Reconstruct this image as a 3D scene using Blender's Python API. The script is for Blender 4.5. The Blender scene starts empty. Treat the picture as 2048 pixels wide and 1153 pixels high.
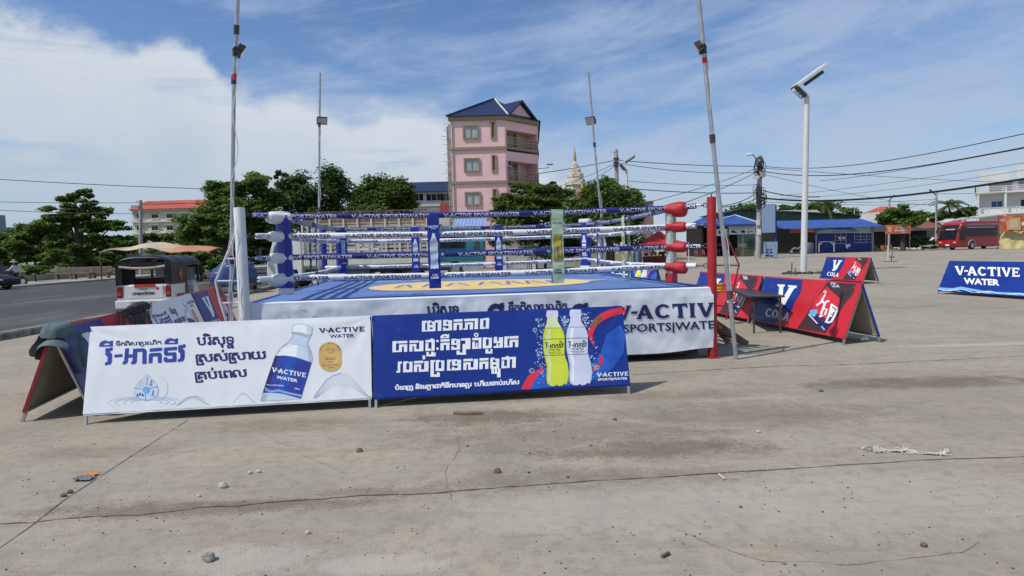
import bpy, bmesh, math, random
import numpy as np
from mathutils import Vector, Matrix
from mathutils import noise as mnoise
from mathutils.geometry import tessellate_polygon
R_ = math.radians
PI = math.pi
scene = bpy.context.scene
COL = scene.collection
random.seed(7)

# ------------------------------------------------------------------ camera
FPX, CAM_H, PITCH, ROLL = 1300.0, 1.75, 0.0617, 0.027
_c, _s = math.cos(PITCH), math.sin(PITCH)
_cr, _sr = math.cos(ROLL), math.sin(ROLL)
_R, _U, FW = Vector((1, 0, 0)), Vector((0, _s, _c)), Vector((0, _c, -_s))
RX, UX = _R * _cr - _U * _sr, _U * _cr + _R * _sr
CAM = Vector((0, 0, CAM_H))
cam_d = bpy.data.cameras.new('camera')
cam = bpy.data.objects.new('camera', cam_d)
COL.objects.link(cam)
cam.matrix_world = Matrix(((RX.x, UX.x, -FW.x, 0), (RX.y, UX.y, -FW.y, 0), (RX.z, UX.z, -FW.z, CAM_H), (0, 0, 0, 1)))
cam_d.sensor_width = 36
cam_d.lens = FPX / 2048 * 36
cam_d.clip_end = 5000
scene.camera = cam


def ray(px, py):
    return RX * ((px - 1024) / FPX) + UX * ((576.5 - py) / FPX) + FW


def G(px, py, z=0.0):           # the point at height z seen at a photo pixel
    d = ray(px, py)
    return CAM + d * ((z - CAM_H) / d.z)


def at(px, py, Y):              # the point at distance Y (world y) seen at a photo pixel
    d = ray(px, py)
    return CAM + d * (Y / d.y)


# ------------------------------------------------------------------ light
SUN = Vector((-0.50, -0.28, 0.82)).normalized()      # towards the sun
sun_el = math.asin(SUN.z)
sun_az = math.atan2(SUN.x, SUN.y)
sd = bpy.data.lights.new('sun', 'SUN')
sd.energy = 4.0
sd.angle = R_(0.53)
sd.color = (1.0, 0.955, 0.88)
so = bpy.data.objects.new('sun', sd)
COL.objects.link(so)
so.rotation_euler = (-SUN).to_track_quat('-Z', 'Y').to_euler()
scene.view_settings.view_transform = 'Standard'
scene.view_settings.look = 'None'
scene.view_settings.exposure = -0.12
scene.view_settings.gamma = 1.0
scene.cycles.max_bounces = 6
scene.cycles.transparent_max_bounces = 8
scene.cycles.use_denoising = True

# ------------------------------------------------------------------ node helpers


class NT:
    def __init__(s, tree):
        s.t = tree
        s.n = tree.nodes
        s.l = tree.links

    def new(s, typ, **kw):
        x = s.n.new(typ)
        for k, v in kw.items():
            if k == 'ins':
                for kk, vv in v.items():
                    if isinstance(vv, bpy.types.NodeSocket):
                        s.l.new(vv, x.inputs[kk])
                    else:
                        x.inputs[kk].default_value = vv
            else:
                setattr(x, k, v)
        return x

    def math(s, op, a, b=None, c=None, clamp=False):
        x = s.n.new('ShaderNodeMath')
        x.operation = op
        x.use_clamp = clamp
        for i, v in enumerate((a, b, c)):
            if v is None:
                continue
            if isinstance(v, bpy.types.NodeSocket):
                s.l.new(v, x.inputs[i])
            else:
                x.inputs[i].default_value = v
        return x.outputs[0]

    def ss(s, v, lo, hi, to0=0.0, to1=1.0):
        x = s.n.new('ShaderNodeMapRange')
        x.interpolation_type = 'SMOOTHSTEP'
        s.l.new(v, x.inputs[0])
        for i, q in enumerate((lo, hi, to0, to1)):
            x.inputs[i + 1].default_value = q
        return x.outputs[0]

    def noise(s, vec, scale, detail=4, rough=0.55, dist=0.0):
        x = s.n.new('ShaderNodeTexNoise')
        if vec is not None:
            s.l.new(vec, x.inputs['Vector'])
        x.inputs['Scale'].default_value = scale
        x.inputs['Detail'].default_value = detail
        x.inputs['Roughness'].default_value = rough
        x.inputs['Distortion'].default_value = dist
        return x.outputs[0]

    def mix(s, fac, a, b, blend='MIX'):
        x = s.n.new('ShaderNodeMix')
        x.data_type = 'RGBA'
        x.blend_type = blend
        for i, v in ((0, fac), (6, a), (7, b)):
            if isinstance(v, bpy.types.NodeSocket):
                s.l.new(v, x.inputs[i])
            elif i == 0:
                x.inputs[0].default_value = v
            else:
                x.inputs[i].default_value = (*v, 1) if len(v) == 3 else v
        return x.outputs[2]

    def ramp(s, fac, stops):
        x = s.n.new('ShaderNodeValToRGB')
        s.l.new(fac, x.inputs[0])
        e = x.color_ramp.elements
        while len(e) < len(stops):
            e.new(0.5)
        for q, (p, c) in zip(e, stops):
            q.position = p
            q.color = (c, c, c, 1) if not hasattr(c, '__len__') else (*c, 1)
        return x.outputs[0]

    def combine(s, x_, y_, z_):
        x = s.n.new('ShaderNodeCombineXYZ')
        for i, v in enumerate((x_, y_, z_)):
            if isinstance(v, bpy.types.NodeSocket):
                s.l.new(v, x.inputs[i])
            else:
                x.inputs[i].default_value = v
        return x.outputs[0]


def azel(px, py):
    d = ray(px, py).normalized()
    return math.atan2(d.x, d.y), math.asin(d.z)


# ------------------------------------------------------------------ sky
world = bpy.data.worlds.new('World')
scene.world = world
world.use_nodes = True
w = NT(world.node_tree)
bg = world.node_tree.nodes['Background']
sky = w.new('ShaderNodeTexSky', sky_type='NISHITA', sun_disc=False)
sky.sun_elevation = sun_el
sky.sun_rotation = sun_az
sky.altitude = 0
sky.air_density = 1.0
sky.dust_density = 0.6
sky.ozone_density = 1.6
STR = 0.11
bg.inputs['Strength'].default_value = STR
tc = w.new('ShaderNodeTexCoord').outputs['Generated']
sx = w.new('ShaderNodeSeparateXYZ', ins={0: tc})
az = w.math('ARCTAN2', sx.outputs[0], sx.outputs[1])
el = w.math('ARCSINE', sx.outputs[2])
# outline of the big bright cloud bank at left: top edge elevation as a function of azimuth
EDGE = [(-900, -60), (0, 22), (90, 32), (190, 56), (260, 92), (330, 68), (400, 92), (440, 150), (520, 188), (620, 184), (700, 232), (760, 218), (840, 216), (900, 230), (990, 275), (1090, 330), (1200, 380), (1400, 430)]
pts = []
for px, py in EDGE:
    a, e_ = azel(px, py)
    pts.append(((a + 1.2) / 2.4, e_))
edge = w.math('MULTIPLY', w.ramp(w.math('MULTIPLY_ADD', az, 1 / 2.4, 0.5), [(p, max(0, e_) / 0.6) for p, e_ in pts]), 0.6)
flat = w.combine(az, w.math('MULTIPLY', el, 1.6), 0.0)
n1 = w.noise(flat, 9.0, 9, 0.6, 0.3)
n2 = w.noise(flat, 3.2, 6, 0.55)
bank = w.math('ADD', w.math('SUBTRACT', edge, el), w.math('MULTIPLY_ADD', n1, 0.13, -0.062))
bank_d = w.math('MULTIPLY', w.ss(bank, -0.008, 0.034), w.ss(el, -0.02, 0.12, 0.55, 1.0))
layer = w.noise(w.combine(w.math('MULTIPLY', az, 1.2), w.math('MULTIPLY', el, 9.0), 1.3), 2.6, 7, .6, .5)
bank_d = w.math('MULTIPLY', bank_d, w.math('SUBTRACT', 1.0, w.math('MULTIPLY', w.ss(layer, .50, .68, 0, .62), w.ss(el, .34, .16))))
streak = w.combine(w.math('MULTIPLY_ADD', el, 2.2, w.math('MULTIPLY', az, 1.3)), w.math('MULTIPLY_ADD', az, -1.6, w.math('MULTIPLY', el, 7.0)), 0.7)
n3 = w.noise(streak, 1.9, 8, 0.58, 0.55)
n4 = w.noise(w.combine(az, w.math('MULTIPLY', el, 3.5), 3.3), 5.0, 8, 0.62, 0.4)
wispy = w.math('ADD', w.math('MULTIPLY', n3, 0.72), w.math('MULTIPLY', n4, 0.34))
right = w.ss(az, -0.15, 0.5, 0.0, 0.10)
low = w.ss(el, 0.02, 0.36, 0.10, -0.03)
cir = w.ss(w.math('ADD', w.math('ADD', wispy, right), low), 0.455, 0.70, 0.0, 0.80)
# a few small puffs upper right
puff = None
for px, py, rx, ry, wt in ((1545, 140, 0.045, 0.018, .5), (1500, 150, 0.03, 0.012, .35), (1800, 120, 0.16, 0.022, .38), (1650, 150, 0.14, 0.03, .3), (1890, 60, 0.2, 0.03, .25), (1300, 270, .18, .03, .3), (1690, 290, .2, .028, .28)):
    a, e_ = azel(px, py)
    da = w.math('DIVIDE', w.math('SUBTRACT', az, a), rx)
    de = w.math('DIVIDE', w.math('SUBTRACT', el, e_), ry)
    r2 = w.math('ADD', w.math('MULTIPLY', da, da), w.math('MULTIPLY', de, de))
    g = w.math('MULTIPLY', w.ss(w.math('ADD', r2, w.math('MULTIPLY_ADD', n1, 2.4, -1.2)), 1.3, 0.0), wt)
    puff = g if puff is None else w.math('MAXIMUM', puff, g)
thin = w.math('MAXIMUM', cir, puff)
K = 1.0 / STR
skyc = w.mix(1.0, sky.outputs[0], (0.82, 0.98, 1.20), 'MULTIPLY')
thin_col = w.mix(w.ss(el, 0.0, 0.30), (0.53 * K, 0.62 * K, 0.74 * K), (0.43 * K, 0.545 * K, 0.77 * K))
col = w.mix(thin, skyc, thin_col)
depth_in = w.ss(bank, 0.0, 0.20)
bank_col = w.mix(w.math('MULTIPLY_ADD', n2, 0.7, w.math('MULTIPLY', depth_in, 0.55), clamp=True), (0.80 * K, 0.835 * K, 0.88 * K), (0.51 * K, 0.61 * K, 0.74 * K))
col = w.mix(bank_d, col, bank_col)
low_haze = w.ss(el, -0.02, 0.10, 0.6, 0.0)
col = w.mix(low_haze, col, (0.45 * K, 0.56 * K, 0.70 * K))
w.l.new(col, bg.inputs['Color'])

# ------------------------------------------------------------------ materials
MATS = {}


def mat(name, col, rough=0.6, var=0.12, scale=6.0, metal=0.0, bump=0.0, dirt=None, spec=0.4, coat=0.0, coords='Object', stretch=None):
    if name in MATS:
        return MATS[name]
    m = bpy.data.materials.new(name)
    m.use_nodes = True
    t = NT(m.node_tree)
    b = t.n['Principled BSDF']
    co = t.new('ShaderNodeTexCoord').outputs[coords]
    if stretch:
        co = t.new('ShaderNodeMapping', ins={0: co, 3: stretch}).outputs[0]
    n = t.noise(co, scale, 6, 0.62)
    lo = tuple(max(0, c * (1 - var)) for c in col)
    hi = tuple(min(1, c * (1 + var)) for c in col)
    c = t.mix(t.ss(n, 0.3, 0.7), lo, hi)
    if dirt:
        dc, lo_, hi_, sc = dirt
        c = t.mix(t.ss(t.noise(co, sc, 8, 0.68), lo_, hi_, 0.0, 0.85), c, dc)
    t.l.new(c, b.inputs['Base Color'])
    r = t.ss(n, 0.2, 0.8, max(0.03, rough - 0.08), min(1, rough + 0.08))
    t.l.new(r, b.inputs['Roughness'])
    b.inputs['Metallic'].default_value = metal
    b.inputs['Specular IOR Level'].default_value = spec
    b.inputs['Coat Weight'].default_value = coat
    b.inputs['Coat Roughness'].default_value = 0.12
    if bump:
        bp = t.new('ShaderNodeBump', ins={'Strength': bump, 'Distance': 0.02, 'Height': t.noise(co, scale * 4, 6, 0.7)})
        t.l.new(bp.outputs[0], b.inputs['Normal'])
    MATS[name] = m
    return m


def leaf_mat(name, c1, c2, trans=0.40):
    m = bpy.data.materials.new(name)
    m.use_nodes = True
    t = NT(m.node_tree)
    b = t.n['Principled BSDF']
    out = t.n['Material Output']
    geo = t.new('ShaderNodeNewGeometry')
    tcn = t.new('ShaderNodeTexCoord').outputs['Object']
    f = t.math('ADD', t.math('MULTIPLY', geo.outputs['Random Per Island'], 0.6), t.math('MULTIPLY', t.ss(t.noise(tcn, 0.6, 3), 0.3, 0.7), 0.4))
    c = t.mix(f, c1, c2)
    t.l.new(c, b.inputs['Base Color'])
    b.inputs['Roughness'].default_value = 0.55
    b.inputs['Specular IOR Level'].default_value = 0.3
    tr = t.new('ShaderNodeBsdfTranslucent')
    t.l.new(t.mix(0.5, c, (0.16, 0.22, 0.03)), tr.inputs[0])
    mx = t.new('ShaderNodeMixShader', ins={0: trans, 1: b.outputs[0], 2: tr.outputs[0]})
    t.l.new(mx.outputs[0], out.inputs[0])
    MATS[name] = m
    return m


# ------------------------------------------------------------------ object helpers
ROOTM = {}


def tag(o, label=None, cat=None, group=None, kind=None):
    if label:
        o['label'] = label
    if cat:
        o['category'] = cat
    if group:
        o['group'] = group
    if kind:
        o['kind'] = kind
    return o


def thing(name, label, cat, loc=(0, 0, 0), rotz=0.0, group=None):
    o = bpy.data.objects.new(name, None)
    COL.objects.link(o)
    o.location = loc
    o.rotation_euler = (0, 0, rotz)
    o.empty_display_size = 0.2
    ROOTM[o] = Matrix.Translation(Vector(loc)) @ Matrix.Rotation(rotz, 4, 'Z')
    return tag(o, label, cat, group)


class MB:
    def __init__(s):
        s.v, s.f, s.m = [], [], []

    def add(s, vs, fs, mi=0):
        o = len(s.v)
        s.v += [tuple(p) for p in vs]
        s.f += [tuple(i + o for i in f) for f in fs]
        s.m += [mi] * len(fs)
        return s

    def box(s, c, size, rz=0.0, mi=0, M=None):
        hx, hy, hz = (q / 2 for q in size)
        vs = [Vector((x * hx, y * hy, z * hz)) for z in (-1, 1) for y in (-1, 1) for x in (-1, 1)]
        if M is None:
            M = Matrix.Rotation(rz, 3, 'Z')
        vs = [M @ p + Vector(c) for p in vs]
        return s.add(vs, [(0, 2, 3, 1), (4, 5, 7, 6), (0, 1, 5, 4), (2, 6, 7, 3), (0, 4, 6, 2), (1, 3, 7, 5)], mi)

    def bar(s, a, b, wdt, thk, mi=0, up=(0, 0, 1)):
        a, b = Vector(a), Vector(b)
        d = b - a
        L = d.length
        d.normalize()
        side = d.cross(Vector(up))
        if side.length < 1e-4:
            side = d.cross(Vector((0, 1, 0)))
        side.normalize()
        u = side.cross(d).normalized()
        M = Matrix((side, d, u)).transposed()
        return s.box((a + b) / 2, (wdt, L, thk), mi=mi, M=M)

    def tube(s, pts, r, n=8, mi=0, cap=True):
        pts = [Vector(p) for p in pts]
        rs = r if hasattr(r, '__len__') else [r] * len(pts)
        rings = []
        prev = None
        for i, p in enumerate(pts):
            d = (pts[min(i + 1, len(pts) - 1)] - pts[max(i - 1, 0)]).normalized()
            if prev is None:
                a = d.orthogonal().normalized()
            else:
                a = (prev - d * prev.dot(d)).normalized()
            prev = a
            b = d.cross(a)
            rings.append([p + (a * math.cos(2 * PI * k / n) + b * math.sin(2 * PI * k / n)) * rs[i] for k in range(n)])
        vs = [q for rg in rings for q in rg]
        fs = [(i * n + k, i * n + (k + 1) % n, (i + 1) * n + (k + 1) % n, (i + 1) * n + k) for i in range(len(pts) - 1) for k in range(n)]
        if cap:
            fs += [tuple(range(n - 1, -1, -1)), tuple((len(pts) - 1) * n + k for k in range(n))]
        return s.add(vs, fs, mi)

    def lathe(s, c, prof, n=16, mi=0, sx=1.0, sy=1.0, square=False):
        c = Vector(c)
        vs, fs = [], []
        for r, z in prof:
            for k in range(n):
                t = 2 * PI * (k + (0.5 if square else 0)) / n
                vs.append(c + Vector((r * math.cos(t) * sx, r * math.sin(t) * sy, z)))
        for i in range(len(prof) - 1):
            for k in range(n):
                fs.append((i * n + k, i * n + (k + 1) % n, (i + 1) * n + (k + 1) % n, (i + 1) * n + k))
        fs += [tuple(range(n - 1, -1, -1)), tuple((len(prof) - 1) * n + k for k in range(n))]
        return s.add(vs, fs, mi)

    def blob(s, c, r, n=10, jit=0.15, seed=0, mi=0):
        rnd = random.Random(seed)
        vs, fs = [], []
        m = max(4, n // 2)
        r = Vector(r) if hasattr(r, '__len__') else Vector((r, r, r))
        for i in range(m + 1):
            th = PI * i / m
            for k in range(n):
                ph = 2 * PI * k / n
                q = 1 + rnd.uniform(-jit, jit) if 0 < i < m else 1
                vs.append(Vector(c) + Vector((math.sin(th) * math.cos(ph) * r.x * q, math.sin(th) * math.sin(ph) * r.y * q, math.cos(th) * r.z * q)))
        for i in range(m):
            for k in range(n):
                fs.append((i * n + k, (i + 1) * n + k, (i + 1) * n + (k + 1) % n, i * n + (k + 1) % n))
        return s.add(vs, fs, mi)

    def prism(s, outline, f0, f1, mi=0):
        """outline: 2D list; f0, f1 map a 2D point to its 3D place on either face"""
        n = len(outline)
        a = [Vector(f0(*p)) for p in outline]
        b = [Vector(f1(*p)) for p in outline]
        tri = tessellate_polygon([[Vector((p[0], p[1], 0)) for p in outline]])
        fs = [tuple(t) for t in tri] + [tuple(i + n for i in reversed(t)) for t in tri]
        fs += [(i, (i + 1) % n, (i + 1) % n + n, i + n) for i in range(n)]
        return s.add(a + b, fs, mi)

    def grid(s, fn, nu, nv, mi=0):
        vs = [fn(i / nu, j / nv) for j in range(nv + 1) for i in range(nu + 1)]
        fs = [(j * (nu + 1) + i, j * (nu + 1) + i + 1, (j + 1) * (nu + 1) + i + 1, (j + 1) * (nu + 1) + i) for j in range(nv) for i in range(nu)]
        return s.add(vs, fs, mi)

    def build(s, name, mats, parent=None, world=True, smooth=False, fixn=True, bevel=0.0):
        me = bpy.data.meshes.new(name)
        vs = s.v
        if parent is not None and world:
            inv = ROOTM[parent].inverted()
            vs = [inv @ Vector(p) for p in vs]
        me.from_pydata([tuple(p) for p in vs], [], s.f)
        mats = mats if isinstance(mats, (list, tuple)) else [mats]
        for m in mats:
            me.materials.append(m)
        if len(mats) > 1:
            me.polygons.foreach_set('material_index', s.m)
        if fixn:
            bm = bmesh.new()
            bm.from_mesh(me)
            bmesh.ops.recalc_face_normals(bm, faces=bm.faces)
            bm.to_mesh(me)
            bm.free()
        if smooth:
            me.polygons.foreach_set('use_smooth', [True] * len(me.polygons))
            if smooth != 'all':
                me.set_sharp_from_angle(angle=R_(40))
        me.update()
        o = bpy.data.objects.new(name, me)
        COL.objects.link(o)
        if parent is not None:
            o.parent = parent
            ROOTM[o] = ROOTM[parent]
        else:
            ROOTM[o] = Matrix.Identity(4)
        if bevel:
            bv = o.modifiers.new('bevel', 'BEVEL')
            bv.width = bevel
            bv.segments = 2
            bv.limit_method = 'ANGLE'
        return o


def copy_tree(o, parent=None):
    c = o.copy()
    COL.objects.link(c)
    if parent is not None:
        c.parent = parent
    for ch in list(o.children):
        copy_tree(ch, c)
    return c


# ------------------------------------------------------------------ lettering
_TX = {}


def raw_text(s, offset=0.0):
    k = (s, offset)
    if k in _TX:
        return _TX[k]
    c = bpy.data.curves.new('t', 'FONT')
    c.body = s
    c.size = 1.0
    c.offset = offset
    c.resolution_u = 2
    o = bpy.data.objects.new('t', c)
    COL.objects.link(o)
    dg = bpy.context.evaluated_depsgraph_get()
    dg.update()
    me = bpy.data.meshes.new_from_object(o.evaluated_get(dg))
    v = [(p.co.x, p.co.y) for p in me.vertices]
    f = [tuple(p.vertices) for p in me.polygons]
    bpy.data.meshes.remove(me)
    bpy.data.objects.remove(o)
    bpy.data.curves.remove(c)
    _TX[k] = (v, f)
    return _TX[k]


def shape(loops):
    """outline (+ holes) -> verts, triangles"""
    tri = tessellate_polygon([[Vector((x, y, 0)) for x, y in lp] for lp in loops])
    return [p for lp in loops for p in lp], [tuple(t) for t in tri]


def merge(items):
    V, F = [], []
    for (v, f), dx, dy, sx, sy in items:
        o = len(V)
        V += [(x * sx + dx, y * sy + dy) for x, y in v]
        F += [tuple(i + o for i in q) for q in f]
    return V, F


def arc(cx, cy, rx, ry, a0, a1, n):
    return [(cx + rx * math.cos(R_(a0 + (a1 - a0) * i / n)), cy + ry * math.sin(R_(a0 + (a1 - a0) * i / n))) for i in range(n + 1)]


LOGO = {
    'V': (1.12, [[(0, 1), (.42, 1), (.42, .93), (.36, .9), (.60, .30), (.82, .9), (.76, .93), (.76, 1), (1.12, 1), (1.12, .93), (1.05, .9), (.70, 0), (.46, 0), (.07, .9), (0, .93)]]),
    'A': (1.15, [[(.44, 1), (.70, 1), (1.08, .1), (1.15, .07), (1.15, 0), (.72, 0), (.72, .07), (.78, .1), (.72, .24), (.37, .24), (.31, .1), (.37, .07), (.37, 0), (0, 0), (0, .07), (.07, .1)], [(.44, .4), (.65, .4), (.55, .68)]]),
    'C': (1.06, [arc(.54, .5, .54, .5, 38, 322, 22) + arc(.56, .5, .27, .33, 318, 42, 16)]),
    'T': (1.0, [[(0, 1), (1.0, 1), (1.0, .70), (.93, .70), (.88, .82), (.64, .82), (.64, .1), (.72, .07), (.72, 0), (.28, 0), (.28, .07), (.36, .1), (.36, .82), (.12, .82), (.07, .70), (0, .70)]]),
    'I': (.42, [[(0, 0), (.42, 0), (.42, .07), (.34, .1), (.34, .9), (.42, .93), (.42, 1), (0, 1), (0, .93), (.08, .9), (.08, .1), (0, .07)]]),
    'E': (.92, [[(0, 0), (.88, 0), (.92, .28), (.85, .28), (.78, .16), (.34, .16), (.34, .43), (.6, .43), (.62, .36), (.68, .36), (.68, .66), (.62, .66), (.6, .58), (.34, .58), (.34, .84), (.76, .84), (.82, .74), (.89, .74), (.87, 1), (0, 1), (0, .93), (.08, .9), (.08, .1), (0, .07)]]),
    '-': (.46, [[(0, .40), (.42, .40), (.46, .57), (.04, .57)]]),
    'L': (.86, [[(0, 0), (.82, 0), (.86, .34), (.78, .34), (.70, .16), (.36, .16), (.36, .9), (.46, .93), (.46, 1), (0, 1), (0, .93), (.08, .9), (.08, .1), (0, .07)]]),
    'O': (1.1, [arc(.55, .5, .55, .5, 0, 340, 20), arc(.55, .5, .26, .32, 0, 340, 16)]),
}


def logo_text(s):
    items, x = [], 0
    for ch in s:
        wd, loops = LOGO[ch]
        gap = 0.09
        if ch == '-':
            x -= 0.13
        if items and s[s.index(ch) - 1] == '-' and ch == 'A':
            x -= 0.2
        items.append((shape(loops), x, 0, 1, 1))
        x += wd + gap
    return merge(items)


def latin(s, bold=0.02):
    return raw_text(s, bold)


def khmer(clusters, bold=0.0):
    """clusters in visual order: plain strings; 'r' prefix marker '<' draws the subscript ro hook in front; ('base','sub') stacks"""
    items, x = [], 0.0
    for cl in clusters:
        if cl == ' ':
            x += 0.28
            continue
        sub = None
        hook = False
        if isinstance(cl, tuple):
            cl, sub = cl
        if cl.startswith('<'):
            hook = True
            cl = cl[1:]
        x0 = x
        if hook:
            t = 0.07
            items.append((([(0, .55), (.16, .62), (.16, .55), (t, .48), (t, -.16), (.30, -.16), (.30, -.05), (.37, -.05), (.37, -.24), (0, -.24)], [(0, 1, 2, 3), (0, 3, 4, 9), (9, 4, 5, 8), (5, 6, 7, 8)]), x, 0, 1, 1))
            x += .15
        g = raw_text(cl)
        xs = [p[0] for p in g[0]]
        if not xs:
            continue
        lo, hi = min(xs), max(xs)
        items.append((g, x - lo, 0, 1, 1))
        if sub:
            h = raw_text(sub)
            hx = [p[0] for p in h[0]]
            wd = max(hx) - min(hx)
            k = min(1.0, (hi - lo) / wd) * 0.9
            items.append((h, x - min(hx) * k, -0.30, k, 0.42))
        x += hi - lo + 0.06
    V, F = merge(items)
    if bold:
        V, F = merge([((V, F), 0, 0, 1, 1), ((V, F), bold, 0, 1, 1), ((V, F), bold / 2, bold * .6, 1, 1), ((V, F), bold / 2, -bold * .6, 1, 1)])
    return V, F


def split_long(v, f, maxlen):
    """cut long triangles so that print can follow a curved surface"""
    v = list(v)
    out = []
    stack = [t for q in f for t in ([q] if len(q) == 3 else [(q[0], q[i], q[i + 1]) for i in range(1, len(q) - 1)])]
    while stack:
        a, b, c = stack.pop()
        L = [(math.dist(v[a], v[b]), a, b, c), (math.dist(v[b], v[c]), b, c, a), (math.dist(v[c], v[a]), c, a, b)]
        d, p, q, r = max(L)
        if d <= maxlen or len(out) > 20000:
            out.append((a, b, c))
            continue
        v.append(((v[p][0] + v[q][0]) / 2, (v[p][1] + v[q][1]) / 2))
        m = len(v) - 1
        stack += [(p, m, r), (m, q, r)]
    return v, out


def fit_text(vf, p0, p1, h=None, body=None):
    """scale flat lettering so it runs from p0 to p1 (baseline, y down pixel space), cap height h in pixels"""
    v, f = vf
    xs = [p[0] for p in v]
    lo, hi = min(xs), max(xs)
    body = body or 0.7
    d = Vector((p1[0] - p0[0], p1[1] - p0[1]))
    ux = d.normalized()
    uy = Vector((ux.y, -ux.x))
    k = d.length / (hi - lo)
    ky = (h / body) if h else k
    return [(p0[0] + ux.x * (x - lo) * k + uy.x * y * ky, p0[1] + ux.y * (x - lo) * k + uy.y * y * ky) for x, y in v], f

# ------------------------------------------------------------------ colours
M_WHITE = mat('white_vinyl', (0.74, 0.765, 0.79), 0.38, 0.05, 1.2, bump=.14, dirt=((0.46, 0.48, 0.50), 0.56, 0.85, 2.5))
M_BLUEV = mat('royal_blue_vinyl', (0.008, 0.032, 0.235), 0.38, 0.12, 1.2, bump=.14, dirt=((0.06, 0.10, 0.33), 0.58, 0.85, 3))
M_NAVY = mat('navy_print', (0.016, 0.022, 0.115), 0.5, 0.1)
M_INK = mat('blue_ink', (0.025, 0.05, 0.33), 0.5, 0.15)
M_PRW = mat('white_print', (0.82, 0.85, 0.87), 0.5, 0.04)
M_RED = mat('red_vinyl', (0.55, 0.022, 0.035), 0.40, 0.1, 1.2, bump=.12)
M_BLK = mat('black_print', (0.02, 0.018, 0.02), 0.45, 0.3, 12)
M_CANBLK = mat('dark_can_print', (0.055, 0.03, 0.035), 0.45, 0.45, 40)
M_GOLD = mat('gold_print', (0.62, 0.40, 0.15), 0.4, 0.15, 8)
M_GOLDD = mat('dark_gold_print', (0.22, 0.12, 0.03), 0.5)
M_CREAM = mat('cream_board', (0.42, 0.39, 0.30), 0.8, 0.15, 3, dirt=((0.25, 0.22, 0.15), 0.5, 0.85, 4))
M_STEEL = mat('galvanised_steel', (0.42, 0.43, 0.44), 0.42, 0.12, 8, metal=0.6, dirt=((0.2, 0.13, 0.08), 0.62, 0.9, 9))
M_DSTEEL = mat('dark_steel', (0.05, 0.05, 0.055), 0.5, 0.3)
M_RUST = mat('rusty_steel', (0.16, 0.09, 0.06), 0.8, 0.3, 12)
M_PALE = mat('pale_blue_print', (0.55, 0.66, 0.84), 0.5, 0.05)
M_PALE2 = mat('paler_blue_print', (0.58, 0.66, 0.78), 0.5, 0.04)
M_GREYB = mat('grey_blue_print', (0.40, 0.47, 0.58), 0.5, 0.08)
M_SKYB = mat('sky_blue_print', (0.16, 0.42, 0.78), 0.5, 0.1)
M_MIDB = mat('mid_blue_print', (0.02, 0.10, 0.46), 0.45, 0.2, 4)
M_LIME = mat('lime_print', (0.62, 0.70, 0.05), 0.45, 0.08, 3)
M_LIME2 = mat('pale_lime_print', (0.66, 0.74, 0.42), 0.45, 0.08, 3)
M_LILAC = mat('lilac_white_print', (0.62, 0.64, 0.78), 0.45, 0.06, 3)
M_PRED = mat('bright_red_print', (0.68, 0.03, 0.05), 0.45, 0.12, 5)


# ------------------------------------------------------------------ printing flat artwork on a plane
class Frame:
    def __init__(s, O, U, V):
        s.O, s.U, s.V = Vector(O), Vector(U).normalized(), Vector(V).normalized()
        s.N = s.U.cross(s.V).normalized()

    def uv(s, px, py):
        d = ray(px, py)
        t = (s.O - CAM).dot(s.N) / d.dot(s.N)
        p = CAM + d * t - s.O
        return p.dot(s.U), p.dot(s.V)

    def P(s, u, v, n=0.0):
        return s.O + s.U * u + s.V * v + s.N * n


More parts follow.
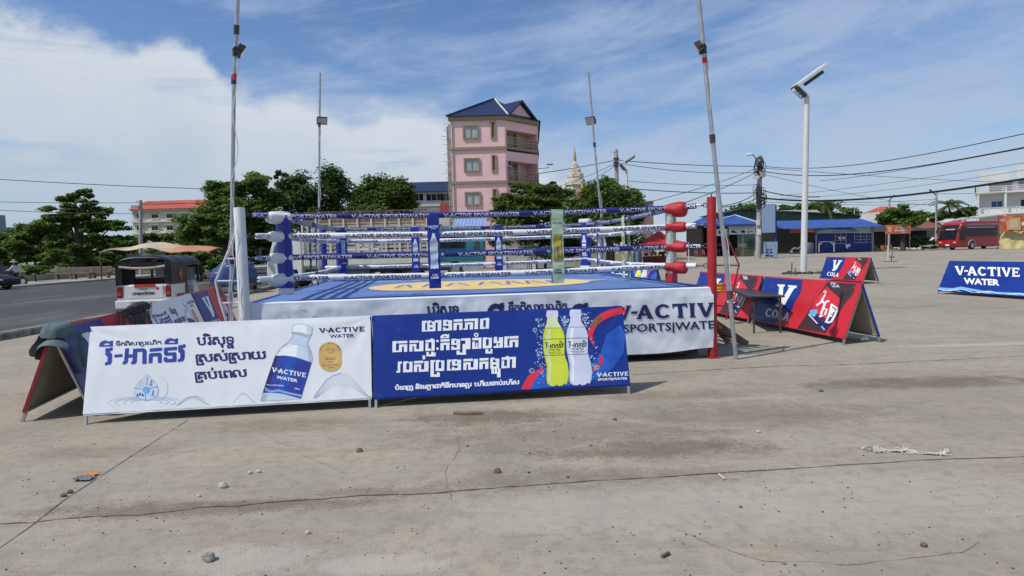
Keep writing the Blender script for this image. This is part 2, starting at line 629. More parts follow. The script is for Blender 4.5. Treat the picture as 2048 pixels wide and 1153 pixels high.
class Art:
    """flat coloured shapes; coordinates are pixels of a zoomed view of the printed surface"""

    def __init__(s, ref, target=None, x0=0, y0=0, k=1.0, surf=None, maxlen=None, quad=None, rect=None):
        s.ref, s.t = ref, target or ref
        s.H = None
        s.rect = rect
        if quad:                                    # photo pixels of the printed face's corners -> its true rectangle
            u0, v0, u1, v1 = rect
            A_, b_ = [], []
            for (x, y), (u, v) in zip(quad, ((u0, v1), (u1, v1), (u1, v0), (u0, v0))):
                A_ += [[x, y, 1, 0, 0, 0, -u * x, -u * y], [0, 0, 0, x, y, 1, -v * x, -v * y]]
                b_ += [u, v]
            s.H = np.linalg.solve(np.array(A_, float), np.array(b_, float))
        s.x0, s.y0, s.k = x0, y0, k
        s.surf, s.maxlen = surf or getattr(target or ref, 'surf', None), maxlen or (0.09 if hasattr(target or ref, 'surf') else None)
        s.layers = {}
        s.uvspace = False

    def map(s, px, py):
        if s.H is None:
            return s.ref.uv(px, py)
        h = s.H
        q = h[6] * px + h[7] * py + 1
        u, v = (h[0] * px + h[1] * py + h[2]) / q, (h[3] * px + h[4] * py + h[5]) / q
        if s.rect:
            u = min(max(u, s.rect[0]), s.rect[2])
            v = min(max(v, s.rect[1]), s.rect[3])
        return u, v

    def w(s, part):
        if part not in s.layers:
            s.layers[part] = (MB(), [])
        return s.layers[part]

    def put(s, part, vf, m, lvl=0):
        v, f = vf
        if not f:
            return
        mb, ms = s.w(part)
        if m not in ms:
            ms.append(m)
        mi = ms.index(m)
        uv = [s.map(s.x0 + x / s.k, s.y0 + y / s.k) for x, y in v] if not s.uvspace else list(v)
        if s.maxlen:
            uv, f = split_long(uv, f, s.maxlen)
        for i, q in enumerate(f):
            n = 0.0030 + lvl * 0.0004 + (i % 40) * 4e-6
            pts = []
            for j in q:
                u, v_ = uv[j]
                e = s.surf(u, v_) if s.surf else 0.0
                pts.append(s.t.P(u, v_, n + e))
            nn = (pts[1] - pts[0]).cross(pts[2] - pts[0])
            if nn.dot(s.t.N) < 0:
                pts.reverse()
            mb.add(pts, [tuple(range(len(pts)))], mi)

    def poly(s, part, pts, m, lvl=0, holes=()):
        s.put(part, shape([pts, *holes]), m, lvl)

    def rects(s, part, rects, m, lvl=0):
        for x0, y0, x1, y1 in rects:
            s.put(part, ([(x0, y0), (x1, y0), (x1, y1), (x0, y1)], [(0, 1, 2, 3)]), m, lvl)

    def stroke(s, part, pts, wd, m, lvl=0):
        V, F = [], []
        for i, p in enumerate(pts):
            a, b = pts[max(0, i - 1)], pts[min(len(pts) - 1, i + 1)]
            d = Vector((b[0] - a[0], b[1] - a[1]))
            d = d.normalized() if d.length > 1e-6 else Vector((1, 0))
            V += [(p[0] - d.y * wd / 2, p[1] + d.x * wd / 2), (p[0] + d.y * wd / 2, p[1] - d.x * wd / 2)]
        F = [(2 * i, 2 * i + 1, 2 * i + 3, 2 * i + 2) for i in range(len(pts) - 1)]
        s.put(part, (V, F), m, lvl)

    def disc(s, part, c, rx, ry, m, lvl=0, n=14):
        s.put(part, ([(c[0] + rx * math.cos(2 * PI * i / n), c[1] + ry * math.sin(2 * PI * i / n)) for i in range(n)], [tuple(range(n))]), m, lvl)

    def ring(s, part, c, rx, ry, wd, m, lvl=0, n=20, a0=0, a1=360):
        pts = [(c[0] + rx * math.cos(R_(a0 + (a1 - a0) * i / n)), c[1] + ry * math.sin(R_(a0 + (a1 - a0) * i / n))) for i in range(n + 1)]
        s.stroke(part, pts, wd, m, lvl)

    def text(s, part, vf, p0, p1, h, m, lvl=0, body=None):
        s.put(part, fit_text(vf, p0, p1, h, body or max(p[1] for p in vf[0])), m, lvl)

    def finish(s, parent):
        for part, (mb, ms) in s.layers.items():
            mb.build(part, ms, parent, fixn=False)


# ------------------------------------------------------------------ A-frame advertising boards
def aframe(A, B, label, front_m, back_m, hz=1.0, s_=0.33, leg_m=None, inner=None, group='advertising boards around the boxing ring'):
    A, B = Vector(A), Vector(B)
    A.z = B.z = 0
    U = (B - A).normalized()
    Bk = Vector((-U.y, U.x, 0))
    L = (B - A).length
    root = thing('advertising_board', label, 'advertising board', (A + B) / 2 + Bk * s_, math.atan2(U.y, U.x), group)
    leg_m = leg_m or M_STEEL
    inner = inner or M_CREAM
    SL = math.hypot(hz, s_)
    fr = Frame(A, U, (Bk * s_ + Vector((0, 0, hz))))
    bk = Frame(A + Bk * 2 * s_, U, (Bk * -s_ + Vector((0, 0, hz))))
    # legs and rails
    for f in (fr, bk):
        sgn = -1 if f is fr else 1
        for u in (0.02, L - 0.02):
            MB().bar(f.P(u, 0, sgn * 0.02), f.P(u, SL - (0.01 if sgn < 0 else 0.085), sgn * 0.02), 0.028, 0.028, up=f.N).build('leg', leg_m, root)
        rails = MB()
        for v in ((0.13, SL - 0.04) if sgn < 0 else (0.13,)):
            rails.bar(f.P(0.035, v, sgn * 0.02), f.P(L - 0.035, v, sgn * 0.02), 0.026, 0.026, up=f.N)
        rails.build('rail', leg_m, root)
    rnd = random.Random(int(abs(A.x) * 1000))
    ph = [rnd.uniform(0, 6) for _ in range(4)]
    b0 = 0.115

    def wave(u, v):
        N = mnoise.noise
        e = min(1.0, max(0.0, u) / .15, max(0.0, L - u) / .15, max(0.0, SL - v) / .06)
        f = .009 * N((u * 1.1, v * 1.7, ph[0])) + .006 * N((u * 2.6 + v * 2.2, v * 2.4 - u, ph[1])) + .004 * N((u * 6, v * 1.5, ph[2]))
        for uc, sg in ((0, 1), (L, -1)):              # folds pulled from the upper corners
            a_, r_ = math.atan2(SL - v, abs(u - uc) + .02), math.hypot(u - uc, SL - v)
            f += .004 * math.sin(a_ * 11 + ph[3]) * math.exp(-((r_ - .25) / .28) ** 2)
        return .004 + f * e

    fm = MB()
    fr.surf = wave
    fm.grid(lambda a, b: fr.P(-0.005 + a * (L + 0.01), b0 + b * (SL - b0 + 0.004), wave(a * L, b0 + b * (SL - b0))), 120, 40)
    front = fm.build('front_banner', front_m, root, fixn=False, smooth='all')
    # turned edges of the cloth round the frame
    hem = MB()
    hem.bar(fr.P(-0.004, SL, -0.012), fr.P(L + 0.004, SL, -0.012), 0.026, 0.024, up=fr.N)
    hem.bar(fr.P(0, b0, -0.017), fr.P(L, b0, -0.017), 0.03, 0.03, up=fr.N)
    hem.build('banner_hem', front_m, root)
    bm_ = MB()
    bm_.grid(lambda a, b: bk.P(a * L, b0 + b * (SL - b0), -0.002), 1, 1)
    bm_.bar(bk.P(-0.006, b0, 0.012), bk.P(-0.006, SL, 0.012), 0.012, 0.034, up=bk.N)
    bm_.bar(bk.P(L + 0.006, b0, 0.012), bk.P(L + 0.006, SL, 0.012), 0.012, 0.034, up=bk.N)
    bm_.build('back_banner', back_m, root)
    im = MB()
    im.grid(lambda a, b: fr.P(a * L, b0 + 0.01 + b * (SL - b0 - 0.06), -0.012), 1, 1)
    im.grid(lambda a, b: bk.P(a * L, b0 + 0.01 + b * (SL - b0 - 0.06), 0.004), 1, 1)
    im.build('backing', inner, root, fixn=False)
    return root, fr, front


RECT = (0.0, 0.118, 3.0, 1.048)


def dots_arch(a, part, x0, x1, yb, h, n, m, rows=6, r=3, lvl=1):
    for k in range(rows):
        hh = h * (1 - k * 0.07)
        for i in range(n):
            t = i / (n - 1)
            x = x0 + (x1 - x0) * t
            y = yb - hh * math.sin(PI * min(1, t * 1.02)) ** 1.3 + k * 3
            a.put(part, ([(x - r, y - r), (x + r, y - r), (x + r, y + r), (x - r, y + r)], [(0, 1, 2, 3)]), m, lvl)


KH_WATER = ['ទឹ', 'ក', 'ពិ', 'សា', '<ប', 'ណិ', 'ត']
KH_PURE = ['បរិ', 'សុ', ('ទ', 'ធ')]
KH_FRESH = ['<ស', 'ស់', '<សា', 'យ']
KH_TIME = ['<គ', 'ប់', 'េ', 'ព', 'ល']
KH_FRESH = ['<ស', 'រ', 'ស់', '<សា', 'យ']
KH_FRESH = ['<ស', 'ស់', '<សា', 'យ']
KH_LINE4 = ['បំ', 'េ', 'ព', 'ញ', ' ', 'និ', 'ង', 'រ', ('ក', 'ស'), 'ា', 'ជា', 'តិ', 'ទឹ', 'ក', 'បា', 'ន', ('ល', 'អ'), ' ', 'េ', 'ហី', 'យ', 'ឆា', 'ប់', 'រ', 'ហ័', 'ស']


def arch_top(a, part, dx, dy, m, k=1.0):
    o = [(68, 203), (75, 170), (100, 142), (140, 130), (188, 145), (196, 135), (222, 133), (215, 192), (214, 200)]
    h = [(112, 188), (126, 170), (150, 160), (176, 168), (188, 183)]
    a.poly(part, [(x * k + dx, y * k + dy) for x, y in o], m, 1, [[(x * k + dx, y * k + dy) for x, y in h]])


def logo_khmer(a, part, m, f=lambda x, y: (x, y), lvl=1):
    P = lambda pts: a.poly(part, [f(x, y) for x, y in pts], m, lvl)
    for dx, dy in ((0, 0), (703, -28)):
        a.poly(part, [f(x + dx, y + dy) for x, y in [(68, 203), (75, 170), (100, 142), (140, 130), (188, 145), (196, 135), (222, 133), (215, 192), (214, 200)]], m, lvl,
               [[f(x + dx, y + dy) for x, y in [(112, 188), (126, 170), (150, 160), (176, 168), (188, 183)]]])
    for dx, dy in ((0, 0), (790, -35)):
        P([(x + dx, y + dy) for x, y in [(135, 222), (180, 220), (183, 212), (211, 210), (206, 248), (172, 258), (196, 285), (188, 372), (170, 410), (108, 422), (118, 386), (140, 378), (146, 320), (124, 300), (128, 245)]])
    P([(222, 297), (310, 290), (306, 325), (218, 332)])
    P([(345, 225), (387, 222), (360, 385), (332, 411), (298, 414), (308, 380), (322, 372)])
    P([(372, 296), (430, 292), (426, 330), (366, 334)])
    P([(428, 228), (545, 222), (570, 245), (558, 405), (512, 408), (526, 262), (470, 266), (455, 385), (432, 409), (392, 411), (400, 378), (412, 370)])
    P([(610, 225), (745, 215), (738, 254), (602, 264)])
    P([(592, 298), (612, 280), (722, 275), (732, 292), (724, 395), (682, 397), (688, 318), (632, 320), (620, 398), (580, 400)])
    P([(775, 215), (907, 205), (902, 243), (803, 250), (799, 275), (888, 268), (892, 285), (888, 372), (868, 386), (768, 390), (745, 372), (754, 330), (790, 328), (787, 350), (845, 346), (850, 308), (772, 312), (757, 292), (760, 232)])


def design_white(ref, tgt, front, detail=True):
    a = Art(ref, tgt, 200, 660, 5.689, quad=[(200, 657), (745, 632), (744, 808), (168, 836)], rect=RECT)
    L = 'khmer_lettering'
    logo_khmer(a, L, M_INK)
    a.text(L, khmer(KH_WATER, 0.03), (250, 195), (742, 176), 40, M_NAVY, body=0.62)
    a.text(L, khmer(KH_PURE, 0.045), (1125, 187), (1543, 176), 95, M_NAVY, body=0.62)
    a.text(L, khmer(KH_FRESH, 0.045), (1102, 390), (1895, 348), 92, M_NAVY, body=0.62)
    a.text(L, khmer(KH_TIME, 0.045), (1078, 600), (1668, 566), 92, M_NAVY, body=0.62)
    D = 'water_drop_picture'
    for k, (rx, ry) in enumerate(((400, 78), (330, 62), (250, 44), (170, 26))):
        a.ring(D, (500 + k * 6, 872 - k * 4), rx, ry, 7 if k else 4, M_PALE2 if k % 2 else M_PALE, 0, 40, 150, 395)
    a.ring(D, (650, 690), 112, 150, 7, M_PALE, 0, 26, -75, 80)
    drop = [(553, 525), (505, 580), (440, 645), (402, 700), (390, 745), (412, 797), (460, 835), (520, 848), (590, 835), (645, 790), (664, 720), (645, 645), (600, 585)]
    a.poly(D, drop, M_GREYB, 1)
    a.poly(D, [((x - 528) * .955 + 528, (y - 715) * .955 + 715) for x, y in drop], M_PALE2, 2)
    a.poly(D, [((x - 528) * .955 + 528, (y - 715) * .955 + 715) for x, y in drop[3:11]], M_PALE, 3)
    for p in ([(553, 560), (540, 660)], [(398, 692), (486, 712)], [(572, 704), (658, 684)], [(516, 765), (510, 844)]):
        a.stroke(D, p, 5, M_NAVY, 4)
    a.disc(D, (530, 722), 42, 43, M_SKYB, 4)
    for x, y in ((430, 780), (458, 770), (486, 780)):
        a.disc(D, (x, y - 10), 9, 9, M_NAVY, 4, 8)
        a.poly(D, [(x - 14, y + 15), (x - 10, y), (x + 10, y), (x + 14, y + 15)], M_NAVY, 4)
    for ox, oy in ((595, 610), (605, 735)):
        a.disc(D, (ox, oy), 8, 8, M_NAVY, 4, 8)
        a.stroke(D, [(ox - 4, oy + 8), (ox - 14, oy + 36), (ox + 4, oy + 50), (ox - 6, oy + 66)], 8, M_NAVY, 4)
        a.stroke(D, [(ox - 14, oy + 36), (ox - 24, oy + 64)], 8, M_NAVY, 4)
        a.stroke(D, [(ox - 5, oy + 14), (ox + 16, oy + 24)], 6, M_NAVY, 4)
    a.ring(D, (478, 640), 20, 34, 5, M_GREYB, 4, 12)
    a.stroke(D, [(842, 908), (950, 830), (1010, 805), (1070, 798), (1120, 815), (1160, 845)], 5, M_GREYB, 1)
    dots_arch(a, D, 860, 1210, 900, 100, 34, M_GREYB, 4, 2.4)
    dots_arch(a, D, 1480, 1730, 880, 118, 24, M_GREYB, 3, 2.4)
    a.finish(front)
    a = Art(ref, tgt, 480, 600, 4.436, quad=[(200, 657), (745, 632), (744, 808), (168, 836)], rect=RECT)
    B = 'bottle_picture'
    a.poly(B, [(478, 305), (622, 345), (604, 392), (632, 470), (642, 525), (634, 582), (600, 690), (522, 930), (340, 938), (162, 945), (184, 865), (310, 515), (362, 440), (440, 380), (474, 335)], M_PALE2, 0)
    for q in ([(478, 305), (474, 335), (440, 380), (362, 440), (310, 515)], [(622, 345), (604, 392), (632, 470), (642, 525), (634, 580)], [(184, 865), (162, 945)], [(480, 238), (492, 222), (560, 215), (632, 232), (650, 245), (646, 305), (632, 322)], [(480, 238), (480, 290), (560, 300), (632, 322)]):
        a.stroke(B, q, 5, M_GREYB, 4)
    a.poly(B, [(440, 400), (520, 410), (500, 520), (330, 512), (370, 452)], M_PRW, 1)
    a.poly(B, [(596, 395), (632, 470), (642, 525), (634, 575), (606, 565), (606, 470)], M_GREYB, 1)
    a.poly(B, [(184, 872), (230, 882), (205, 942), (162, 945)], M_GREYB, 1)
    a.stroke(B, [(385, 425), (470, 408), (560, 415), (606, 440)], 4, M_GREYB, 2)
    a.poly(B, [(480, 290), (478, 240), (492, 222), (560, 215), (632, 232), (650, 245), (646, 305), (632, 322), (560, 300)], M_PRW, 2)
    a.poly(B, [(600, 225), (632, 232), (650, 245), (646, 305), (632, 322), (606, 312)], M_PALE2, 3)
    a.poly(B, [(463, 292), (480, 288), (560, 300), (634, 325), (630, 345), (560, 322), (470, 306)], M_GREYB, 3)
    a.stroke(B, [(465, 310), (545, 322), (630, 348)], 4, M_PALE2, 3)
    lab = [(310, 515), (400, 510), (520, 535), (635, 578), (600, 690), (522, 925), (440, 900), (350, 872), (184, 865), (245, 690)]
    a.poly(B, lab, M_INK, 2)
    a.poly(B, [(310, 515), (345, 512), (280, 690), (222, 866), (184, 865), (245, 690)], M_NAVY, 3)
    a.poly(B, [(420, 513), (500, 530), (450, 720), (380, 880), (310, 868), (365, 690)], M_MIDB, 3)
    a.text(B, logo_text('V-ACTIVE'), (272, 664), (576, 722), 44, M_PRW, 5)
    a.text(B, latin('WATER', 0.03), (312, 730), (500, 768), 30, M_PRW, 5)
    a.text(B, latin('Product of'), (222, 792), (275, 798), 11, M_PRW, 5)
    a.text(B, latin('VATTANAC', 0.02), (278, 800), (376, 806), 14, M_PRW, 5)
    a.text(B, latin('500ml', 0.02), (470, 832), (515, 842), 16, M_PRW, 5)
    for k in range(3):
        a.stroke(B, [(205, 812 + k * 16), (255, 845 + k * 10), (330, 835 + k * 10), (420, 865 + k * 8), (530, 890 + k * 8)], 6, M_PALE if k % 2 else M_SKYB, 5)
    T = 'latin_lettering'
    a.text(T, logo_text('V-ACTIVE'), (712, 298), (1124, 280), 44, M_NAVY, 1)
    a.text(T, latin('WATER', 0.012), (806, 346), (1028, 338), 34, M_NAVY, 1)
    Md = 'medal_picture'
    cap = arc(805, 480, 103, 98, 180, 360, 14) + arc(805, 570, 104, 98, 0, 180, 14)
    a.poly(Md, cap, M_GOLD, 0)
    a.text(Md, latin('GOLD', 0.03), (758, 554), (852, 552), 24, M_GOLDD, 1)
    a.text(Md, latin('2025', 0.01), (776, 580), (832, 579), 15, M_GOLDD, 1)
    a.text(Md, latin('Water & Soft Drink'), (724, 612), (882, 606), 13, M_GOLDD, 1)
    a.text(Md, latin('Awards'), (776, 632), (834, 630), 12, M_GOLDD, 1)
    a.ring(Md, (810, 468), 36, 22, 4, M_GOLDD, 1)
    a.ring(Md, (810, 468), 16, 22, 3, M_GOLDD, 1)
    a.stroke(Md, [(774, 468), (846, 468)], 3, M_GOLDD, 1)
    # curved word along the top of the medal
    word = 'MONDE SELECTION'
    for i, ch in enumerate(word):
        if ch == ' ':
            continue
        t = R_(196 + 148 * i / (len(word) - 1))
        cx, cy = 807 + 82 * math.cos(t), 478 + 76 * math.sin(t)
        tx, ty = -math.sin(t), math.cos(t)
        a.text(Md, latin(ch, 0.02), (cx - tx * 5, cy - ty * 5), (cx + tx * 5, cy + ty * 5), 14, M_GOLDD, 1)
    Wv = 'wave_picture'
    a.stroke(Wv, [(636, 920), (700, 830), (760, 750), (820, 705), (900, 682)], 6, M_GREYB, 0)
    dots_arch(a, Wv, 650, 1160, 905, 225, 52, M_GREYB, 7, 2.2)
    a.finish(front)


BLK = {
    'e': [(0, 0, .68, 1), (.68, .80, 1, 1), (.68, 0, 1, .15)],
    'aa': [(0, .80, 1, 1), (.45, 0, 1, .80)],
    'mo': [(0, 0, .30, 1), (.3, .83, .48, 1), (0, 0, 1, .2), (.3, .36, .66, .58), (.66, 0, 1, .9), (.52, .7, 1, .9)],
    'to': [(0, .52, .36, 1), (.3, .84, .55, 1), (.55, .62, 1, .95), (0, .44, 1, .6), (.62, 0, 1, .5), (0, 0, 1, .2), (0, .15, .28, .32)],
    'ko': [(0, .78, 1, 1), (0, 0, .36, .68), (.64, 0, 1, .68), (0, .48, 1, .68)],
    'pho': [(0, .78, 1, 1), (.1, 0, .42, .68), (-.06, 0, .42, .14), (.64, 0, 1, .68), (.1, .48, 1, .68)],
    'po': [(0, 0, .36, .95), (.36, .8, .52, .95), (.64, 0, 1, 1), (0, 0, .58, .16), (.5, .84, 1, 1)],
    'so': [(0, .78, .64, 1), (0, 0, .22, .68), (0, .48, .5, .68), (.33, .1, .5, .68), (.33, 0, .62, .2), (.70, 0, 1, .95), (.5, 0, 1, .2)],
    'cho': [(0, .78, 1, 1), (0, 0, .32, .72), (0, 0, .6, .2), (.66, 0, 1, 1.0), (.5, .95, .85, 1.1)],
    'do': [(0, .78, 1, 1), (0, 0, .3, .66), (0, 0, .66, .18), (.42, .18, .58, .55), (.7, 0, 1, .9)],
    'bo': [(0, 0, .34, 1), (.34, .82, .5, 1), (0, 0, 1, .24), (.66, 0, 1, .85), (.55, .82, 1, .95)],
    'ngo': [(0, .5, .36, 1), (.55, .62, 1, .95), (0, .44, .8, .62), (.64, 0, 1, .7), (0, 0, .64, .18), (.3, .1, .5, .4)],
    'ro': [(.26, 0, .72, 1), (.72, .8, 1, 1), (0, 0, .5, .16)],
}


def design_blue(ref, tgt, front):
    a = Art(ref, tgt, 770, 620, 6.783, quad=[(749, 631), (1243, 615), (1262, 775), (749, 800)], rect=RECT)
    L = 'khmer_lettering'

    def line(items, x0, y0, slope, h):
        for g, xa, xb in items:
            for r in BLK[g]:
                xs = [xa + (xb - xa) * r[0], xa + (xb - xa) * r[2]]
                q = [(xs[0], r[1]), (xs[1], r[1]), (xs[1], r[3]), (xs[0], r[3])]
                a.put(L, ([(x - 10 * (.5 - yy) * .3, y0 + slope * (x - x0) - h * yy) for x, yy in q], [(0, 1, 2, 3)]), M_PRW, 1 + (BLK[g].index(r) % 3) * .2)
    line([('e', 510, 572), ('mo', 580, 690), ('aa', 680, 768), ('to', 790, 910), ('ko', 930, 1050), ('pho', 1070, 1190), ('aa', 1172, 1256), ('po', 1283, 1402)], 510, 292, -.039, 150)
    line([('e', 115, 182), ('pho', 190, 312), ('so', 340, 528), ('cho', 555, 678), ('ko', 755, 876), ('to', 900, 1018), ('aa', 1030, 1155), ('do', 1180, 1300), ('bo', 1320, 1440), ('ngo', 1465, 1588), ('e', 1605, 1668), ('ko', 1675, 1792)], 115, 580, -.037, 155)
    line([('ro', 165, 237), ('bo', 255, 380), ('so', 400, 595), ('bo', 690, 805), ('e', 842, 900), ('to', 908, 1030), ('so', 1060, 1255), ('ko', 1275, 1395), ('mo', 1420, 1540), ('cho', 1570, 1680), ('aa', 1672, 1760)], 165, 868, -.036, 155)
    a.rects(L, [(565, 578, 600, 640), (600, 612, 690, 640), (630, 575, 668, 612), (668, 590, 697, 604), (970, 562, 1012, 620), (1012, 590, 1095, 620), (1050, 470, 1095, 600), (1355, 545, 1395, 607), (1395, 580, 1447, 607), (1420, 545, 1447, 580)], M_PRW, 2)
    a.rects(L, [(515, 625, 550, 682), (620, 695, 665, 930), (665, 690, 680, 720), (620, 895, 745, 930), (705, 868, 745, 900), (1435, 820, 1470, 893), (1435, 870, 1555, 893), (1480, 820, 1512, 870), (1522, 820, 1556, 893), (1510, 893, 1558, 945)], M_PRW, 2.2)
    a.poly(L, [(755, 388), (755, 360), (780, 335), (830, 328), (850, 340), (852, 328), (872, 327), (870, 383)], M_PRW, 2, [[(790, 372), (800, 358), (825, 354), (840, 368)]])
    a.ring(L, (1232, 343), 23, 22, 16, M_PRW, 2)
    for y in (425, 532):
        a.disc(L, (715, y), 17, 17, M_PRW, 2)
    a.text(L, khmer(KH_LINE4, 0.075), (140, 1112), (1812, 1042), 52, M_PRW, body=0.62)
    a.finish(front)
    a = Art(ref, tgt, 1040, 600, 5.765, quad=[(749, 631), (1243, 615), (1262, 775), (749, 800)], rect=RECT)
    B = 'bottle_picture'
    # lighter blue glow of the printed background, ribbons, splashes
    S = 'ribbon_picture'
    a.poly(S, [(0, 1062), (50, 950), (120, 880), (240, 820), (420, 760), (800, 760), (900, 640), (960, 420), (1120, 300), (1180, 420), (1160, 640), (1040, 820), (900, 930), (700, 1010), (300, 1040), (180, 1070)], M_MIDB, 0)
    a.poly(S, [(0, 1062), (40, 970), (80, 905), (150, 850), (240, 808), (258, 850), (190, 905), (140, 975), (104, 1074)], M_PRED, 1)
    a.poly(S, [(1165, 82), (1172, 160), (1090, 180), (1000, 210), (920, 250), (860, 300), (825, 360), (808, 430), (815, 510), (830, 562), (785, 500), (758, 430), (752, 380), (775, 300), (820, 230), (890, 170), (1000, 118)], M_PRED, 1)
    a.poly(S, [(880, 170), (915, 215), (850, 300), (822, 290), (800, 330), (775, 320), (800, 260)], M_RUST, 2)
    a.poly(S, [(885, 640), (915, 668), (932, 712), (920, 760), (870, 820), (820, 858), (805, 825), (850, 790), (890, 740), (897, 690)], M_PRED, 1)
    rnd = random.Random(5)
    for i in range(430):
        t = rnd.random()
        if i % 2:
            x, y = rnd.gauss(235, 45), 150 + t * 850
            if 200 + abs(x - 230) * 1.5 > y:
                continue
        else:
            x, y = (rnd.gauss(490, 26), 190 + t * 180) if i % 6 == 0 else (rnd.gauss(800, 40), 430 + t * 560) if i % 6 < 4 else (rnd.gauss(720, 30), 150 + t * 200)
        r = rnd.choice((2, 3, 4, 6, 9))
        an = rnd.uniform(0, 6.3)
        q = [(x + r * rnd.uniform(.6, 1.6) * math.cos(an + k * 1.57), y + r * rnd.uniform(.5, 1.8) * math.sin(an + k * 1.57)) for k in range(4)]
        a.put(S, (q, [(0, 1, 2), (0, 2, 3)]), rnd.choice((M_PALE, M_SKYB, M_PALE2)), 2)
    for x, y, r in ((120, 842, 28), (205, 640, 26), (152, 355, 22), (480, 240, 24), (712, 230, 22), (860, 810, 26), (176, 236, 16)):
        a.ring(S, (x, y), r, r, 5, M_PALE2, 3)
        a.ring(S, (x, y), r * .45, r * .45, 4, M_PALE2, 3, 12, 40, 320)
    for ox, body, neck, shade, oy in ((0, M_LIME, M_LIME2, M_LIME2, 0), (262, M_LILAC, M_LILAC, M_PRW, -8)):
        T = lambda pts: [(x + ox, y + oy) for x, y in pts]
        a.poly(B, T([(285, 130), (300, 124), (398, 124), (412, 132), (416, 195), (408, 206), (288, 206), (278, 195)]), M_LILAC, 4)
        a.poly(B, T([(292, 206), (406, 206), (412, 262), (440, 310), (455, 334), (264, 334), (285, 275)]), neck, 4)
        a.poly(B, T([(264, 334), (455, 334), (482, 385), (490, 440), (490, 640), (505, 700), (530, 760), (546, 880), (540, 960), (520, 1010), (490, 1000), (475, 1020), (430, 1030), (410, 1010), (380, 1030), (330, 1024), (310, 1005), (296, 1000), (285, 920), (290, 780), (265, 680), (250, 600), (245, 430), (250, 370)]), body, 4)
        a.poly(B, T([(300, 345), (330, 345), (318, 640), (345, 760), (335, 990), (310, 960), (318, 780), (285, 640), (280, 430)]), shade, 5)
        a.stroke(B, T([(248, 472), (370, 462), (490, 466)]), 6, M_BLK, 6)
        a.stroke(B, T([(262, 657), (380, 660), (494, 652)]), 6, M_BLK, 6)
        for q in ([(262, 332), (244, 420), (250, 600), (270, 700), (290, 790), (286, 920), (298, 1004)], [(456, 332), (490, 430), (492, 640), (530, 760), (546, 880), (522, 1010)]):
            a.stroke(B, T(q), 5, M_SKYB if ox else M_RUST, 6)
        a.stroke(B, T([(266, 333), (454, 333)]), 5, M_RUST, 6)
        K = 0.228
        logo_khmer(a, B, M_BLK, lambda x, y: (252 + ox + x * K, 462 + oy + y * K * 1.25 - 2), 6)
        for y, l0, l1, h_ in ((600, 296, 462, 14), (626, 294, 470, 8), (645, 320, 450, 6)):
            a.text(B, khmer(['ភ', 'េ', 'ស', ('ជ', 'ជ'), ' ', 'កី', 'ឡា'] if h_ > 10 else KH_WATER + KH_PURE, 0.03), (l0 + ox, y + oy), (l1 + ox - 16, y + oy - 2), h_, M_BLK, 6, body=.62)
    T2 = 'latin_lettering'
    a.text(T2, logo_text('V-ACTIVE'), (862, 922), (1220, 908), 48, M_PRW, 6)
    a.text(T2, latin('SPORTS|WATER', 0.03), (874, 968), (1212, 954), 28, M_PRW, 6)
    a.finish(front)


def design_cola(ref, tgt, front):
    a = Art(ref, tgt, 1420, 490, 5.013, quad=[(1550.6, 550.8), (1727, 563), (1690, 678), (1525.7, 638)], rect=RECT)
    P = 'colour_field'
    a.poly(P, [(652, 302), (990, 330), (975, 420), (955, 490), (915, 560), (885, 650), (850, 690), (770, 752), (715, 792), (527, 742)], M_BLUEV, 0)
    a.poly(P, [(1215, 345), (1478, 362), (1445, 480), (1375, 565), (1320, 660), (1180, 890), (925, 850), (1010, 705), (1110, 520)], M_CANBLK, 0)
    a.poly(P, [(1240, 350), (1300, 352), (1330, 400), (1260, 400)], M_GREYB, 0.5)
    C = 'can_picture'
    a.poly(C, [(1205, 392), (1330, 528), (1300, 640), (1220, 760), (1120, 770), (1040, 690), (1100, 540)], M_PRED, 1)
    a.poly(C, [(1020, 690), (1115, 690), (1190, 740), (1280, 650), (1310, 620), (1180, 880), (1100, 800)], M_NAVY, 1.5)
    a.poly(C, [(1048, 648), (1110, 640), (1118, 668), (1085, 722), (1040, 690)], M_SKYB, 2)
    a.stroke(C, [(1035, 692), (1110, 790)], 10, M_PRW, 3)
    L = 'khmer_lettering'
    for q in ([(1108, 600), (1172, 545)], [(1150, 560), (1190, 480)], [(1160, 555), (1180, 575)]):
        a.stroke(L, q, 15, M_PRW, 3)
    a.ring(L, (1188, 452), 12, 14, 9, M_PRW, 3, 4)
    for q in ([(1190, 560), (1225, 548)], [(1190, 562), (1145, 690)], [(1160, 625), (1200, 640), (1180, 700)], [(1130, 718), (1160, 700)],
              [(1250, 580), (1220, 700), (1195, 760), (1185, 780)], [(1250, 590), (1300, 632)], [(1225, 640), (1275, 660)], [(1300, 640), (1262, 720), (1235, 770), (1200, 780)], [(1215, 700), (1245, 712)], [(1262, 630), (1240, 690)]):
        a.stroke(L, q, 20, M_PRW, 3)
    a.text(L, latin('330', 0.02), (1140, 822), (1168, 862), 16, M_PRW, 3)
    T = 'latin_lettering'
    a.poly('large_letter', [(764, 378), (830, 380), (827, 402), (816, 404), (806, 530), (870, 408), (856, 402), (860, 385), (936, 390), (928, 414), (912, 417), (826, 590), (804, 600), (802, 622), (742, 612), (746, 590), (764, 586), (778, 400), (764, 398)], M_PRW, 3)
    a.text(T, logo_text('COLA'), (648, 712), (853, 764), 88, M_PRW, 3)
    a.finish(front)


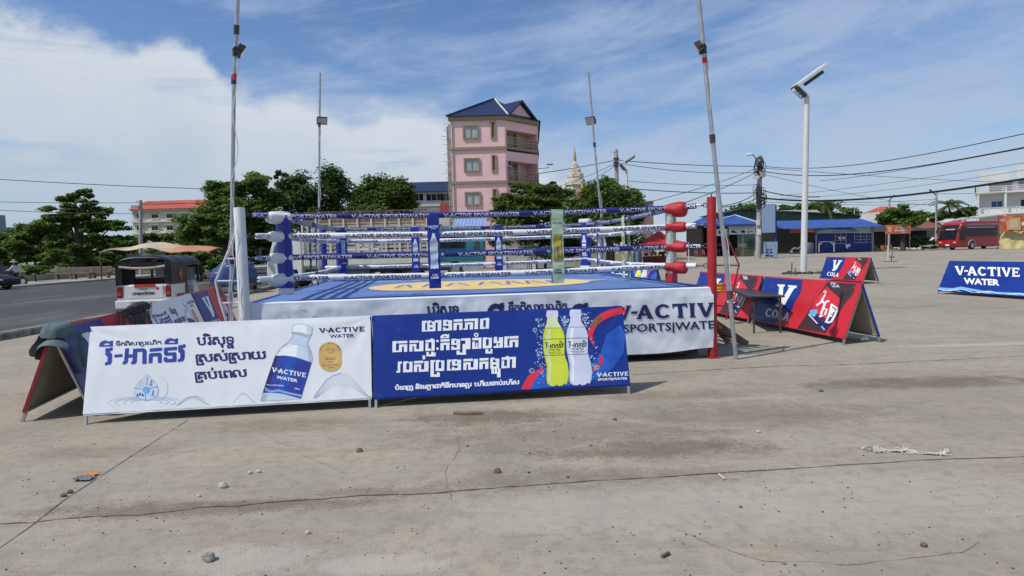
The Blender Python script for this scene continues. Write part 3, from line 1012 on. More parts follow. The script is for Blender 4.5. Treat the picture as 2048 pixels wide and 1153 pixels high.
def design_active(ref, tgt, front):
    a = Art(ref, tgt, 1600, 480, 4.571, quad=[(1905, 521.5), (2108, 524), (2080, 598), (1876, 585)], rect=RECT)
    T = 'latin_lettering'
    a.text(T, logo_text('V-ACTIVE'), (1440, 318), (2030, 334), 92, M_PRW, 1)
    a.text(T, latin('WATER', 0.04), (1510, 408), (1838, 424), 62, M_PRW, 1)
    Wv = 'wave_picture'
    a.stroke(Wv, [(1270, 462), (1400, 470), (1480, 452), (1560, 470), (1700, 498), (1840, 508), (2090, 520)], 26, M_SKYB, 0)
    for k, (dy, m) in enumerate(((0, M_PRW), (14, M_PALE), (24, M_PRW))):
        pts = [(1270 + i * 12, 466 + i * .85 + dy + 13 * math.sin(i * .28 + k * 1.5)) for i in range(69)]
        a.stroke(Wv, pts, 5, m, 1)
    a.finish(front)


# build the boards -------------------------------------------------
A, B = G(165, 851), G(743, 817)
r_white, F_WHITE, fb = aframe(A, B, 'long white board printed with a tilted water bottle and gold medal', M_WHITE, M_BLUEV, 1.0, 0.31)
design_white(F_WHITE, F_WHITE, fb)
A, B = G(748, 817.5), G(1262, 789)
r_blue, F_BLUE, fb = aframe(A, B, 'royal blue board with a yellow and a clear bottle, in front of the ring', M_BLUEV, M_BLUEV, 1.0, 0.31)
design_blue(F_BLUE, F_BLUE, fb)

B = G(1685, 690)
dirn = (G(1727, 563, 1.0) - G(1551, 551, 1.0)).normalized()
A = B - Vector((dirn.x, dirn.y, 0)).normalized() * 3.0
r_c1, F_COLA, fb = aframe(A, B, 'red and blue cola board nearest the camera, beside the black table', M_RED, M_BLUEV, 1.0, 0.36)
design_cola(F_COLA, F_COLA, fb)
dv = (B - A).normalized()
A2 = A - dv * 0.12
r_c2, F_C2, fb = aframe(A2 - dv * 3.0 + Vector((0.0, 0, 0)), A2, 'red and blue cola board partly hidden behind the black table and red post', M_RED, M_BLUEV, 1.0, 0.36)
design_cola(F_COLA, F_C2, fb)
Pq, Qq = G(1645, 514, 1.0), G(1742, 516, 1.0)
d3 = Vector((Qq.x - Pq.x, Qq.y - Pq.y, 0)).normalized()
bk3 = Vector((-d3.y, d3.x, 0)) * 0.36
A3 = Vector((Qq.x, Qq.y, 0)) - d3 * 3.0 - bk3
r_c3, F_C3, fb = aframe(A3, A3 + d3 * 3.0, 'red and blue cola board standing farthest back, beside the white lamp post', M_RED, M_BLUEV, 1.0, 0.36)
design_cola(F_COLA, F_C3, fb)
A = G(1873, 588)
B = G(2044, 600)
dv = (B - A).normalized()
r_act, F_ACT, fb = aframe(A, A + dv * 3.0, 'blue board with large white lettering and waves at the right edge', M_BLUEV, M_BLUEV, 0.98, 0.48)
design_active(F_ACT, F_ACT, fb)
# the row along the left side of the ring: near board end-on
LF, RF = G(25, 849), Vector((-4.66, 7.22, 0))
near = (LF + RF) / 2
dl = (Vector((-5.72, 10.0, 0)) - near).normalized()
M_LRED = mat('red_frame_paint', (0.30, 0.02, 0.025), 0.5, 0.2, 20)
# seen from the ring side (its right face): A is its near end on the right face
nrm = Vector((dl.y, -dl.x, 0))
hs = 0.37
A = near + nrm * hs
r_l1, F_L1, fb = aframe(A, A + dl * 3.0, 'dark blue cola board at far left, seen end on with a cap on its ridge', M_RED, M_LRED, 0.99, hs)
design_cola(F_COLA, F_L1, fb)
e = A + dl * 3.15
dl2 = (Vector((-6.45, 13.0, 0)) - (e - nrm * hs)).normalized()
r_l2, F_L2, fb = aframe(e, e + dl2 * 3.0, 'white bottle board in the row along the left side of the ring', M_WHITE, M_BLUEV, 1.0, hs)
design_white(F_WHITE, F_L2, fb)
e2 = e + dl2 * 3.1
r_l3, F_L3, fb = aframe(e2, e2 + dl2 * 3.0, 'blue and red cola board at the left behind the white bracing frame', M_RED, M_BLUEV, 1.0, hs)
design_cola(F_COLA, F_L3, fb)
# board behind the ring
A = G(1180, 552)
r_b1, F_B1, fb = aframe(Vector((3.05, 24.6, 0)), Vector((4.75, 22.3, 0)) + Vector((.0, 0, 0)), 'royal blue board behind the rear right corner of the ring', M_BLUEV, M_BLUEV, 1.0, 0.36)
design_blue(F_BLUE, F_B1, fb)

# ------------------------------------------------------------------ boxing ring
TH = 0.115
RA, RB = Vector((math.cos(TH), math.sin(TH), 0)), Vector((-math.sin(TH), math.cos(TH), 0))
RC = Vector((-0.737, 12.753, 0))
ZP = 1.057
HW, HI = 3.375, 2.97


def RP(i, j, z=0.0):
    return RC + RA * i + RB * j + Vector((0, 0, z))


ROPES = (2.298, 2.01, 1.70, 1.402)
ring = thing('boxing_ring', 'raised boxing ring with blue canvas, printed ropes and white skirt', 'boxing ring', RC, TH)
M_CANV = mat('blue_canvas', (0.115, 0.195, 0.43), 0.6, 0.16, 1.2, dirt=((0.12, 0.2, 0.45), 0.5, 0.85, 2.5))
M_YEL = mat('yellow_canvas_print', (0.78, 0.55, 0.19), 0.6, 0.1, 2)
M_CBLUE = mat('faded_blue_print', (0.14, 0.19, 0.36), 0.6, 0.15, 3)
M_SKIRT = mat('white_skirt_cloth', (0.70, 0.745, 0.80), 0.6, 0.05, 2, bump=0.15, dirt=((0.42, 0.42, 0.43), 0.55, 0.9, 1.6))
M_RTXT = mat('worn_white_print', (0.56, 0.58, 0.64), 0.5, 0.2, 12)
M_ROPEB = mat('blue_rope_sleeve', (0.014, 0.022, 0.15), 0.4, 0.2, 14)
M_ROPEW = mat('white_rope_sleeve', (0.72, 0.74, 0.77), 0.45, 0.06, 14)
M_POSTW = mat('chipped_white_paint', (0.66, 0.67, 0.68), 0.5, 0.06, 5, dirt=((0.10, 0.08, 0.07), 0.68, 0.74, 16))
M_POSTR = mat('red_post_paint', (0.36, 0.018, 0.02), 0.45, 0.12, 6)
M_BARE = mat('white_bar_paint', (0.62, 0.63, 0.64), 0.5, 0.1, 8)
M_REDB = mat('dark_red_bar_paint', (0.22, 0.02, 0.03), 0.5, 0.15, 8)
M_PADW = mat('white_pad_vinyl', (0.70, 0.70, 0.69), 0.5, 0.06, 9, bump=0.5, dirt=((0.4, 0.38, 0.35), 0.58, 0.85, 9))
M_PADR = mat('red_pad_vinyl', (0.42, 0.018, 0.028), 0.42, 0.15, 9, bump=0.5)
M_PADB = mat('blue_pad_vinyl', (0.016, 0.03, 0.27), 0.42, 0.15, 5, bump=0.2)
M_PADG = mat('pale_green_vinyl', (0.42, 0.55, 0.40), 0.42, 0.1, 6, bump=0.35)
M_PADG2 = mat('grey_green_vinyl', (0.45, 0.50, 0.46), 0.42, 0.15, 6, bump=0.5)

# platform, beams, legs
mb = MB()
mb.box((0, 0, ZP - 0.05), (2 * HW - .02, 2 * HW - .02, 0.07))
mb.build('platform', mat('platform_boards', (0.12, 0.09, 0.07), 0.8), ring, world=False)
mb = MB()
for sx in (-1, 1):
    mb.box((sx * (HW - .12), 0, ZP - 0.18), (0.10, 2 * HW - .1, 0.18))
    mb.box((0, sx * (HW - .12), ZP - 0.18), (2 * HW - .36, 0.10, 0.179))
    mb.box((0, sx * (HW - .2), 0.09), (2 * HW - .3, 0.07, 0.08))
    mb.box((sx * (HW - .2), 0, 0.09), (0.068, 2 * HW - .6, 0.078))
mb.build('base_frame', mat('maroon_steel', (0.10, 0.025, 0.02), 0.6, 0.2), ring, world=False)
for i in range(-2, 3):
    for j in (-1, 0, 1):
        MB().box((i * 1.5, j * 3.0, (ZP - .27) / 2), (0.09, 0.09, ZP - .27)).build('leg', MATS['maroon_steel'], ring, world=False)


def cz(x, y):
    return 0.004 * math.sin(x * 2.1 + y) * math.sin(y * 2.7 - x)


mb = MB()
mb.grid(lambda a, b: (-HW + a * 2 * HW, -HW + b * 2 * HW, ZP + cz(-HW + a * 2 * HW, -HW + b * 2 * HW)), 24, 24)
canvas = mb.build('canvas', M_CANV, ring, world=False, smooth='all')
# yellow emblem on the canvas, traced on the platform plane
FC = Frame(RP(0, 0, ZP), RA, RB)
ac = Art(FC, FC, surf=lambda u, v: cz(u, v) + .003, maxlen=0.5)
oval = []
for i in range(40):
    t = 2 * PI * i / 40
    x, y = math.cos(t), math.sin(t)
    oval.append((abs(x) ** .8 * math.copysign(1, x) * 2.05 + .1, abs(y) ** .9 * math.copysign(1, y) * 1.5 - .1))
ac.uvspace = True
ac.poly('emblem', [(x * 1.07, y * 1.07) for x, y in oval], M_CBLUE, 0)
ac.poly('emblem', [(x * 1.04, y * 1.04) for x, y in oval], mat('cream_canvas_print', (.6, .5, .36), .6), 1)
ac.poly('emblem', oval, M_YEL, 2)
ac.poly('emblem', [(2.15, -.35), (2.7, -.05), (2.15, .25)], mat('cream_canvas_print', (.6, .5, .36), .6), 1)
for k, (u0, wd) in enumerate(((-.55, .42), (.05, .5), (.62, .3), (1.0, .34), (1.45, .2), (-1.0, .3), (-1.5, .3))):
    for q in ([(u0, -.6), (u0 + wd * .3, .5)], [(u0 + wd, -.6), (u0 + wd * .6, .45)], [(u0 + .05, -.05 * (k % 3)), (u0 + wd, .1)], [(u0, -.5), (u0 + wd * .6, -.62)], [(u0 + wd * .2, .55), (u0 + wd, .5)]):
        ac.stroke('emblem', q, .075, M_CBLUE, 3)
for u, v, l in ((-2.45, 2.35, .5), (-1.9, 2.4, .35), (-1.3, 2.3, .22), (.9, 2.35, .25), (.55, 2.38, .2)):
    ac.stroke('emblem', [(u, v), (u + l, v)], .09, M_PRW, 1)
ac.finish(canvas)
# dark raised edging round the canvas
mb = MB()
for s in (-1, 1):
    mb.tube([(-HW, s * HW, ZP + .005), (HW, s * HW, ZP + .005)], .022, 8)
    mb.tube([(s * HW, -HW, ZP + .005), (s * HW, HW, ZP + .005)], .022, 8)
mb.box((0, HW - .06, ZP + .05), (2 * HW - .3, .05, .09))
mb.build('canvas_edging', M_CANV, ring, world=False, smooth=True)


# skirts
def wrinkle(u, v):
    """u along the front from the left corner, v height; metres out of the plane"""
    d = (ZP - v)
    N = mnoise
    f = .030 * (N.noise((u * .9 + 3, v * 1.3, .3))) + .022 * N.noise((u * 2.3 + v * 1.8, v * 1.6 - u * .5, 4.1)) + .010 * N.noise((u * 5 + v * 4, v * 3 - u, 9.2))
    f += .012 * abs(N.noise((u * 3.1 - v * 2.6, v * 1.2 + u * .6, 7.7)))
    f += .016 * max(0, N.noise((u * 7.0, v * .8, 2.2))) * math.exp(-((v - ZP + .10) / .22) ** 2)
    f += .018 * N.noise(((u + 1.5 * v) * 3.2, (v - u) * .5, 5.5)) * math.exp(-((u - 6.1) / 1.0) ** 2)
    e = min(1.0, d / .10) if d > 0 else 0
    return f * e + 0.02 * d


FS = Frame(RP(-HW + .05, -HW - .045, 0), RA, Vector((0, 0, 1)))
W = 2 * HW - .04
mb = MB()


def low(u):
    return .15 + .05 * math.sin(u * .9 + .5) * math.sin(u * .37) + .012 * math.sin(u * 4)


def fsk(a, b):
    u = a * W
    v = low(u) + (ZP + .012 - low(u)) * b
    p = FS.P(u, v, wrinkle(u, v))
    return p


mb.grid(fsk, 300, 40)
mb.grid(lambda a, b: FS.P(a * W, ZP + .0125, wrinkle(a * W, ZP) * (1 - b)) + RB * (.07 * b) + Vector((0, 0, .016 * math.sin(b * PI * .6))), 100, 4)
skirt = mb.build('front_skirt', M_SKIRT, ring, smooth='all', fixn=False)
mb = MB()
for side in (1, -1):
    for k in range(1):
        pass


def side(i):
    def f(a, b):
        j = -HW + a * 2 * HW
        z = .2 + (ZP - .195) * b
        return RP(i + math.copysign(.03 + .012 * math.sin(j * 7 + z * 4) + .02 * (1 - b), i), j, z)
    return f


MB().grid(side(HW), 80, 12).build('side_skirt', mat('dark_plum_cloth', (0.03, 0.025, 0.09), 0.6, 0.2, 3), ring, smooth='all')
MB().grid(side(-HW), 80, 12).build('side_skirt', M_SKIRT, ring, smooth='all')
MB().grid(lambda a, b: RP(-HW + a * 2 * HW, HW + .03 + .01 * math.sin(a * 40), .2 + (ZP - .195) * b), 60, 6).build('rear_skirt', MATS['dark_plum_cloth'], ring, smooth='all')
sk = Art(FS, FS, 1000, 560, 4.096, surf=lambda u, v: wrinkle(u, v) + .004, maxlen=0.035)
sk.text('latin_lettering', logo_text('V-ACTIV'), (938, 330), (1748, 300), 116, M_NAVY, 1)
sk.text('latin_lettering', latin('SPORTS|WATE', 0.02), (1012, 434), (1752, 396), 66, M_NAVY, 1)
sk.text('khmer_lettering', khmer(KH_WATER, 0.045), (66, 262), (552, 248), 56, M_NAVY, 1, body=.62)
for x in (-105, 582):
    sk.poly('khmer_lettering', [(x, 268), (x + 4, 235), (x + 30, 205), (x + 65, 192), (x + 100, 200), (x + 106, 190), (x + 138, 188), (x + 134, 262)], M_NAVY, 1, [[(x + 40, 258), (x + 52, 240), (x + 76, 232), (x + 98, 242), (x + 104, 256)]])
sk.finish(skirt)
sk = Art(FS, FS, 730, 590, 3.657, surf=lambda u, v: wrinkle(u, v) + .004, maxlen=0.035)
sk.text('khmer_lettering', khmer(KH_PURE, 0.05), (452, 142), (686, 136), 58, M_NAVY, 1, body=.62)
sk.finish(skirt)
sk = Art(FS, FS, 480, 600, 4.436, surf=lambda u, v: wrinkle(u, v) + .004, maxlen=0.04)
for x, y in ((572, 100), (670, 158)):
    sk.text('small_print', latin('500ml', 0.02), (x - 26, y), (x + 26, y - 3), 9, M_INK, 1)
    sk.text('small_print', latin('PET', 0.0), (x - 18, y - 15), (x + 18, y - 16), 6, M_GREYB, 1)
sk.stroke('faint_bottle_print', [(310, 180), (325, 120), (360, 100), (400, 105), (430, 150), (436, 185)], 5, M_PALE2, 1)
sk.finish(skirt)

# posts
PW, PR = RP(-3.385, -3.43), RP(3.395, -3.37)
post_defs = ((PW, M_POSTW, 2.40, .075), (PR, M_POSTR, 2.43, .068), (RP(3.42, 3.42), M_POSTW, 2.38, .075), (RP(-3.42, 3.42), M_PADB, 2.38, .07))
posts = []
for p, m, h, r in post_defs:
    mb = MB()
    mb.lathe(p, [(r * 1.0, .02), (r, h - .01), (r * .96, h)], 20)
    mb.box(p + Vector((0, 0, .01)), (.17, .17, .02), TH)
    po = mb.build('corner_post', m, ring, smooth=True)
    MB().tube([p + Vector((0, 0, h)), p + Vector((0, 0, h + .05))], .009, 6).build('bolt', M_DSTEEL, po)
    posts.append(p)

# rope rectangles
CN = {'FL': (-HI, -HI), 'FR': (HI, -HI), 'RR': (HI, HI), 'RL': (-HI, HI)}
sides = (('FL', 'FR', 1), ('FR', 'RR', 1), ('RR', 'RL', -1), ('RL', 'FL', 1))
RR_ = 0.043
DROP = {'FL': (0, 0, 0, 0), 'FR': (0, 0, 0, 0), 'RR': (-.02, -.01, 0, 0.01), 'RL': (-.0, 0.0, 0, .0)}


def rope_pt(a, b, t, z0, z1, k, r, ang, sag):
    P = Vector(a).lerp(Vector(b), t)
    z = z0 + (z1 - z0) * t - sag * math.sin(PI * t)
    return RP(P.x, P.y, z)


txt_main = latin('V-ACTIVE SPORTS|WATER', 0.016)
tx_lo = min(p[0] for p in txt_main[0])
tx_w = max(p[0] for p in txt_main[0]) - tx_lo
MAXV = max(p[1] for p in txt_main[0])
for sname0, sname1, tdir in sides:
    a, b = CN[sname0], CN[sname1]
    # the printed side faces the camera side of each rope
    dvec = RA * (b[0] - a[0]) + RB * (b[1] - a[1])
    L = dvec.length
    dvec.normalize()
    out = Vector((dvec.y, -dvec.x, 0))
    mid = RP((a[0] + b[0]) / 2, (a[1] + b[1]) / 2)
    if (CAM - mid).dot(out) < 0:
        out = -out
    fwd = dvec if out.cross(Vector((0, 0, 1))).dot(dvec) < 0 else -dvec
    for k in range(4):
        z0, z1 = ROPES[k] + DROP[sname0][k], ROPES[k] + DROP[sname1][k]
        sag = (.035, .03, .02, .035)[k]
        m = M_ROPEB if k in (0, 2) else M_ROPEW
        pts = [rope_pt(a, b, t / 24, z0, z1, k, 0, 0, sag) for t in range(25)]
        rope = MB().tube(pts, [RR_ * (1 + .05 * math.sin(i * 2.3 + k)) for i in range(25)], 12).build('rope', m, ring, smooth=True)
        # printed words, repeated along the sleeve
        tm = MB()
        per = 1.34
        tw = 1.14
        hh = 0.052
        off = random.uniform(-.5, .1)
        n = int(L / per) + 2
        back = (k == 1 and sname0 == 'FR')
        for q in range(n):
            x0 = off + q * per
            v, f = split_long(*txt_main, 0.25)
            for fi, tri in enumerate(f):
                ps = []
                ok = True
                for vi in tri:
                    x = x0 + (v[vi][0] - tx_lo) / tx_w * tw
                    if not (.12 < x < L - .12):
                        ok = False
                        break
                    y = (v[vi][1] / MAXV - .5) * hh
                    t = x / L if fwd.dot(dvec) > 0 else 1 - x / L
                    c = rope_pt(a, b, t, z0, z1, k, 0, 0, sag)
                    an = y / RR_ - 0.12
                    r = RR_ * 1.06 + .0012 + (fi % 30) * 6e-6
                    ps.append(c + out * (r * math.cos(an)) + Vector((0, 0, r * math.sin(an))))
                if ok:
                    nn = (ps[1] - ps[0]).cross(ps[2] - ps[0])
                    if nn.dot(out) < 0:
                        ps.reverse()
                    tm.add(ps, [(0, 1, 2)])
        if tm.f:
            tm.build('rope_lettering', M_RTXT if k in (0, 2) else M_NAVY, rope, fixn=False)

# diagonal ends from each inner corner to its post: sleeve, turnbuckle, hook and cover
corner = (('FL', posts[0], M_PADW), ('FR', posts[1], M_PADR), ('RR', posts[2], M_PADW), ('RL', posts[3], M_PADB))
for nm, pp, pm in corner:
    ci = CN[nm]
    for k in range(4):
        z = ROPES[k] + DROP[nm][k]
        c = RP(ci[0], ci[1], z)
        q = Vector((pp.x, pp.y, z + (.02 if k == 0 else 0)))
        d = (q - c)
        Ld = d.length
        d.normalize()
        m = M_ROPEB if k in (0, 2) else M_ROPEW
        if nm in ('FL', 'FR'):
            end = MB().tube([c, c + d * (Ld - .24)], RR_ * .98, 10).build('rope_end', m, ring, smooth=True)
            hk = MB()
            hk.tube([c + d * (Ld - .24), c + d * (Ld - .12)], .012, 8)
            lk = [c + d * (Ld - .13) + Vector((0, 0, .032 * math.sin(t * PI / 6))) + d * (.045 - .045 * math.cos(t * PI / 6)) for t in range(13)]
            hk.tube(lk, .008, 6)
            lk = [c + d * (Ld - .09) + Vector((0, 0, .024 * math.sin(t * PI / 6))).cross(d) + d * (.04 - .04 * math.cos(t * PI / 6)) for t in range(13)]
            hk.tube(lk, .008, 6)
            hk.build('turnbuckle', M_DSTEEL, ring, smooth=True)
            # short printed word on the end sleeve
            out = Vector((d.y, -d.x, 0))
            if (CAM - c).dot(out) < 0:
                out = -out
            fw = -out.cross(Vector((0, 0, 1)))
            if k != 3:
                tm = MB()
                v, f = latin({0: 'SPORTS', 1: 'V-ACTIVE', 2: 'WATER'}[k], 0.02)
                lo, hi = min(p[0] for p in v), max(p[0] for p in v)
                mid = c + d * (Ld * .52)
                for fi, t3 in enumerate(f):
                    ps = []
                    for vi in t3:
                        x = ((v[vi][0] - lo) / (hi - lo) - .5) * .26
                        y = (v[vi][1] - .36) * .075
                        an = y / RR_
                        ps.append(mid + fw * x + out * ((RR_ + .002) * math.cos(an)) + Vector((0, 0, (RR_ + .002) * math.sin(an))))
                    nn = (ps[1] - ps[0]).cross(ps[2] - ps[0])
                    if nn.dot(out) < 0:
                        ps.reverse()
                    tm.add(ps, [tuple(range(len(ps)))])
                tm.build('rope_lettering', M_PRW if k != 1 else M_NAVY, end, fixn=False)
            # padded cover around the corner joint
            sgn = -1 if nm == 'FL' else 1
            along = RA * -sgn
            body = MB()
            path = [c + along * .20, c + along * .12, c + along * .02, c + d * .10, c + d * .21]
            path = [p + Vector((0, 0, (-.01, -.012, -.02, -.03, -.035)[i] if k in (0, 3) else -.01)) for i, p in enumerate(path)]
            rad = [.050, .075, .098, .092, .080] if nm == 'FL' else ([.048, .075, .112, .125, .112] if k == 0 else [.048, .068, .092, .098, .095])
            if k in (1, 2):
                rad = [r * .86 for r in rad]
            # squash into cloth-like folds
            n = 18
            rings = []
            for i, p in enumerate(path):
                dd = (path[min(i + 1, 4)] - path[max(i - 1, 0)]).normalized()
                s1 = dd.cross(Vector((0, 0, 1))).normalized()
                u1 = s1.cross(dd)
                rings.append([p + (s1 * math.cos(2 * PI * t / n) + u1 * math.sin(2 * PI * t / n)) * rad[i] * (1 + .10 * math.sin(t * 2.2 + i * 1.3 + k * 2)) for t in range(n)])
            vs = [p for r in rings for p in r]
            fs = [(i * n + t, i * n + (t + 1) % n, (i + 1) * n + (t + 1) % n, (i + 1) * n + t) for i in range(4) for t in range(n)] + [tuple(range(n - 1, -1, -1)), tuple(4 * n + t for t in range(n))]
            body.add(vs, fs)
            if False:
                body.grid(lambda a_, b_: c + d * (.0 + .26 * a_) + along * (.05 * (1 - a_)) + Vector((0, 0, .08 - .25 * b_ * (1 - .15 * a_))) + Vector((d.y, -d.x, 0)) * (.095 + .012 * math.sin(a_ * 9)), 8, 4)
            o = body.build('rope_cover', pm, ring, smooth='all')
            sb = o.modifiers.new('sub', 'SUBSURF')
            sb.levels = sb.render_levels = 1
        else:
            MB().tube([c, q], RR_ * .9, 8).build('rope_end', m, ring, smooth=True)
    # upright corner pad inside the ropes
    cc = RP(ci[0] * .985, ci[1] * .985, 0)
    mats_ = {'FL': M_PADB, 'FR': M_PADG2, 'RR': M_PADB, 'RL': M_PADB}[nm]
    wd = {'FL': .27, 'FR': .19, 'RR': .26, 'RL': .28}[nm]
    ang = TH + PI / 4 * (1 if nm in ('FL', 'RR') else -1) + PI / 2
    z0, z1 = (ZP + .20, ROPES[0] + .01) if nm in ('FL', 'FR') else (ZP + .20, ROPES[0] + .03)
    mb = MB()
    Mz = Matrix.Rotation(ang, 3, 'Z')
    prof = [(-wd / 2, -.03), (-wd / 2 + .03, -.06), (wd / 2 - .03, -.06), (wd / 2, -.03), (wd / 2, .03), (wd / 2 - .03, .06), (-wd / 2 + .03, .06), (-wd / 2, .03)]
    N_ = 10
    vs = []
    for i in range(N_ + 1):
        z = z0 + (z1 - z0) * i / N_
        for x, y in prof:
            q = 1 + .05 * math.sin(i * 1.7 + x * 20)
            vs.append(cc + Mz @ Vector((x * q, y * q, 0)) + Vector((0, 0, z)))
    fs = [(i * 8 + k, i * 8 + (k + 1) % 8, (i + 1) * 8 + (k + 1) % 8, (i + 1) * 8 + k) for i in range(N_) for k in range(8)] + [tuple(range(7, -1, -1)), tuple(N_ * 8 + k for k in range(8))]
    mb.add(vs, fs)
    pad = mb.build('corner_pad', mats_, ring, smooth=True)
    if nm == 'RR':
        MB().box(cc + Vector((0, 0, z1 + .03)), (.30, .16, .10), ang).build('pad_cap', M_PADW, pad, bevel=.03)
        MB().box(cc + Vector((0, 0, z0 - .06)), (.27, .15, .14), ang).build('pad_foot', M_PADW, pad, bevel=.02)
    if nm == 'FR':
        MB().box(cc + Vector((0, 0, z0 - .04)), (.20, .13, .16), ang).build('pad_foot', M_PADR, pad, bevel=.02)
    if nm == 'FL':
        MB().box(cc + Vector((0, 0, z0 - .05)), (.25, .13, .10), ang).build('pad_foot', M_PADW, pad, bevel=.02)
    if nm in ('RL', 'RR'):
        nrm_ = (RC - cc)
        nrm_.z = 0
        nrm_.normalize()
        U_ = Vector((-nrm_.y, nrm_.x, 0))
        if U_.dot(Vector((1, 0, 0))) < 0:
            U_ = -U_
        fr = Frame(cc + nrm_ * .063, U_, (0, 0, 1))
        at_ = Art(fr, fr)
        at_.uvspace = True
        zc = ROPES[1] - .16
        if nm == 'RR':
            at_.poly('pad_print', [(-.03, zc + .16), (.03, zc + .16), (.035, zc + .08), (.06, zc), (.06, zc - .02), (-.06, zc - .02), (-.06, zc), (-.035, zc + .08)], M_PALE, 2)
            at_.poly('pad_print', [(-.05, zc - .05), (.05, zc - .05), (.055, zc - .1), (-.055, zc - .1)], M_PRW, 2)
            at_.poly('pad_print', [(-.055, zc - .12), (.055, zc - .12), (.06, zc - .3), (-.06, zc - .3)], M_PALE, 2)
            at_.put('pad_print', merge([(latin('KUN', .03), -.05, ROPES[2] - .2, .06, .055), (latin('KHMER', .03), -.085, ROPES[2] - .27, .055, .055)]), M_PRW, 2)
        else:
            at_.poly('pad_print', [(-.05, zc + .18), (.05, zc + .18), (.05, zc - .18), (-.05, zc - .18)], M_PALE, 1)
            v, f = latin('V-ACTIVE', .03)
            at_.put('pad_print', ([(.03 - y * .08, zc - .15 + x * .075) for x, y in v], [tuple(q) for q in f]), M_INK, 2)
            at_.put('pad_print', merge([(latin('KHMER', .02), -.06, ROPES[2] - .22, .04, .04)]), M_PRW, 2)
        at_.finish(pad)


# printed spacer straps hanging over the ropes
def strap(center, along, out, wd, ztop, zbot, m, art, label=None):
    mb = MB()
    n = 26
    fr = Frame(center - along * wd / 2, along, (0, 0, 1))
    fr.N = out
    wv = lambda u, v: .006 * math.sin(v * 23 + u * 8) + .004 * math.sin(v * 41 - u * 15)
    rows = [(ztop - (ztop - zbot) * i / n) for i in range(n + 1)]
    mb.grid(lambda a, b: fr.P(a * wd, rows[int(round(b * n))], RR_ + .012 + wv(a * wd, rows[int(round(b * n))])), 4, n)
    mb.grid(lambda a, b: fr.P(a * wd, rows[int(round(b * n))] - .0, -RR_ - .012 + wv(a * wd, rows[int(round(b * n))])), 4, n)
    mb.grid(lambda a, b: fr.P(a * wd, ztop + .012 * math.sin(b * PI), (RR_ + .012) * (1 - 2 * b)), 4, 6)
    st = mb.build('rope_strap', m, ring, smooth='all', fixn=False)
    at_ = Art(fr, fr, surf=lambda u, v: RR_ + .016 + wv(u, v), maxlen=.03)
    at_.uvspace = True
    art(at_, wd, ztop, zbot)
    at_.finish(st)


def art_blue(a, wd, zt, zb):
    h = zt - zb
    Z = lambda f: zt - f * h
    c = wd / 2
    B_ = 'bottle_print'
    a.put('strap_lettering', fit_text(logo_text('V-ACTIVE'), (wd * .08, Z(.17)), (wd * .92, Z(.17)), None) if False else ([(wd * .06 + x / 7.6 * wd * .88, Z(.175) + y * .03) for x, y in logo_text('V-ACTIVE')[0]], logo_text('V-ACTIVE')[1]), M_PRW, 1)
    a.put('strap_lettering', ([(c + (x - 1.5) * .022, Z(.195) + y * .018) for x, y in latin('WATER', .02)[0]], latin('WATER', .02)[1]), M_PRW, 1)
    a.poly(B_, [(c - .02, Z(.25)), (c + .02, Z(.25)), (c + .022, Z(.285)), (c + .06, Z(.37)), (c + .06, Z(.40)), (c - .06, Z(.40)), (c - .06, Z(.37)), (c - .022, Z(.285))], M_PALE2, 1)
    a.poly(B_, [(c - .06, Z(.40)), (c + .06, Z(.40)), (c + .06, Z(.53)), (c - .06, Z(.53))], M_GREYB, 1)
    kv = khmer(['វី', '-', 'អា', 'ក', 'ទី', 'វ'], .03)
    mx = max(p[0] for p in kv[0])
    a.put(B_, ([(c - .055 + x / mx * .11, Z(.485) + y * .05) for x, y in kv[0]], kv[1]), M_PRW, 2)
    a.poly(B_, [(c - .06, Z(.53)), (c + .06, Z(.53)), (c + .052, Z(.62)), (c + .062, Z(.70)), (c + .055, Z(.735)), (c + .02, Z(.725)), (c, Z(.74)), (c - .02, Z(.725)), (c - .055, Z(.735)), (c - .062, Z(.70)), (c - .052, Z(.62))], M_PALE, 1)
    for s_, f in (('KUN', .83), ('KHMER', .868)):
        t = latin(s_, .04)
        mx = max(p[0] for p in t[0])
        a.put('strap_lettering', ([(c + (x / mx - .5) * (.075 if s_ == 'KUN' else .12), Z(f) + y * .042) for x, y in t[0]], t[1]), M_PRW, 1)


def art_green(a, wd, zt, zb):
    h = zt - zb
    Z = lambda f: zt - f * h
    c = wd / 2
    a.put('strap_lettering', ([(wd * .06 + x / 7.6 * wd * .88, Z(.185) + y * .026) for x, y in logo_text('V-ACTIVE')[0]], logo_text('V-ACTIVE')[1]), M_NAVY, 1)
    o = [(c - .052, Z(.345)), (c - .04, Z(.335)), (c + .04, Z(.335)), (c + .052, Z(.345)), (c + .054, Z(.45)), (c + .046, Z(.52)), (c + .055, Z(.6)), (c + .05, Z(.69)), (c - .05, Z(.69)), (c - .055, Z(.6)), (c - .046, Z(.52)), (c - .054, Z(.45))]
    a.poly('bottle_print', [((x - c) * 1.13 + c, (y - Z(.51)) * 1.03 + Z(.51)) for x, y in o], M_RUST, 1)
    a.poly('bottle_print', o, mat('olive_gold_print', (.46, .36, .05), .4, .25, 30), 2)
    v, f = logo_text('V-ACTIVE')
    a.put('bottle_print', ([(c + .022 - y * .042, Z(.645) + x * .0225) for x, y in v], f), M_NAVY, 3)
    for s_, q in (('KUN', .83), ('KHMER', .865)):
        t = latin(s_, .04)
        mx = max(p[0] for p in t[0])
        a.put('strap_lettering', ([(c + (x / mx - .5) * (.075 if s_ == 'KUN' else .12), Z(q) + y * .036) for x, y in t[0]], t[1]), M_NAVY, 1)


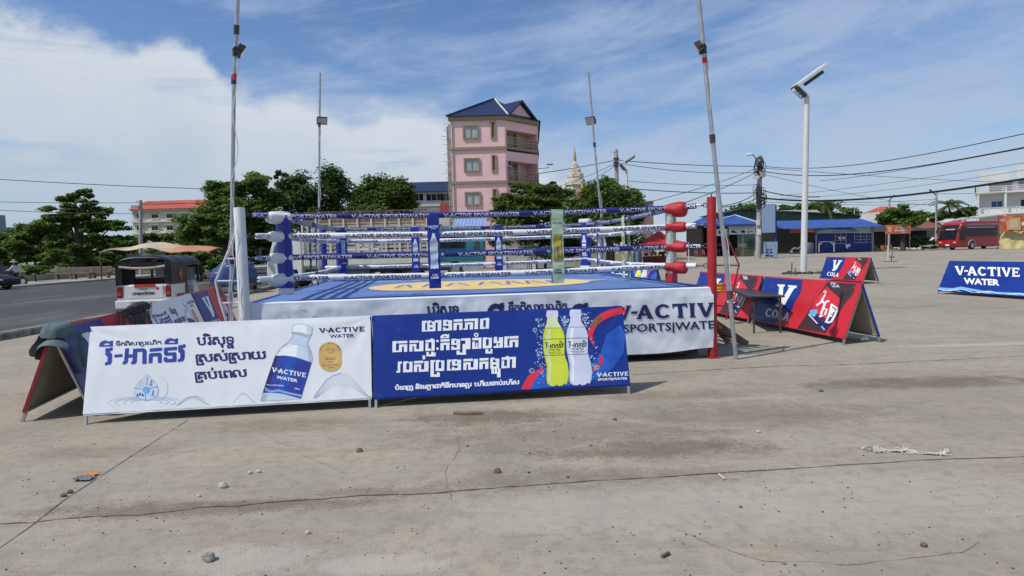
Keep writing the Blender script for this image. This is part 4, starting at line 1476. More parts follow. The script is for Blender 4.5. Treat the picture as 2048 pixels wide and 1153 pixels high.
FF = Frame(RP(0, -HI - .04, 0), RA, (0, 0, 1))
for px, m, art, pyt, pyb in ((868, M_PADB, art_blue, 430, 577), (1115.5, M_PADG, art_green, 421, 567)):
    u, _ = FF.uv(px, 500)
    zt, zb = FF.uv(px, pyt)[1], FF.uv(px, pyb)[1]
    strap(RP(u, -HI, 0), RA, -RB, .178, zt, max(zb, ZP + .03), m, art)
FR_ = Frame(RP(0, HI - .04, 0), RA, (0, 0, 1))
for px, m, art, pyt, pyb in ((831, M_PADB, art_blue, 455, 546), (997.5, M_PADB, art_blue, 453, 540)):
    u, _ = FR_.uv(px, 500)
    strap(RP(u, HI, 0), RA, -RB, .185, ROPES[0] + .0, ZP + .14, m, art)
strap(RP(HI, -.35, 0), RB, -RA, .19, ROPES[0] + .02, ZP + .05, M_PADG, art_green)
strap(RP(-HI, -.4, 0), RB, RA, .19, ROPES[0] + .0, ZP + .10, M_PADB, art_blue)
strap(RP(HI, 1.7, 0), RB, -RA, .12, ROPES[0] + .0, ZP + .08, M_PADB, lambda a, w_, t, b: None)

# bracing frames at the two front corners
def brace(post, pts, rungs, m, r=.016):
    Y = post.y
    q = [at(px, py, Y + dy) for px, py, dy in pts]
    mb = MB()
    mb.tube(q, r, 8)
    for (x0, y0), (x1, y1) in rungs:
        mb.tube([at(x0, y0, Y), at(x1, y1, Y)], r * .8, 8)
    mb.build('brace', m, ring, smooth=True)


brace(PW, [(484, 430, 0), (462, 490, -.05), (431, 564, -.1), (440, 605, -.1), (455, 650, -.1), (463, 700, -.1)], [((450, 518), (484, 518)), ((431, 563), (486, 562)), ((446, 607), (488, 605)), ((464, 478), (484, 478))], M_BARE)
brace(PR, [(1423, 412, 0), (1450, 465, 0), (1478, 530, 0), (1465, 590, 0), (1452, 640, 0)], [((1424, 428), (1436, 428)), ((1424, 490), (1459, 490)), ((1424, 531), (1478, 531)), ((1426, 572), (1466, 572)), ((1428, 612), (1458, 612))], M_REDB, .013)
# lanyards and loose rope strands on the white post
mb = MB()
for k in range(2):
    x = 474 + k * 7
    q = [at(x - 15 + 4 * math.sin(t * 1.9 + k * 2), 440 + t * 26 + k * 8, PW.y - .12 - .01 * k) for t in range(9)]
    mb.tube(q, .004, 5)
mb.build('loose_cord', M_BARE, ring, smooth=True)

# ------------------------------------------------------------------ ground, road, kerbs
def ground_material():
    m = bpy.data.materials.new('worn_concrete')
    m.use_nodes = True
    t = NT(m.node_tree)
    b = t.n['Principled BSDF']
    co = t.new('ShaderNodeTexCoord').outputs['Object']
    big = t.noise(co, .22, 6, .6, .4)
    mid = t.noise(co, 1.1, 8, .68, .6)
    fine = t.noise(co, 9, 8, .72)
    grit = t.noise(co, 70, 3, .6)
    spk = t.math('ADD', t.math('MULTIPLY', t.noise(co, 3.5, 6, .75), .55), t.math('MULTIPLY', t.noise(co, 34, 4, .7), .45))
    sw = t.noise(t.new('ShaderNodeMapping', ins={0: co, 3: (.5, 3.2, 1), 2: (0, 0, .12)}).outputs[0], 1.6, 8, .7, .5)
    c = t.mix(t.ss(big, .3, .7), (.292, .260, .206), (.372, .332, .264))
    c = t.mix(t.ss(mid, .42, .78, 0, .8), c, (.405, .348, .258))
    c = t.mix(t.ss(mid, .5, .25, 0, .7), c, (.245, .226, .190))
    c = t.mix(t.ss(sw, .50, .70, 0, .62), c, (.26, .212, .148))
    c = t.mix(t.ss(fine, .44, .68, 0, .5), c, (.205, .176, .136))
    c = t.mix(t.ss(grit, .60, .70, 0, .6), c, (.13, .112, .092))
    c = t.mix(t.ss(t.noise(co, 17, 3, .6), .66, .74, 0, .6), c, (.14, .12, .095))
    c = t.mix(t.ss(t.noise(co, 38, 2, .5), .71, .78, 0, .75), c, (.47, .45, .40))
    # brown dried mud patches in front of the ring
    sx_ = t.new('ShaderNodeSeparateXYZ', ins={0: co})
    st = None
    for (px, py), rx, ry, k in (((985, 835), .9, .35, .85), ((1010, 795), .8, .25, .6), ((1290, 900), 1.1, .28, .8), ((1120, 870), 1.5, .6, .5), ((1850, 765), 1.6, .35, .8), ((1500, 830), 1.5, .5, .5), ((560, 850), 1.0, .3, .45), ((200, 905), .8, .25, .35), ((1380, 790), 1.3, .25, .4), ((300, 1020), .9, .16, .7), ((560, 1010), .8, .12, .7), ((780, 985), .6, .1, .55), ((1180, 960), 1.2, .3, .5)):
        p = G(px, py)
        dx = t.math('DIVIDE', t.math('SUBTRACT', sx_.outputs[0], p.x), rx)
        dy = t.math('DIVIDE', t.math('SUBTRACT', sx_.outputs[1], p.y), ry)
        r2 = t.math('ADD', t.math('MULTIPLY', dx, dx), t.math('MULTIPLY', dy, dy))
        q = t.math('MULTIPLY', t.ss(t.math('ADD', r2, t.math('MULTIPLY_ADD', spk, 7.5, -3.7)), 1.5, .0), k)
        st = q if st is None else t.math('MAXIMUM', st, q)
    c = t.mix(t.math('MULTIPLY', st, .8), c, (.115, .080, .055))
    # pale worn patches
    st = None
    for (px, py), rx, ry, k in (((1950, 690), 1.3, .12, .8), ((1880, 673), .6, .06, .5), ((1280, 1010), 1.2, .5, .35), ((1060, 1040), .6, .2, .3), ((480, 1120), .5, .2, .5), ((760, 1130), .4, .12, .6), ((1700, 1000), 1.5, .6, .3), ((1920, 515), 3.5, .8, .7)):
        p = G(px, py)
        dx = t.math('DIVIDE', t.math('SUBTRACT', sx_.outputs[0], p.x), rx)
        dy = t.math('DIVIDE', t.math('SUBTRACT', sx_.outputs[1], p.y), ry)
        r2 = t.math('ADD', t.math('MULTIPLY', dx, dx), t.math('MULTIPLY', dy, dy))
        q = t.math('MULTIPLY', t.ss(t.math('ADD', r2, t.math('MULTIPLY_ADD', fine, 2.4, -1.2)), 1.4, .2), k)
        st = q if st is None else t.math('MAXIMUM', st, q)
    c = t.mix(t.math('MULTIPLY', st, .8), c, (.45, .425, .37))
    t.l.new(c, b.inputs['Base Color'])
    b.inputs['Roughness'].default_value = .92
    b.inputs['Specular IOR Level'].default_value = .2
    h = t.math('ADD', t.math('MULTIPLY', mid, .2), t.math('ADD', t.math('MULTIPLY', fine, .16), t.math('MULTIPLY', grit, .34)))
    bp = t.new('ShaderNodeBump', ins={'Strength': .6, 'Distance': .03, 'Height': h})
    t.l.new(bp.outputs[0], b.inputs['Normal'])
    return m


M_GROUND = ground_material()
mb = MB()
mb.add([(-2500, -60, 0), (2500, -60, 0), (2500, 4000, 0), (-2500, 4000, 0)], [(0, 1, 2, 3)])
tag(mb.build('ground', M_GROUND), kind='structure')
M_ASPH = mat('asphalt', (0.055, 0.053, 0.056), .85, .22, 3, bump=.3, dirt=((.125, .118, .11), .47, .68, .22), stretch=(1, .35, 1))
M_KERB = mat('weathered_kerb', (.26, .24, .20), .9, .25, 3, bump=.5, dirt=((.05, .045, .035), .42, .7, 2.2))
M_PAVE = mat('pale_paving', (.33, .30, .24), .9, .15, 1.2)
M_VERGE = mat('grassy_soil', (.085, .10, .035), .95, .4, .8)


def edge_near(y):
    return -11.35 - .0042 * (y - 20) ** 2 * (1 if y > 20 else .25) if y < 45 else -13.97 - (y - 45) * .19


def strip(name, xa, xb, y0, y1, z, m, n=40):
    mb = MB()
    mb.grid(lambda a, b: (xa(y0 + (y1 - y0) * b) * (1 - a) + xb(y0 + (y1 - y0) * b) * a, y0 + (y1 - y0) * b, z), 1, n)
    return tag(mb.build(name, m), kind='structure')


strip('road', lambda y: -32.0, lambda y: edge_near(y) - .25, -20, 260, .05, M_ASPH)


def kerb(name, xf, y0, y1, wd, h, m=M_KERB):
    mb = MB()
    n = 60
    ring = lambda y: [(xf(y) - wd, y, 0), (xf(y) - wd, y, h), (xf(y) - .03, y, h + .01 * math.sin(y * 3)), (xf(y), y, h - .04), (xf(y) + .02, y, 0)]
    vs, fs = [], []
    for i in range(n + 1):
        vs += ring(y0 + (y1 - y0) * i / n)
    for i in range(n):
        for k in range(4):
            fs.append((i * 5 + k, i * 5 + k + 1, (i + 1) * 5 + k + 1, (i + 1) * 5 + k))
    mb.add(vs, fs)
    return tag(mb.build(name, m), kind='structure')


kerb('kerb', edge_near, -10, 120, .28, .17)
kerb('far_kerb', lambda y: -31.9, 10, 200, .5, .18, M_PAVE)
strip('pavement', lambda y: -37.5, lambda y: -32.35, 5, 220, .15, M_PAVE)
strip('verge', lambda y: -220, lambda y: -37.45, 5, 400, .16, M_VERGE)
mb = MB()
mb.add([(-60, 70, .02), (20, 70, .02), (40, 300, .02), (-90, 300, .02)], [(0, 1, 2, 3)])
tag(mb.build('grass_field', M_VERGE), kind='structure')
# faint road line
mb = MB()
for k in range(12):
    mb.add([(-21.6, 12 + k * 8, .056), (-21.45, 12 + k * 8, .056), (-21.45, 15 + k * 8, .056), (-21.6, 15 + k * 8, .056)], [(0, 1, 2, 3)])
tag(mb.build('road_marking', mat('worn_road_paint', (.20, .20, .19), .8, .3, 6)), kind='structure')

# expansion joints and cracks in the slab
M_CRACK = mat('crack_dirt', (.075, .062, .050), .95, .4, 30)
M_HAIR = mat('hairline_crack_dirt', (.20, .172, .135), .95, .4, 30)


def crack(pts, wd, jag, z=.003, seed=1, n=None):
    rnd = random.Random(seed)
    P = [G(*p) for p in pts]
    out = []
    for a, b in zip(P[:-1], P[1:]):
        L = (b - a).length
        k = max(2, int(L / .07)) if n is None else n
        for i in range(k):
            out.append(a.lerp(b, i / k))
    out.append(P[-1])
    mb = MB()
    w1 = 0
    vs = []
    for i, p in enumerate(out):
        d = (out[min(i + 1, len(out) - 1)] - out[max(i - 1, 0)]).normalized()
        nrm_ = Vector((-d.y, d.x, 0))
        w1 = w1 * .8 + rnd.uniform(-jag, jag) * .5
        ww = wd * rnd.uniform(.2, 1.4)
        vs += [p + nrm_ * (w1 - ww / 2) + Vector((0, 0, z)), p + nrm_ * (w1 + ww / 2) + Vector((0, 0, z))]
    mb.add(vs, [(2 * i, 2 * i + 1, 2 * i + 3, 2 * i + 2) for i in range(len(out) - 1)])
    return mb


cm = MB()
for i, (pts, wd, jag) in enumerate((
        ([(-20, 1110), (60, 1055), (130, 1000), (260, 915), (376, 841)], .008, .001),
        ([(-30, 1050), (60, 1046), (170, 1035), (280, 1030), (400, 1015), (480, 1013), (560, 1005), (640, 1000), (720, 992), (860, 988), (1024, 975)], .016, .02),
        ([(1024, 975), (1200, 962), (1400, 950), (1560, 940), (1720, 930), (1880, 920), (2070, 912)], .014, .012),
        ([(1265, 750), (1400, 742), (1560, 733), (1700, 730), (1900, 720), (2060, 712)], .016, .012),
        ([(1480, 760), (1560, 795), (1650, 835), (1740, 868), (1800, 892)], .004, .004),
        ([(905, 830), (920, 900), (898, 930), (895, 980), (902, 1000)], .004, .03),
        ([(740, 975), (730, 990)], .004, .01),
        ([(1330, 1050), (1400, 1078), (1530, 1120), (1690, 1130), (1850, 1112), (1920, 1105), (1965, 1085)], .005, .03),
        ([(1440, 498), (1700, 524), (1900, 530)], .03, .03),
        ([(1762, 568), (1880, 575)], .03, .02),
        ([(1690, 612), (1800, 616), (1880, 612)], .03, .04),
        ([(520, 866), (600, 905), (690, 950)], .004, .03))):
    c = crack(pts, wd, jag, seed=i)
    cm.add(c.v, c.f, 1 if wd < .008 else 0)
tag(cm.build('slab_joints', [M_CRACK, M_HAIR], fixn=False), kind='structure')

# ------------------------------------------------------------------ generic helpers for the background
M_GLASS = mat('dark_glass', (.016, .02, .024), .12, .3, 2, spec=.28)
M_CURT = mat('curtained_glass', (.40, .42, .41), .25, .3, 3, spec=.5, stretch=(4, 1, .3))
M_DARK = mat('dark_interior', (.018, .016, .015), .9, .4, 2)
M_WALLW = mat('white_render', (.62, .61, .58), .8, .06, .5, dirt=((.38, .36, .32), .55, .85, .8))
M_CONC = mat('pole_concrete', (.36, .35, .33), .85, .15, 3)
M_BARK = mat('bark', (.075, .055, .04), .9, .35, 6, bump=.6)
M_WOOD = mat('weathered_wood', (.14, .10, .07), .85, .3, 9)
M_CABLE = mat('cable_rubber', (.012, .012, .013), .6)
M_TYRE = mat('tyre_rubber', (.02, .02, .021), .8, .3, 10)
M_CHROME = mat('rim_metal', (.45, .45, .46), .35, .1, 6, metal=.8)


def wheel(root, c, axis, r, wd, rim=M_CHROME, name='wheel'):
    c, axis = Vector(c), Vector(axis).normalized()
    u = axis.orthogonal().normalized()
    v = axis.cross(u)

    def lat(prof, n=22):
        mb = MB()
        vs, fs = [], []
        for rr, h in prof:
            for k in range(n):
                t = 2 * PI * k / n
                vs.append(c + (u * math.cos(t) + v * math.sin(t)) * rr + axis * h)
        for i in range(len(prof) - 1):
            for k in range(n):
                fs.append((i * n + k, i * n + (k + 1) % n, (i + 1) * n + (k + 1) % n, (i + 1) * n + k))
        return mb.add(vs, fs + [tuple(range(n)), tuple((len(prof) - 1) * n + k for k in range(n))])
    w_ = lat([(r * .62, -wd / 2), (r * .92, -wd / 2), (r, -wd * .35), (r, wd * .35), (r * .92, wd / 2), (r * .62, wd / 2)]).build(name, M_TYRE, root, smooth=True)
    lat([(r * .60, -wd * .52), (r * .5, -wd * .50), (r * .48, -wd * .3), (r * .48, wd * .3), (r * .5, wd * .50), (r * .60, wd * .52)]).build('rim', rim, w_, smooth=True)
    lat([(r * .18, -wd * .56), (r * .2, -wd * .3), (r * .2, wd * .3), (r * .18, wd * .56)]).build('hub', rim, w_, smooth=True)
    return w_


# ------------------------------------------------------------------ trees
LEAF = {'dark': leaf_mat('dark_leaves', (.036, .085, .022), (.12, .20, .048)),
        'mid': leaf_mat('mid_leaves', (.05, .11, .026), (.17, .255, .058)),
        'warm': leaf_mat('olive_leaves', (.055, .095, .020), (.17, .225, .052)),
        'bright': leaf_mat('yellow_green_leaves', (.05, .085, .015), (.15, .18, .04)),
        'deep': leaf_mat('deep_green_leaves', (.026, .064, .028), (.085, .15, .058)),
        'flower': leaf_mat('orange_flowers', (.40, .06, .02), (.55, .14, .04)),
        'palm': leaf_mat('palm_leaves', (.035, .065, .014), (.11, .16, .04)),
        'pale': leaf_mat('pale_blossom', (.35, .36, .28), (.6, .6, .5))}


def leaves(clumps, size, per, rng, flat=.5, up=.5):
    """clumps: (center, radius vec). returns verts, faces of many small leaf quads"""
    cs = []
    for c, r in clumps:
        d = rng.normal(size=(per, 3))
        d /= np.linalg.norm(d, axis=1)[:, None]
        q = rng.random((per, 1)) ** .5 * rng.uniform(.8, 1.25, (per, 1))
        cs.append(np.array(c) + d * q * np.array(r))
    P = np.concatenate(cs)
    n = len(P)
    nz = rng.normal(size=(n, 3))
    nz[:, 2] = np.abs(nz[:, 2]) + up * 2
    nz /= np.linalg.norm(nz, axis=1)[:, None]
    a = np.cross(nz, rng.normal(size=(n, 3)))
    a /= np.linalg.norm(a, axis=1)[:, None]
    b = np.cross(nz, a)
    s = size * rng.uniform(.55, 1.3, size=(n, 1))
    l, w_ = a * s, b * s * .55
    V = np.stack([P - l, P + w_ - l * .15, P + l, P - w_ - l * .15], 1).reshape(-1, 3)
    return V, n


def leaf_mesh(name, V, n, m, parent):
    me = bpy.data.meshes.new(name)
    inv = ROOTM[parent].inverted() if parent else Matrix.Identity(4)
    t = np.array(inv.translation)
    Rm = np.array(inv.to_3x3())
    V = V @ Rm.T + t
    me.vertices.add(len(V))
    me.vertices.foreach_set('co', V.astype(np.float32).ravel())
    me.loops.add(n * 4)
    me.loops.foreach_set('vertex_index', np.arange(n * 4, dtype=np.int32))
    me.polygons.add(n)
    me.polygons.foreach_set('loop_start', np.arange(n, dtype=np.int32) * 4)
    try:
        me.polygons.foreach_set('loop_total', np.full(n, 4, np.int32))
    except Exception:
        pass
    me.materials.append(m)
    me.update(calc_edges=True)
    me.validate()
    o = bpy.data.objects.new(name, me)
    COL.objects.link(o)
    o.parent = parent
    return o


def tree(label, base, D, crown, kind='mid', seed=1, leaf=.2, per=110, ncl=16, trunk=.25, group='trees behind the ring', flat=.45, cat='tree', name='tree', tiers=None, blossom=None, h0=None):
    """base: photo pixel column of the trunk; crown: list of (cx, cy, rx, ry) photo-pixel lobes at distance D"""
    rng = np.random.default_rng(seed)
    rnd = random.Random(seed)
    b = at(base, 520, D)
    b = Vector((b.x, b.y, 0))
    root = thing(name, label, cat, b, 0, group)
    px = D / FPX
    clumps = []
    tips = []
    for cx, cy, rx, ry in crown:
        c = at(cx, cy, D)
        RX_, RZ_ = rx * px, ry * px
        RY_ = RX_ * .85
        tips.append(c)
        k = max(6, int(ncl * (rx * ry) / 900.0))
        for _ in range(k):
            d = rng.normal(size=3)
            d /= np.linalg.norm(d)
            q = rnd.uniform(.25, .98)
            cc = np.array(c) + d * np.array((RX_, RY_, RZ_)) * q
            if cc[2] < .25:
                continue
            r = rnd.uniform(.34, .60) * min(RX_, max(RZ_, RX_ * .55))
            clumps.append((cc, (r * 1.3, r * 1.3, r * (flat * 1.2 + .12))))
    V, n = leaves(clumps, leaf, per, rng)
    leaf_mesh('crown', V, n, LEAF[kind], root)
    if blossom:
        pick = [cl for cl in clumps if rnd.random() < .25]
        V, n = leaves(pick, leaf * .8, max(10, per // 6), rng)
        leaf_mesh('blossom', V, n, LEAF[blossom], root)
    top = max(t.z for t in tips)
    mb = MB()
    mid = sum((Vector(t) for t in tips), Vector()) / len(tips)
    h = max(.6, min(top * .75, mid.z * 1.05))
    mb.tube([b, b + Vector((.05, 0, h * .3)), b + Vector((-.04, .05, h * .7)), Vector((mid.x * .6 + b.x * .4, mid.y, h))], [trunk * 1.25, trunk, trunk * .75, trunk * .4], 9)
    for t in tips:
        t = Vector(t)
        s = b + Vector((0, 0, min(h * rnd.uniform(.35, .8), max(.3, t.z * .75))))
        mb.tube([s, s.lerp(t, .5) + Vector((0, 0, .1 * (t - s).length * .3)), t], [trunk * .30, trunk * .18, trunk * .06], 6)
    for cl in clumps[::3]:
        t = Vector(cl[0])
        near = min(tips, key=lambda q: (Vector(q) - t).length)
        mb.tube([near, t], [trunk * .14, trunk * .05], 5)
    mb.build('trunk', M_BARK, root, smooth=True)
    return root


def tiered(label, base, D, yt, yb, half, kind, seed, trunk=.35, lean=0, n=8, asym=(1, 1), leaf=.21, per=100, ground=None):
    """layered tree: half-widths at a few heights (fraction from top) drive flat spreading boughs"""
    lobes = []
    rnd = random.Random(seed)
    for i in range(n):
        f = (i + .5) / n
        y = yt + (yb - yt) * f
        wd = np.interp(f, [p[0] for p in half], [p[1] for p in half])
        m = max(2, int(wd / 22))
        for k in range(m):
            t = (k + .5) / m * 2 - 1
            x = base + lean * (1 - f) + t * wd * (asym[0] if t < 0 else asym[1]) * rnd.uniform(.85, 1.08)
            lobes.append((x, y + rnd.uniform(-.3, .5) * (yb - yt) / n + abs(t) * 4, max(12, wd / m * 1.35), (yb - yt) / n * .75))
    return tree(label, base, D, lobes, kind, seed, leaf, per, 25, trunk, flat=.30)

# ------------------------------------------------------------------ trees in view
tiered('broad dark layered tree with a thick trunk beside the far pavement', 160, 64, 377, 515, [(0, 10), (.14, 30), (.28, 50), (.42, 70), (.58, 104), (.78, 132), (1, 112)], 'mid', 3, .55, 0, 8, (1.12, .95), .22, 120)
tree('big bushy layered tree behind the white ring post', 455, 58, [(505, 372, 38, 26), (442, 395, 40, 30), (490, 420, 60, 34), (420, 440, 60, 26), (400, 468, 52, 20), (470, 465, 70, 30), (530, 440, 40, 36), (540, 400, 26, 24), (545, 470, 40, 24), (440, 372, 22, 14)], 'mid', 11, .21, 120, 24, .4, flat=.32)
tree('tall dark airy tree with sky gaps, just right of the left poles', 610, 66, [(585, 365, 30, 24), (568, 395, 26, 30), (610, 400, 38, 36), (660, 362, 36, 28), (672, 395, 30, 40), (640, 425, 44, 28), (590, 435, 40, 24), (560, 350, 14, 8)], 'deep', 12, .20, 90, 20, .35, flat=.7)
tree('round dome shaped tree left of the pink house', 765, 72, [(765, 375, 48, 24), (735, 392, 38, 26), (800, 390, 36, 26), (765, 405, 62, 28), (720, 412, 26, 24), (815, 410, 24, 20)], 'dark', 13, .22, 130, 26, .4, flat=.5)
tree('yellow green feathery shrub behind the cattle truck', 745, 46, [(745, 428, 40, 14), (715, 434, 26, 10), (780, 434, 26, 12)], 'bright', 14, .14, 100, 26, .12, flat=.8)
tree('spreading layered tree in front of the pink house', 1062, 50, [(1052, 376, 32, 12), (1080, 386, 40, 14), (1025, 400, 44, 10), (1090, 402, 50, 14), (1010, 412, 36, 9), (1060, 418, 70, 14), (1100, 430, 54, 16), (1000, 428, 24, 10), (1045, 445, 60, 18), (1105, 372, 16, 8)], 'warm', 15, .17, 110, 30, .3, flat=.32)
tree('small dark treetop between the pink house and the pagoda', 1108, 80, [(1110, 376, 20, 10), (1128, 392, 22, 16), (1108, 398, 26, 18)], 'dark', 16, .22, 100, 26, .2)
tree('dense round glossy tree in front of the pagoda', 1220, 47, [(1215, 378, 34, 18), (1180, 400, 34, 26), (1225, 405, 46, 34), (1262, 405, 24, 26), (1160, 425, 26, 26), (1210, 440, 60, 30), (1270, 430, 22, 22), (1150, 445, 24, 20), (1245, 465, 40, 26)], 'mid', 17, .15, 140, 30, .3, flat=.9)
tree('low hedge bush behind the lattice fence', 1090, 53, [(1060, 470, 46, 26), (1115, 480, 50, 28), (1000, 480, 30, 24), (1150, 490, 40, 24)], 'dark', 18, .16, 110, 20, .1, cat='hedge', name='hedge')
tree('green bush under the rear of the ring near the wall', 1072, 46, [(1060, 500, 26, 14), (1095, 508, 30, 14)], 'mid', 19, .13, 100, 30, .07, cat='bush', name='bush')
for i, (x, y, rx, ry, D, k, lb) in enumerate(((1480, 424, 42, 13, 130, 'dark', 'distant treetop behind the blue hip roofed shed'), (1580, 420, 26, 14, 130, 'dark', 'distant treetop behind the pale blue billboard'), (1625, 418, 40, 16, 135, 'dark', 'distant treetop behind the lamp post'), (1690, 428, 30, 12, 140, 'mid', 'low distant treetop right of the coconut palm'))):
    tree(lb, x, D, [(x, y, rx, ry), (x - rx * .6, y + 4, rx * .5, ry * .7), (x + rx * .6, y + 5, rx * .5, ry * .7), (x, y + 14, rx, ry)], k, 30 + i, .4, 80, 30, .3)
tree('broad tree with pale blossom between the two orange signs', 1805, 84, [(1775, 430, 22, 14), (1800, 424, 26, 14), (1832, 430, 24, 16), (1805, 442, 44, 14), (1765, 442, 16, 12)], 'mid', 40, .24, 110, 34, .3, blossom='pale')
tree('dark tree between the palm and the white house', 1925, 100, [(1930, 424, 18, 10), (1905, 432, 30, 10), (1940, 420, 12, 10), (1870, 432, 20, 10)], 'dark', 41, .3, 100, 40, .3)
tree('leafy bush at the roadside left of the red bus', 1845, 84, [(1845, 484, 18, 14), (1865, 488, 14, 10), (1830, 488, 12, 10)], 'mid', 42, .2, 90, 40, .1, cat='bush', name='bush')
tree('flowering flame bush at the left edge', 20, 66, [(10, 478, 24, 12), (40, 490, 34, 16), (5, 510, 30, 20), (60, 505, 30, 18)], 'warm', 43, .18, 100, 26, .15, blossom='flower', cat='bush', name='bush')
tree('small round shrub on the pavement left of the layered tree', 68, 50, [(68, 540, 20, 13), (55, 545, 14, 9), (85, 545, 12, 8)], 'mid', 44, .13, 90, 40, .06, cat='bush', name='bush')
tree('thin young tree in front of the layered tree', 118, 58, [(118, 505, 20, 16), (105, 520, 16, 12), (130, 525, 16, 12)], 'mid', 45, .16, 60, 30, .08)
tree('bushes under the layered tree to its right', 200, 66, [(190, 525, 24, 16), (215, 535, 26, 12), (240, 520, 18, 14)], 'warm', 46, .2, 80, 26, .1, cat='bush', name='bush')
tree('hazy far hill trees at the left edge', 70, 190, [(70, 458, 44, 14), (30, 466, 40, 12), (110, 470, 40, 14)], 'dark', 47, .5, 90, 26, .3)
tree('grey green trees below the cream school building', 300, 110, [(290, 475, 30, 10), (320, 478, 26, 12), (260, 482, 26, 10), (345, 480, 30, 12)], 'dark', 48, .35, 90, 30, .2)
tree('leafy bushes beside the blue tarp', 400, 44, [(385, 535, 26, 24), (410, 520, 22, 20), (360, 545, 20, 14), (430, 530, 22, 16)], 'mid', 49, .16, 100, 24, .1, cat='bush', name='bush')
tree('dark hedge behind the cattle truck', 640, 60, [(560, 490, 50, 30), (640, 480, 60, 30), (720, 470, 60, 30), (800, 460, 50, 26), (860, 470, 40, 26)], 'dark', 50, .22, 100, 16, .15, cat='hedge', name='hedge')

tree('wide dark tree mass filling the gap left of the layered tree', 30, 84, [(30, 500, 60, 34), (90, 505, 50, 30), (-10, 490, 40, 34)], 'dark', 51, .28, 100, 18, .25)
tree('dark bushes closing the view behind the orange stall canopy', 270, 84, [(240, 515, 40, 26), (300, 515, 50, 26), (350, 510, 40, 28), (400, 510, 40, 28)], 'dark', 52, .26, 100, 20, .15, cat='hedge', name='hedge')
tree('dark trees behind the tuk-tuk and white post', 450, 74, [(400, 500, 40, 34), (460, 500, 40, 34), (520, 500, 40, 34)], 'deep', 53, .26, 100, 20, .2)

def palm(label, px, base_D, ytop, R, seed):
    rnd = random.Random(seed)
    b = at(px, 500, base_D)
    b.z = 0
    root = thing('palm_tree', label, 'palm tree', b, 0, 'coconut palms behind the shops')
    top = at(px, ytop, base_D)
    MB().tube([b, b.lerp(top, .5) + Vector((.3, 0, 0)), top], [.22, .16, .13], 8).build('trunk', M_BARK, root, smooth=True)
    mb = MB()
    for k in range(17):
        an = 2 * PI * k / 17 + rnd.uniform(-.2, .2)
        el_ = rnd.uniform(-.1, 1.15)
        L = R * rnd.uniform(.8, 1.1)
        d = Vector((math.cos(an), math.sin(an), 0))
        sp = [top + d * (L * t * math.cos(el_ * (1 - t * .4))) + Vector((0, 0, L * (math.sin(el_) * t - .75 * t * t))) for t in (i / 9 for i in range(10))]
        side_ = d.cross(Vector((0, 0, 1)))
        for i in range(1, 10):
            for s in (-1, 1):
                for q in range(2):
                    p = sp[i - 1].lerp(sp[i], q * .5)
                    l = L * .20 * (1 - abs(i / 9 - .45))
                    tip = p + side_ * s * l + (sp[i] - sp[i - 1]).normalized() * l * .6 + Vector((0, 0, -l * .55))
                    w_ = (sp[i] - sp[i - 1]) * .5
                    mb.add([p, p + w_, tip], [(0, 1, 2)])
    mb.build('fronds', LEAF['palm'], root, fixn=False)


palm('coconut palm rising behind the blue shop roof', 1650, 105, 412, 3.6, 3)
palm('coconut palm standing behind the red bus', 1898, 100, 412, 3.6, 5)


# ------------------------------------------------------------------ buildings
def pxz(y, x, D):
    return at(x, y, D).z


def window(root, c, w_, h_, nrm, frame_m, pane_m, mull=1, sill=True, t=.10, hood=None, name='window'):
    """window on a wall face: c centre on the wall, nrm outward"""
    nrm = Vector(nrm).normalized()
    U_ = Vector((-nrm.y, nrm.x, 0))
    c = Vector(c)
    mb = MB()
    M = Matrix((U_, nrm, Vector((0, 0, 1)))).transposed()
    bx = lambda u, v, su, sv, d0, d1: mb.box(c + U_ * u + Vector((0, 0, v)) + nrm * ((d0 + d1) / 2), (su, d1 - d0, sv), M=M)
    f = .065
    bx(0, h_ / 2, w_ + 2 * f, f * 2, .0, t)
    bx(0, -h_ / 2, w_ + 2 * f, f * 2, .0, t)
    bx(-w_ / 2, 0, f * 2, h_ - f * 2, .0, t)
    bx(w_ / 2, 0, f * 2, h_ - f * 2, .0, t)
    for k in range(mull):
        bx(-w_ / 2 + w_ * (k + 1) / (mull + 1), 0, .06, h_ - f * 2, .0, t * .7)
    if sill:
        bx(0, -h_ / 2 - .12, w_ + .4, .10, 0, .18)
    if hood:
        bx(0, h_ / 2 + .3, w_ + .7, .10, 0, hood)
    win = mb.build(name, frame_m, root)
    mb = MB()
    mb.box(c + nrm * .02, (w_ - .1, .03, h_ - .1), M=M)
    mb.build('pane', pane_m, win)
    return win


def rail(root, a, b, h, m, posts=5, bars=3, name='railing', t=.07):
    a, b = Vector(a), Vector(b)
    mb = MB()
    for k in range(bars):
        z = h * (k + 1) / bars
        mb.bar(a + Vector((0, 0, z)), b + Vector((0, 0, z)), t, t * 1.2)
    for k in range(posts + 1):
        p = a.lerp(b, k / posts)
        mb.box(p + Vector((0, 0, h / 2)), (t * 1.5, t * 1.5, h + .05))
    return mb.build(name, m, root)


